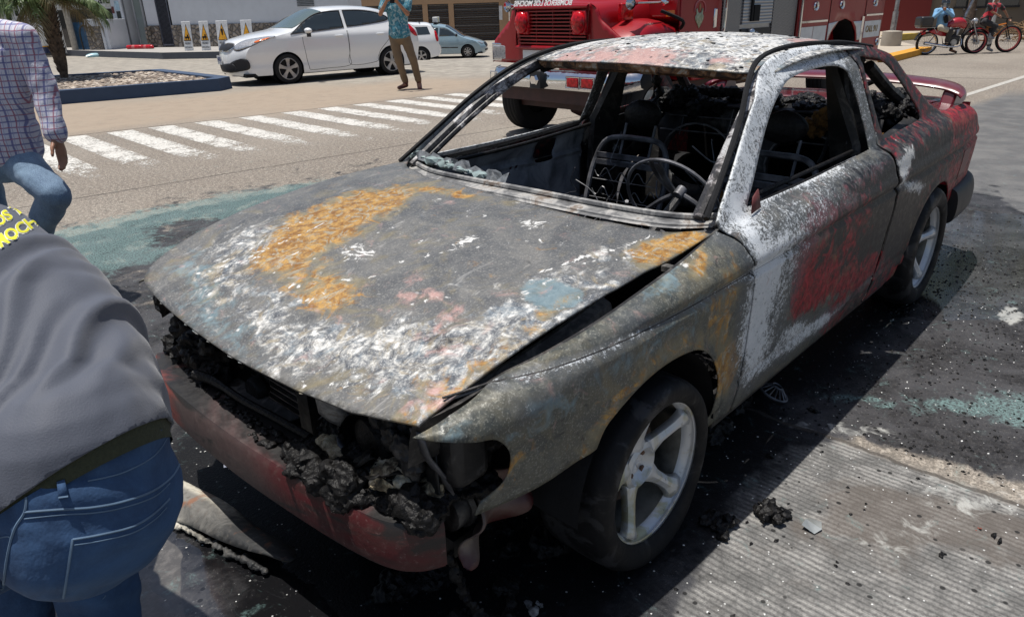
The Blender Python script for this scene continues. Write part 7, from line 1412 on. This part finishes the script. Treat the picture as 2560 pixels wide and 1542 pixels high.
bt = MB(); P = Vector(JM['pelvis'])-Vector((JM['pelvis'][0],JM['pelvis'][1],0)); ecap(bt, P+Vector((0,0,.085)), P+Vector((0,0,.11)), (.158,.118), (.156,.116), RC); fuse(bt, 'belt', M_['black'], pr, .012, 2)
ms = dict(shirt=cloth('sky_blue_cotton', lambda t: t.mix(t.noise(5), (.13,.32,.55), (.24,.47,.70))), pants=cloth('beige_twill', lambda t: t.mix(t.noise(5), (.34,.30,.22), (.48,.43,.34))), shoe=M_['black'])
pr = person('person in a light blue shirt and black helmet filming from the red motorcycle', JR, .80, (.75,-.66,0), ms, False, .013, True, facing=(-.7,-.65,0))
B_ = Vector(JR['pelvis']); b0 = Vector((B_.x,B_.y,0)); sb = MB(); 
for s in 'LR':
    sb = MB(); k, a = Vector(JR['kn'+s])-b0, Vector(JR['an'+s])-b0; ecap(sb, k+Vector((0,0,.02)), k.lerp(a, .8), .072, .06); fuse(sb, 'shin_guard', M_['dplastic'], pr, .012, 2)
sb = MB(); c_ = (Vector(JR['chest'])+Vector((-.10,-.09,-.07)))-b0; ecap(sb, c_, c_+Vector((.03,-.03,-.10)), (.08,.05), (.07,.05)); fuse(sb, 'chest_bag', M_['black'], pr, .012, 2)
o = MB().box(-.035,-.006,-.06,.035,.006,.06).build('phone', M_['steel'], None, False, loc=JR['phone'], rot=(0,0,R(-45))); tag(o, 'silver phone held in front of the black helmet', 'phone')
def jersey(t):
    n = t.noise(5, 2, .5, .5); return t.mix(t.rng(n, .50, .53), (.014,.014,.017), (.42,.015,.03))
ms = dict(shirt=cloth('red_and_black_jersey', jersey), pants=cloth('black_cloth', lambda t: (.015,.015,.018)), shoe=plain('grey_trainer', (.25,.25,.26), .6))
person('person in a red and black jersey sitting astride the orange bicycle', JC, .80, (.75,-.66,0), ms, True, .013, facing=(.6,-.75,0))
# ---- motorcycle and bicycle
def spoke_wheel(root, c, r, wd, rimm, dirv, n=24, disc=False):
    w_ = thing('wheel', None, None); w_.parent = root; w_.location = c
    MB().lathe([(r*.86,-wd*.45),(r*.95,-wd*.5),(r,-wd*.2),(r,wd*.2),(r*.95,wd*.5),(r*.86,wd*.45)], 40, (0,0,0), 'y').build('tyre', M_['rubber'], w_); MB().lathe([(r*.87,-wd*.3),(r*.80,-wd*.25),(r*.80,wd*.25),(r*.87,wd*.3)], 40, (0,0,0), 'y').build('rim', rimm, w_)
    m = MB()
    for k in range(n): a = 2*math.pi*k/n; m.tube([(.03*math.cos(a+.5),.02*(-1)**k,.03*math.sin(a+.5)),(r*.82*math.cos(a),0,r*.82*math.sin(a))], .0025, 4)
    m.build('spokes', M_['steel'], w_); MB().lathe([(0,-.05),(.06 if disc else .025,-.05),(.06 if disc else .025,.05),(0,.05)], 16, (0,0,0), 'y').build('hub', M_['steel'], w_)
def motorcycle():
    # local x from rear to front wheel; the front points to the right of the picture
    f = Vector((20.48,2.93,0)); r = Vector((19.66,3.84,0)); c = (f+r)/2; hd = math.atan2(f.y-r.y, f.x-r.x); root = thing('motorcycle', 'red motorcycle with a black top box carrying the helmeted rider', 'motorcycle', c, hd); Rp = paintm('motorcycle_red', (.42,.01,.02), .15); D = M_['dplastic']; St = M_['steel']
    spoke_wheel(root, (-.60,0,.27), .27, .09, St, 0); spoke_wheel(root, (.62,0,.27), .27, .08, plain('red_rim', (.45,.05,.05), .4), 0, disc=True)
    MB().tube(sp3([(.26,0,.62),(.12,0,.74),(-.10,0,.70),(-.18,0,.58)], 4), [.05,.08,.10,.11,.12,.12,.12,.11,.10,.09,.07,.06,.05], 12).build('fuel_tank', Rp, root); MB().tube(sp3([(-.12,0,.60),(-.35,0,.60),(-.62,0,.64)], 5), .075, 10, sq=.6).build('seat', M_['black'], root)
    MB().prism([(-.15,.42),(-.10,.56),(-.55,.60),(-.62,.54),(-.35,.44)], -.10, .10).build('side_cover', Rp, root, bevel=.02)
    m = MB(); m.lathe([(.32,-.05),(.33,0),(.32,.05)], 20, (.62,0,.27), 'y', a0=.35, a1=2.3); o = m.build('front_mudguard', Rp, root); s_ = o.modifiers.new('t','SOLIDIFY'); s_.thickness = .008
    m = MB(); m.lathe([(.32,-.06),(.33,0),(.32,.06)], 20, (-.60,0,.27), 'y', a0=.7, a1=2.9); o = m.build('rear_mudguard', D, root); s_ = o.modifiers.new('t','SOLIDIFY'); s_.thickness = .008
    for s in (-1,1): MB().tube([(.62,s*.07,.27),(.40,s*.07,.78)], .018, 8).build('fork', St, root)
    MB().tube(sp3([(.30,-.32,.86),(.36,-.15,.84),(.38,0,.80),(.36,.15,.84),(.30,.32,.86)], 4), .012, 7).build('handlebar', M_['black'], root); MB().blob((.48,0,.76), .08, (1,1,1), 2, 0).build('headlamp', M_['lamp'], root)
    for s in (-1,1): MB().tube([(.34,s*.22,.85),(.30,s*.26,1.0)], .006, 5).blob((.30,s*.27,1.02), .045, (.5,1,.7), 1, 0).build('mirror', D, root)
    MB().box(-.12,-.09,.22,.16,.09,.44).build('engine', M_['metal'], root, bevel=.03); MB().tube([(.16,0,.40),(.10,0,.24)], .07, 10).lathe([(0,-.11),(.08,-.11),(.08,-.08)], 16, (.0,0,.28), 'y').build('crankcase', St, root)
    MB().tube(sp3([(.18,-.10,.36),(.15,-.14,.2),(-.15,-.15,.19),(-.75,-.16,.29)], 6), [.018]*12+[.038]*7, 9).build('exhaust', M_['chrome'], root); MB().tube([(.34,0,.72),(.15,0,.25),(-.2,0,.25),(-.3,0,.55),(.25,0,.62)], .015, 6).build('frame', M_['black'], root)
    MB().box(-.92,-.17,.66,-.60,.17,.90).build('top_box', paintm('black_box_plastic', (.02,.02,.022), .3, .2), root, bevel=.04); MB().tube([(-.9,-.1,.645),(-.5,-.1,.645),(-.5,.1,.645),(-.9,.1,.645)], .009, 5, True).tube([(-.55,-.1,.645),(-.45,-.1,.52)], .009, 5).build('luggage_rack', M_['alloy'], root); MB().box(-.80,-.05,.48,-.70,.05,.56).build('tail_lamp', M_['redlens'], root, bevel=.01); MB().tube([(-.6,-.06,.27),(-.42,-.09,.55)], .014, 6).build('shock_absorber', St, root)
motorcycle()
def bicycle():
    f = Vector((21.10,2.36,0)); r = Vector((20.52,3.0,0)); c = (f+r)/2; hd = math.atan2(f.y-r.y, f.x-r.x); root = thing('bicycle', 'orange bicycle with fat tyres and red rims at the right edge', 'bicycle', c, hd); L = (f-r).length/2; Og = paintm('bicycle_orange', (.55,.16,.01), .25, .5)
    spoke_wheel(root, (-L,0,.32), .32, .07, plain('bike_rim_black', (.05,.02,.02), .4), 0, 28); spoke_wheel(root, (L,0,.32), .32, .08, plain('bike_rim_red', (.60,.09,.07), .4), 0, 28)
    MB().tube([(-.05,0,.28),(.30,0,.62)], .022, 8).tube([(-.15,0,.60),(.29,0,.68)], .018, 8).tube([(-.05,0,.28),(-.17,0,.68)], .016, 7).tube([(-.05,0,.28),(-L,0,.32)], .012, 6).tube([(-.15,0,.60),(-L,0,.32)], .012, 6).build('frame', Og, root)
    for s in (-1,1): MB().tube([(L,s*.05,.32),(.31,s*.04,.62)], .014, 6).build('fork', M_['black'], root)
    MB().tube([(.31,0,.60),(.29,0,.80)], .015, 6).tube(sp3([(.22,-.28,.82),(.28,0,.80),(.22,.28,.82)], 4), .012, 6).build('handlebar', M_['black'], root); MB().blob((-.18,0,.71), .09, (1.2,.6,.3), 2, .05).build('saddle', M_['black'], root); MB().tube([(-.05,-.1,.28),(-.05,.1,.28)], .012, 6).lathe([(0,-.03),(.08,-.03),(.08,-.02)], 18, (-.05,0,.28), 'y').tube([(-.05,.10,.28),(-.0,.10,.14)], .01, 5).tube([(-.05,-.10,.28),(-.1,-.10,.42)], .01, 5).build('crank', M_['steel'], root)
bicycle()
# ---- the bending man close to the viewer
def bending_man():
    S5 = [Vector(v) for v in FGS]; base = Vector((S5[0].x, S5[0].y, 0)); root = thing('person', 'person in slate-grey shirt and dark jeans bending over at the left foreground', 'person', base)
    R_ = Vector(RC); up = Vector((0,0,1)); F = Vector((.723,.691,0)); P = [v-base for v in S5]; pel = P[0]; P[2] = P[2]-R_*.02; P[3] = P[3]-R_*.105; P[4] = P[4]-R_*.165; P[5] = P[5]-R_*.17
    E = Vector((-1.42688,-1.66372,1.46821))-base
    neck = P[5]+F*.10-up*.02; hd = neck+F*.14-up*.08
    kn = {s: pel+R_*(s*.085-.19)+F*.22+up*(.46-pel.z) for s in (-1,1)}; an = {s: pel+R_*(s*.11-.20)+F*.12+up*(.10-pel.z) for s in (-1,1)}
    wd = [.18,.18,.19,.19,.16]; dp = [.13,.13,.13,.12,.11]
    def torso(m, k, i0=0):
        for i in range(i0, 4): ecap(m, P[i], P[i+1], (wd[i]+k, dp[i]+k), (wd[i+1]+k, dp[i+1]+k), R_, 28)
    m = MB(); torso(m, -.02); ecap(m, P[4], neck, .08, .06); ecap(m, neck, hd, .06, .085); ecap(m, hd, hd+F*.04, (.078,.095), (.078,.09), R_); ecap(m, hd+up*-.07, hd+F*.03-up*.10, .03, .02)
    for s in (-1,1):
        sh = P[4]+R_*s*.17; el = sh+F*.12-up*.26; wr_ = el+F*.16-up*.16; ecap(m, sh, el, .05, .04); ecap(m, el, wr_, .04, .028); hand(m, wr_, F*.7-up*.6, R_*-s, 1.05, .6); ecap(m, pel+R_*(s*.08-.05)+F*.05, kn[s], .085, .06); ecap(m, kn[s], an[s], .055, .036); ecap(m, an[s]-up*.04, an[s]+F*.16-up*.06, .036, .03); ecap(m, hd+R_*s*.082, hd+R_*s*.082+F*.01, .02, .018)
    body = fuse(m, 'body', M_['skin'], root, .009, 3)
    mm = MB(); ecap(mm, hd-F*.03+up*.03, hd+up*.04+F*.02, (.09,.09), (.085,.09), R_); fuse(mm, 'hair', M_['hair'], root, .01, 2)
    # jeans, olive undershirt and grey shirt: three shells over the same seat and back, each ended along a cutting plane
    ax = (P[2]-P[1]).normalized()
    def trunk(k, i1, legs):
        mm = MB()
        for s in (-1,1): ecap(mm, pel+R_*(s*.085)-up*.035, pel+R_*(s*.08)+up*.08+F*.02, (.128+k,.175+k), (.118+k,.15+k), R_, 24)
        for i in range(0, i1): ecap(mm, P[i]+(up*.04 if i == 0 else Vector()), P[i+1], ((.192,.190,.214,.215)[i]+k, (.155,.158,.165,.15)[i]+k), ((.190,.214,.215,.19)[i]+k, (.158,.165,.15,.13)[i]+k), R_, 28)
        if legs:
            for s in (-1,1): ecap(mm, pel+R_*(s*.085-.07)+F*.08-up*.08, kn[s], .108, .082); ecap(mm, kn[s], an[s], .085, .07)
        return mm
    def plane(pts, tree):
        q = []; X = R_; Nn = ax.cross(R_).normalized()
        for v in pts:
            d = (Vector(v)-base-E).normalized(); h = tree.ray_cast(E+d*.3, d); h = h[0] if h[0] is not None else tree.find_nearest(E+d*1.2)[0]; q.append(h-P[1])
        A = np.array([[v.dot(X), v.dot(Nn), -1.] for v in q]); y = -np.array([v.dot(ax) for v in q])
        c_ = np.linalg.solve(A.T@A+np.diag((1e-4, 4e-3, 0)), A.T@y); n_ = ax+X*c_[0]+Nn*c_[1]; return P[1]+ax*c_[2], n_
    def seat(V, N):
        u = (V-np.array(pel))@np.array(R_); w_ = V[:,2]-pel.z; d = -.022*np.exp(-((u+.02)/.020)**2)*(w_ < .05)
        q = V@np.array([.5,.3,1.]); return d+(fbm3(np.c_[q*14, u*3, V[:,1]*3], 3)-.5)*.026+(fbm3(V*6, 2)-.5)*.016
    t = NT('dark_blue_denim'); n = t.noise(5, 5, .65, .6); tw = t.node('TexWave', wave_type='BANDS', bands_direction='DIAGONAL'); t.set(tw.inputs[0], t.map((1,1,-1))); tw.inputs['Scale'].default_value = 150; tw.inputs['Distortion'].default_value = 2.5; tw.inputs['Detail'].default_value = 3
    c = t.mix(t.rng(n, .35, .68), (.012,.034,.085), (.034,.085,.185)); c = t.mix(t.mt('MULTIPLY', t.noise(240, 2, .8), .30), c, (.07,.16,.33)); dm = t.out(c, .88, 0, t.bump(t.mt('MULTIPLY_ADD', t.noise(200, 2), .06, n), .35, .02))
    full = fuse(trunk(.004, 4, False), 'tmp', M_['black'], root, .012, 3); tr = BVHTree.FromObject(full, bpy.context.evaluated_depsgraph_get())
    ps = plane(HEM[1:], tr); pb = plane(BAND[1:], tr); bpy.data.objects.remove(full); pb = (pb[0]-pb[1]*.008, pb[1])
    side_ = lambda pl, q, o_: (q-pl[0]).dot(pl[1]) > o_
    jn = fuse(trunk(0, 2, True), 'jeans', dm, root, .0075, 3, [(pb[0]+pb[1]*.012, pb[1])], seat)
    t = NT('olive_rib_knit'); rb = t.noise(160, 2); ol_ = fuse(trunk(.0035, 3, False), 'undershirt', t.out(t.mix(rb, (.022,.026,.012), (.055,.060,.032)), .9, 0, t.bump(rb, .5, .004)), root, .009, 3, [(pb[0], -pb[1]), (ps[0]+ps[1]*.09, ps[1])])
    def folds(V, N):
        X = np.array(R_); u = (V-np.array(P[1]))@X; s_ = (V-np.array(P[1]))@np.array(ax); d = np.zeros(len(V))
        for u0, u1, s0, s1, a, w_ in ((.00,-.10,-.05,.42,.013,.015),(.09,.045,-.08,.26,.014,.013),(.165,.09,-.10,.10,.011,.013),(.03,.01,-.12,.16,.010,.012),(-.07,-.14,-.10,.5,.014,.017),(.13,.16,.10,.24,.010,.014),(-.03,-.02,.20,.46,.009,.02),(.19,.15,-.10,.02,.009,.011),(-.13,-.05,-.16,-.05,.009,.013)):
            f = np.clip((s_-s0)/(s1-s0), 0, 1); c_ = u0+(u1-u0)*f**1.3+.008*np.sin(s_*24+u0*30)-.10*np.clip(-s_, 0, 1)*1.2; q = (u-c_)/w_; e = np.clip((s_-s0)/.05, 0, 1)*np.clip((s1-s_)/.09, 0, 1); d += a*(np.exp(-q*q)-.5*np.exp(-((q-1.7)/1.1)**2)-.3*np.exp(-((q+1.8)/1.3)**2))*e
        Nn = np.array(ax.cross(R_)); Q = np.c_[u*22+s_*5, s_*4, (V@Nn)*8]; return d+(fbm3(V*5, 3)-.5)*.02+(fbm3(Q, 3)-.5)*.012*np.clip((.30-s_)/.3, .25, 1)
    sh = trunk(.013, 4, False); ecap(sh, P[4], P[5], (.19,.12), (.10,.08), R_)
    for s in (-1,1): a = P[4]+R_*s*.16; ecap(sh, a, a+F*.09-up*.18, .085, .075)
    t = NT('slate_grey_jersey'); n = t.noise(4, 4); v = t.noise(330, 2, .5); c = t.mix(n, (.052,.060,.082), (.085,.094,.122)); sm = t.out(c, .7, 0, t.bump(v, .25, .002), Sheen_Weight=.2)
    shirt = fuse(sh, 'shirt', sm, root, .0075, 4, [(ps[0], -ps[1])], folds); so_ = shirt.modifiers.new('t', 'SOLIDIFY'); so_.thickness = .005
    o = shirt
    # seams, pocket edges, loops: stitched lines laid on the cloth
    bj = BVHTree.FromObject(jn, bpy.context.evaluated_depsgraph_get()); jn_st = plain('pale_seam', (.10,.16,.24), .8); 
    def lay(pts, tree, off, n=8):
        out = []
        for q in sp3([tuple(Vector(v)-base) for v in pts], n) if len(pts) > 2 else [Vector(pts[0])-base+(Vector(pts[1])-Vector(pts[0]))*i/12 for i in range(13)]:
            d = (Vector(q)-E).normalized(); h = tree.ray_cast(E+d*.3, d)
            if h[0] is not None and (h[0]-E).length < 1.75: out.append(h[0]+h[1]*off)
        return out
    for k in ('yoke','yoke2','pocket_top','pocket_top2','pocket_left','pocket_bot','seat','waist','side','fob'):
        L = lay(SEAMS[k], bj, .0006)
        if len(L) > 2: MB().tube(L, .0020 if k in ('yoke','pocket_top','pocket_left','seat') else .0012, 5).build('seam', jn_st, jn)
    for k in ('loopA','loopB'):
        q = []
        for v in SEAMS[k]:
            d = (Vector(v)-base-E).normalized(); h = bj.ray_cast(E+d*.3, d); h2 = h[0] if h[0] is not None else bj.find_nearest(E+d*1.1)[0]; q.append(h2-d*.006)
        lp = MB().add([q[0], q[1], q[2], q[3]], [(0,1,2,3)]).build('belt_loop', dm, jn); lp.modifiers.new('t', 'SOLIDIFY').thickness = .006; MB().tube([q[1], q[2]], .0016, 4).build('stitch', jn_st, lp)
    # lettering across the shoulders
    bs = BVHTree.FromObject(shirt, bpy.context.evaluated_depsgraph_get()); Yl = plain('yellow_print', (.72,.68,.03), .6)
    T0 = [Vector(v)-base for v in TXT]
    def letter(s, o0, U, Vv, size, mat, offm, bold):
        cu = bpy.data.curves.new('lettering', 'FONT'); cu.body = s; cu.size = 1; cu.align_x = 'LEFT'; cu.offset = bold; cu.resolution_u = 3; oo = bpy.data.objects.new('l', cu); COL.objects.link(oo); me = bpy.data.meshes.new_from_object(oo.evaluated_get(bpy.context.evaluated_depsgraph_get())); bpy.data.objects.remove(oo)
        bm = bmesh.new(); bm.from_mesh(me); bmesh.ops.subdivide_edges(bm, edges=bm.edges, cuts=2); bmesh.ops.triangulate(bm, faces=bm.faces); dead = []
        for v in bm.verts:
            q = o0+U*v.co.x*size+Vv*v.co.y*size; d = (q-E).normalized(); h = bs.ray_cast(E+d*.3, d)
            if h[0] is None or (h[0]-E).length > 2.2: dead.append(v)
            else: v.co = h[0]+h[1]*offm
        bmesh.ops.delete(bm, geom=dead, context='VERTS'); bm.to_mesh(me); bm.free(); me.materials.clear(); me.materials.append(mat); l = bpy.data.objects.new('lettering', me); COL.objects.link(l); l.parent = shirt
    U = (T0[1]-T0[0]).normalized(); n_ = (T0[2]-E).normalized(); Vv = U.cross(n_).normalized(); Vv = Vv if Vv.z > 0 else -Vv
    # one step of the guide plane is about a centimetre on the cloth
    o1 = T0[2]-U*.062-Vv*.020
    letter('LOS MOCHIS', o1, U, Vv, .0215, M_['white'], .0012, .07); letter('LOS MOCHIS', o1, U, Vv, .0215, Yl, .0024, .03)
    o2 = o1+Vv*.024-U*.012; letter('BOMBEROS Y', o2, U, Vv, .0195, M_['white'], .0012, .07); letter('BOMBEROS Y', o2, U, Vv, .0195, Yl, .0024, .03)
    for s in (-1,1):
        mm = MB(); ecap(mm, an[s], an[s]+up*.03, .055, .055); ecap(mm, an[s]-up*.05-F*.04, an[s]+F*.17-up*.06, (.05,.045), (.048,.032), R_); fuse(mm, 'shoe', M_['black'], root, .01, 2)
bending_man()
# ---------------------------------------------------------------- fallen pieces round the wreck
def trim():
    t = NT('half_burnt_white_plastic'); n = t.noise(14, 7, .7, .8); x, y, z = t.sep(); q = t.mt('MULTIPLY_ADD', t.mt('SUBTRACT', n, .5), .5, t.mt('MULTIPLY', y, -1.)); m_ = t.rng(q, -.18, .12)
    c = t.mix(t.rng(t.mt('ABSOLUTE', t.mt('SUBTRACT', t.mt('MULTIPLY_ADD', y, .12, x), .0)), .03, .055), (.20,.19,.17), (.62,.58,.48)); c = t.mix(m_, c, (.02,.02,.02)); c = t.mix(t.rng(t.noise(40, 5), .55, .7, 0, .7), c, (.10,.085,.07)); c = t.mix(t.rng(t.noise(6, 4), .62, .68, 0, .7), c, (.25,.09,.03)); mt = t.out(c, .6, 0, t.bump(n, .5, .01))
    root = thing('bumper_skin', 'long scorched white bumper cover lying on the wet ground under the front beam', 'bumper cover', (-.80,.20,0))
    U = spl([(-.09,.34,1),(-.03,.36,1),(.03,.30),(.06,.16),(.08,.0),(.085,-.14),(.10,-.28),(.06,-.33),(.02,-.24),(-.01,-.10),(-.04,.04),(-.07,.18)], 5)
    panel('skin', U, [], .012, lambda x, y: (x, y, .012+.055*np.clip((x+.06+.1*y)/.06, 0, 1)-.03*np.clip((x-.04+.1*y)/.05, 0, 1)+.006*np.sin(y*18)), mt, root, .006, ang=60)
    m = MB(); rg = random.Random(4)
    for i in range(30):
        f = i/29; m.blob((-.10+.115*f+rg.uniform(-.006,.006), .33-.58*f, .014+rg.uniform(0,.008)), rg.uniform(.008,.015), (1,1.2,.7), 2, .5, 3, i)
    m.crust('torn_edge', mt, root, .004, .008)
trim()
def lump(name, label, cat, x, y, r, sc, n, mat, seed, spread=1., group=None, strands=0):
    m = MB(); rg = random.Random(seed)
    for i in range(n): m.blob((rg.uniform(-r,r)*spread, rg.uniform(-r,r)*spread, rg.uniform(.0,r*.6)), r*rg.uniform(.3,.6), sc, 2, .9, 3.5, seed*31+i)
    for i in range(strands): a = rg.uniform(0,6.3); l = rg.uniform(.03,.07); m.tube([(0,0,r*.5),(l*.5*math.cos(a),l*.5*math.sin(a),r*.9),(l*math.cos(a),l*math.sin(a),r*.7*rg.random())], [.006,.004,.001], 5)
    tag(m.crust(name, mat, None, max(.003, r*.14), r*.45, loc=(x,y,0)), label, cat, group)
lump('charred_lump', 'black charred clump with curled strands on the grooved concrete', 'debris', .39, -1.00, .035, (1,1.2,.8), 12, M_['char'], 1, 1., None, 14)
lump('charred_lump', 'flatter black clump at the edge of the wet patch beside the front wheel', 'debris', .23, -.905, .04, (1,1,.5), 12, M_['char'], 2)
lump('charred_lump', 'small black clump farther up near the slab joint', 'debris', 1.07, -.86, .016, (1,1.3,.6), 5, M_['char'], 3); lump('charred_lump', 'tiny black crumb between the wheel and the slab joint', 'debris', .69, -.86, .014, (1,1.2,.6), 4, M_['char'], 4)
lump('charred_strip', 'thin black strip lying at the right edge of the concrete', 'debris', .72, -1.535, .014, (1.8,.6,.5), 5, M_['char'], 5); lump('charred_lump', 'black crumb near the lower right corner of the slab', 'debris', .545, -1.44, .012, (1,1,.6), 4, M_['char'], 6)
lump('rust_flake', 'rust-red flake lying near the right edge', 'debris', .735, -1.48, .014, (1.3,.8,.25), 4, plain('rust_flake_red', (.20,.06,.04), .8), 7)
lump('foam_scrap', 'grey-white crumpled scrap near the bottom centre', 'debris', -.36, -.70, .022, (1,1,.7), 5, M_['pale'], 8)
def vent():
    root = thing('round_vent', 'melted round vent grille lying among the ash under the sill', 'debris', (1.06,-.70,.03), .5); m = MB()
    for k in range(14): a = 2*math.pi*k/14; m.tube([(.02*math.cos(a),.02*math.sin(a),.03),(.055*math.cos(a),.055*math.sin(a),0)], .003, 4)
    m.tube([(.057*math.cos(a),.057*math.sin(a),0) for a in np.linspace(0,2*math.pi,24,False)], .005, 5, True).tube([(.02*math.cos(a),.02*math.sin(a),.03) for a in np.linspace(0,2*math.pi,14,False)], .004, 5, True); m.build('grille', M_['metal_l'], root); root.rotation_euler[0] = .4
vent()
o = MB().add([(-.03,-.02,.0),(.0,-.03,.004),(.0,.02,.016),(-.03,.02,.012),(.035,-.015,.002),(.03,.02,.0)], [(0,1,2,3),(1,4,5,2)]).build('glass_scrap', plain('silver_foil', (.45,.47,.45), .3, .6), None, False, loc=(.42,-1.115,.004)); tag(o, 'folded silvery scrap shining on the grooved concrete', 'scrap')
def ashpile():
    m = MB(); rg = random.Random(11)
    for i in range(60): m.blob((rg.uniform(.55,1.25), rg.uniform(-.66,-.25), rg.uniform(0,.06)), rg.uniform(.02,.06), (1,1,.7), 2, .8, 3, i)
    tag(m.crust('ash_heap', M_['char'], None, .007, .016), 'heap of fallen charred trim under the door sill', 'ash heap')
    m = MB()
    for i in range(26): m.blob((rg.uniform(-.62,-.1), rg.uniform(-.62,-.1), rg.uniform(0,.03)), rg.uniform(.02,.06), (1.3,1,.5), 2, .8, 3, i+70)
    m.tube(sp3([(-.58,-.62,.28),(-.55,-.66,.12),(-.48,-.70,.04),(-.36,-.62,.03)], 5), .012, 7); tag(m.crust('ash_heap', M_['char'], None, .007, .016), 'fallen black rags under the bumper corner', 'ash heap')
    t = NT('bright_liner'); tag(MB().add([(-.62,.52,.01),(-.50,.42,.03),(-.45,.50,.06),(-.58,.60,.04)], [(0,1,2,3)]).build('foil_scrap', M_['chrome'], None, False), 'bright foil scrap glinting under the radiator', 'scrap')
    # loose crumbs of soot and white flakes: uncountable
    for nm, mat, n, boxes in (('soot_crumbs', M_['char'], 2600, ((1.0,-1.9,3.6,-.7,.7),(-1.2,-1.4,3.4,-.8,.15),(2.6,-1.6,4.6,-.6,.15))), ('white_flakes', M_['white'], 520, ((.9,-1.7,2.6,-.8,.3),(-1.1,-1.6,1.0,-.6,.5),(-1.1,-.6,0,1.2,.2)))):
        m = MB()
        for i in range(n):
            k = rg.random(); a = boxes[0] if k < boxes[0][4] else boxes[1] if k < boxes[0][4]+boxes[1][4] else boxes[2]; x, y = rg.uniform(a[0],a[2]), rg.uniform(a[1],a[3])
            if nm == 'soot_crumbs' and x < 1.0 and rg.random() < .4: continue
            r = rg.uniform(.0015,.0035)*(1 if nm != 'soot_crumbs' else rg.choice((1,1.4,2,2.6))); an_ = rg.uniform(0,6.3); ln = rg.uniform(1,2.2)
            V = [(x+math.cos(an_+q)*r*(ln if j % 2 else 1)*rg.uniform(.6,1.2), y+math.sin(an_+q)*r*rg.uniform(.6,1.4), .0008) for j, q in enumerate((0,1.26,2.5,3.8,5.0))]; V.append((x,y,r*.9)); m.add(V, [(j,(j+1)%5,5) for j in range(5)])
        tag(m.build(nm, mat, None, False), kind='stuff')
ashpile()
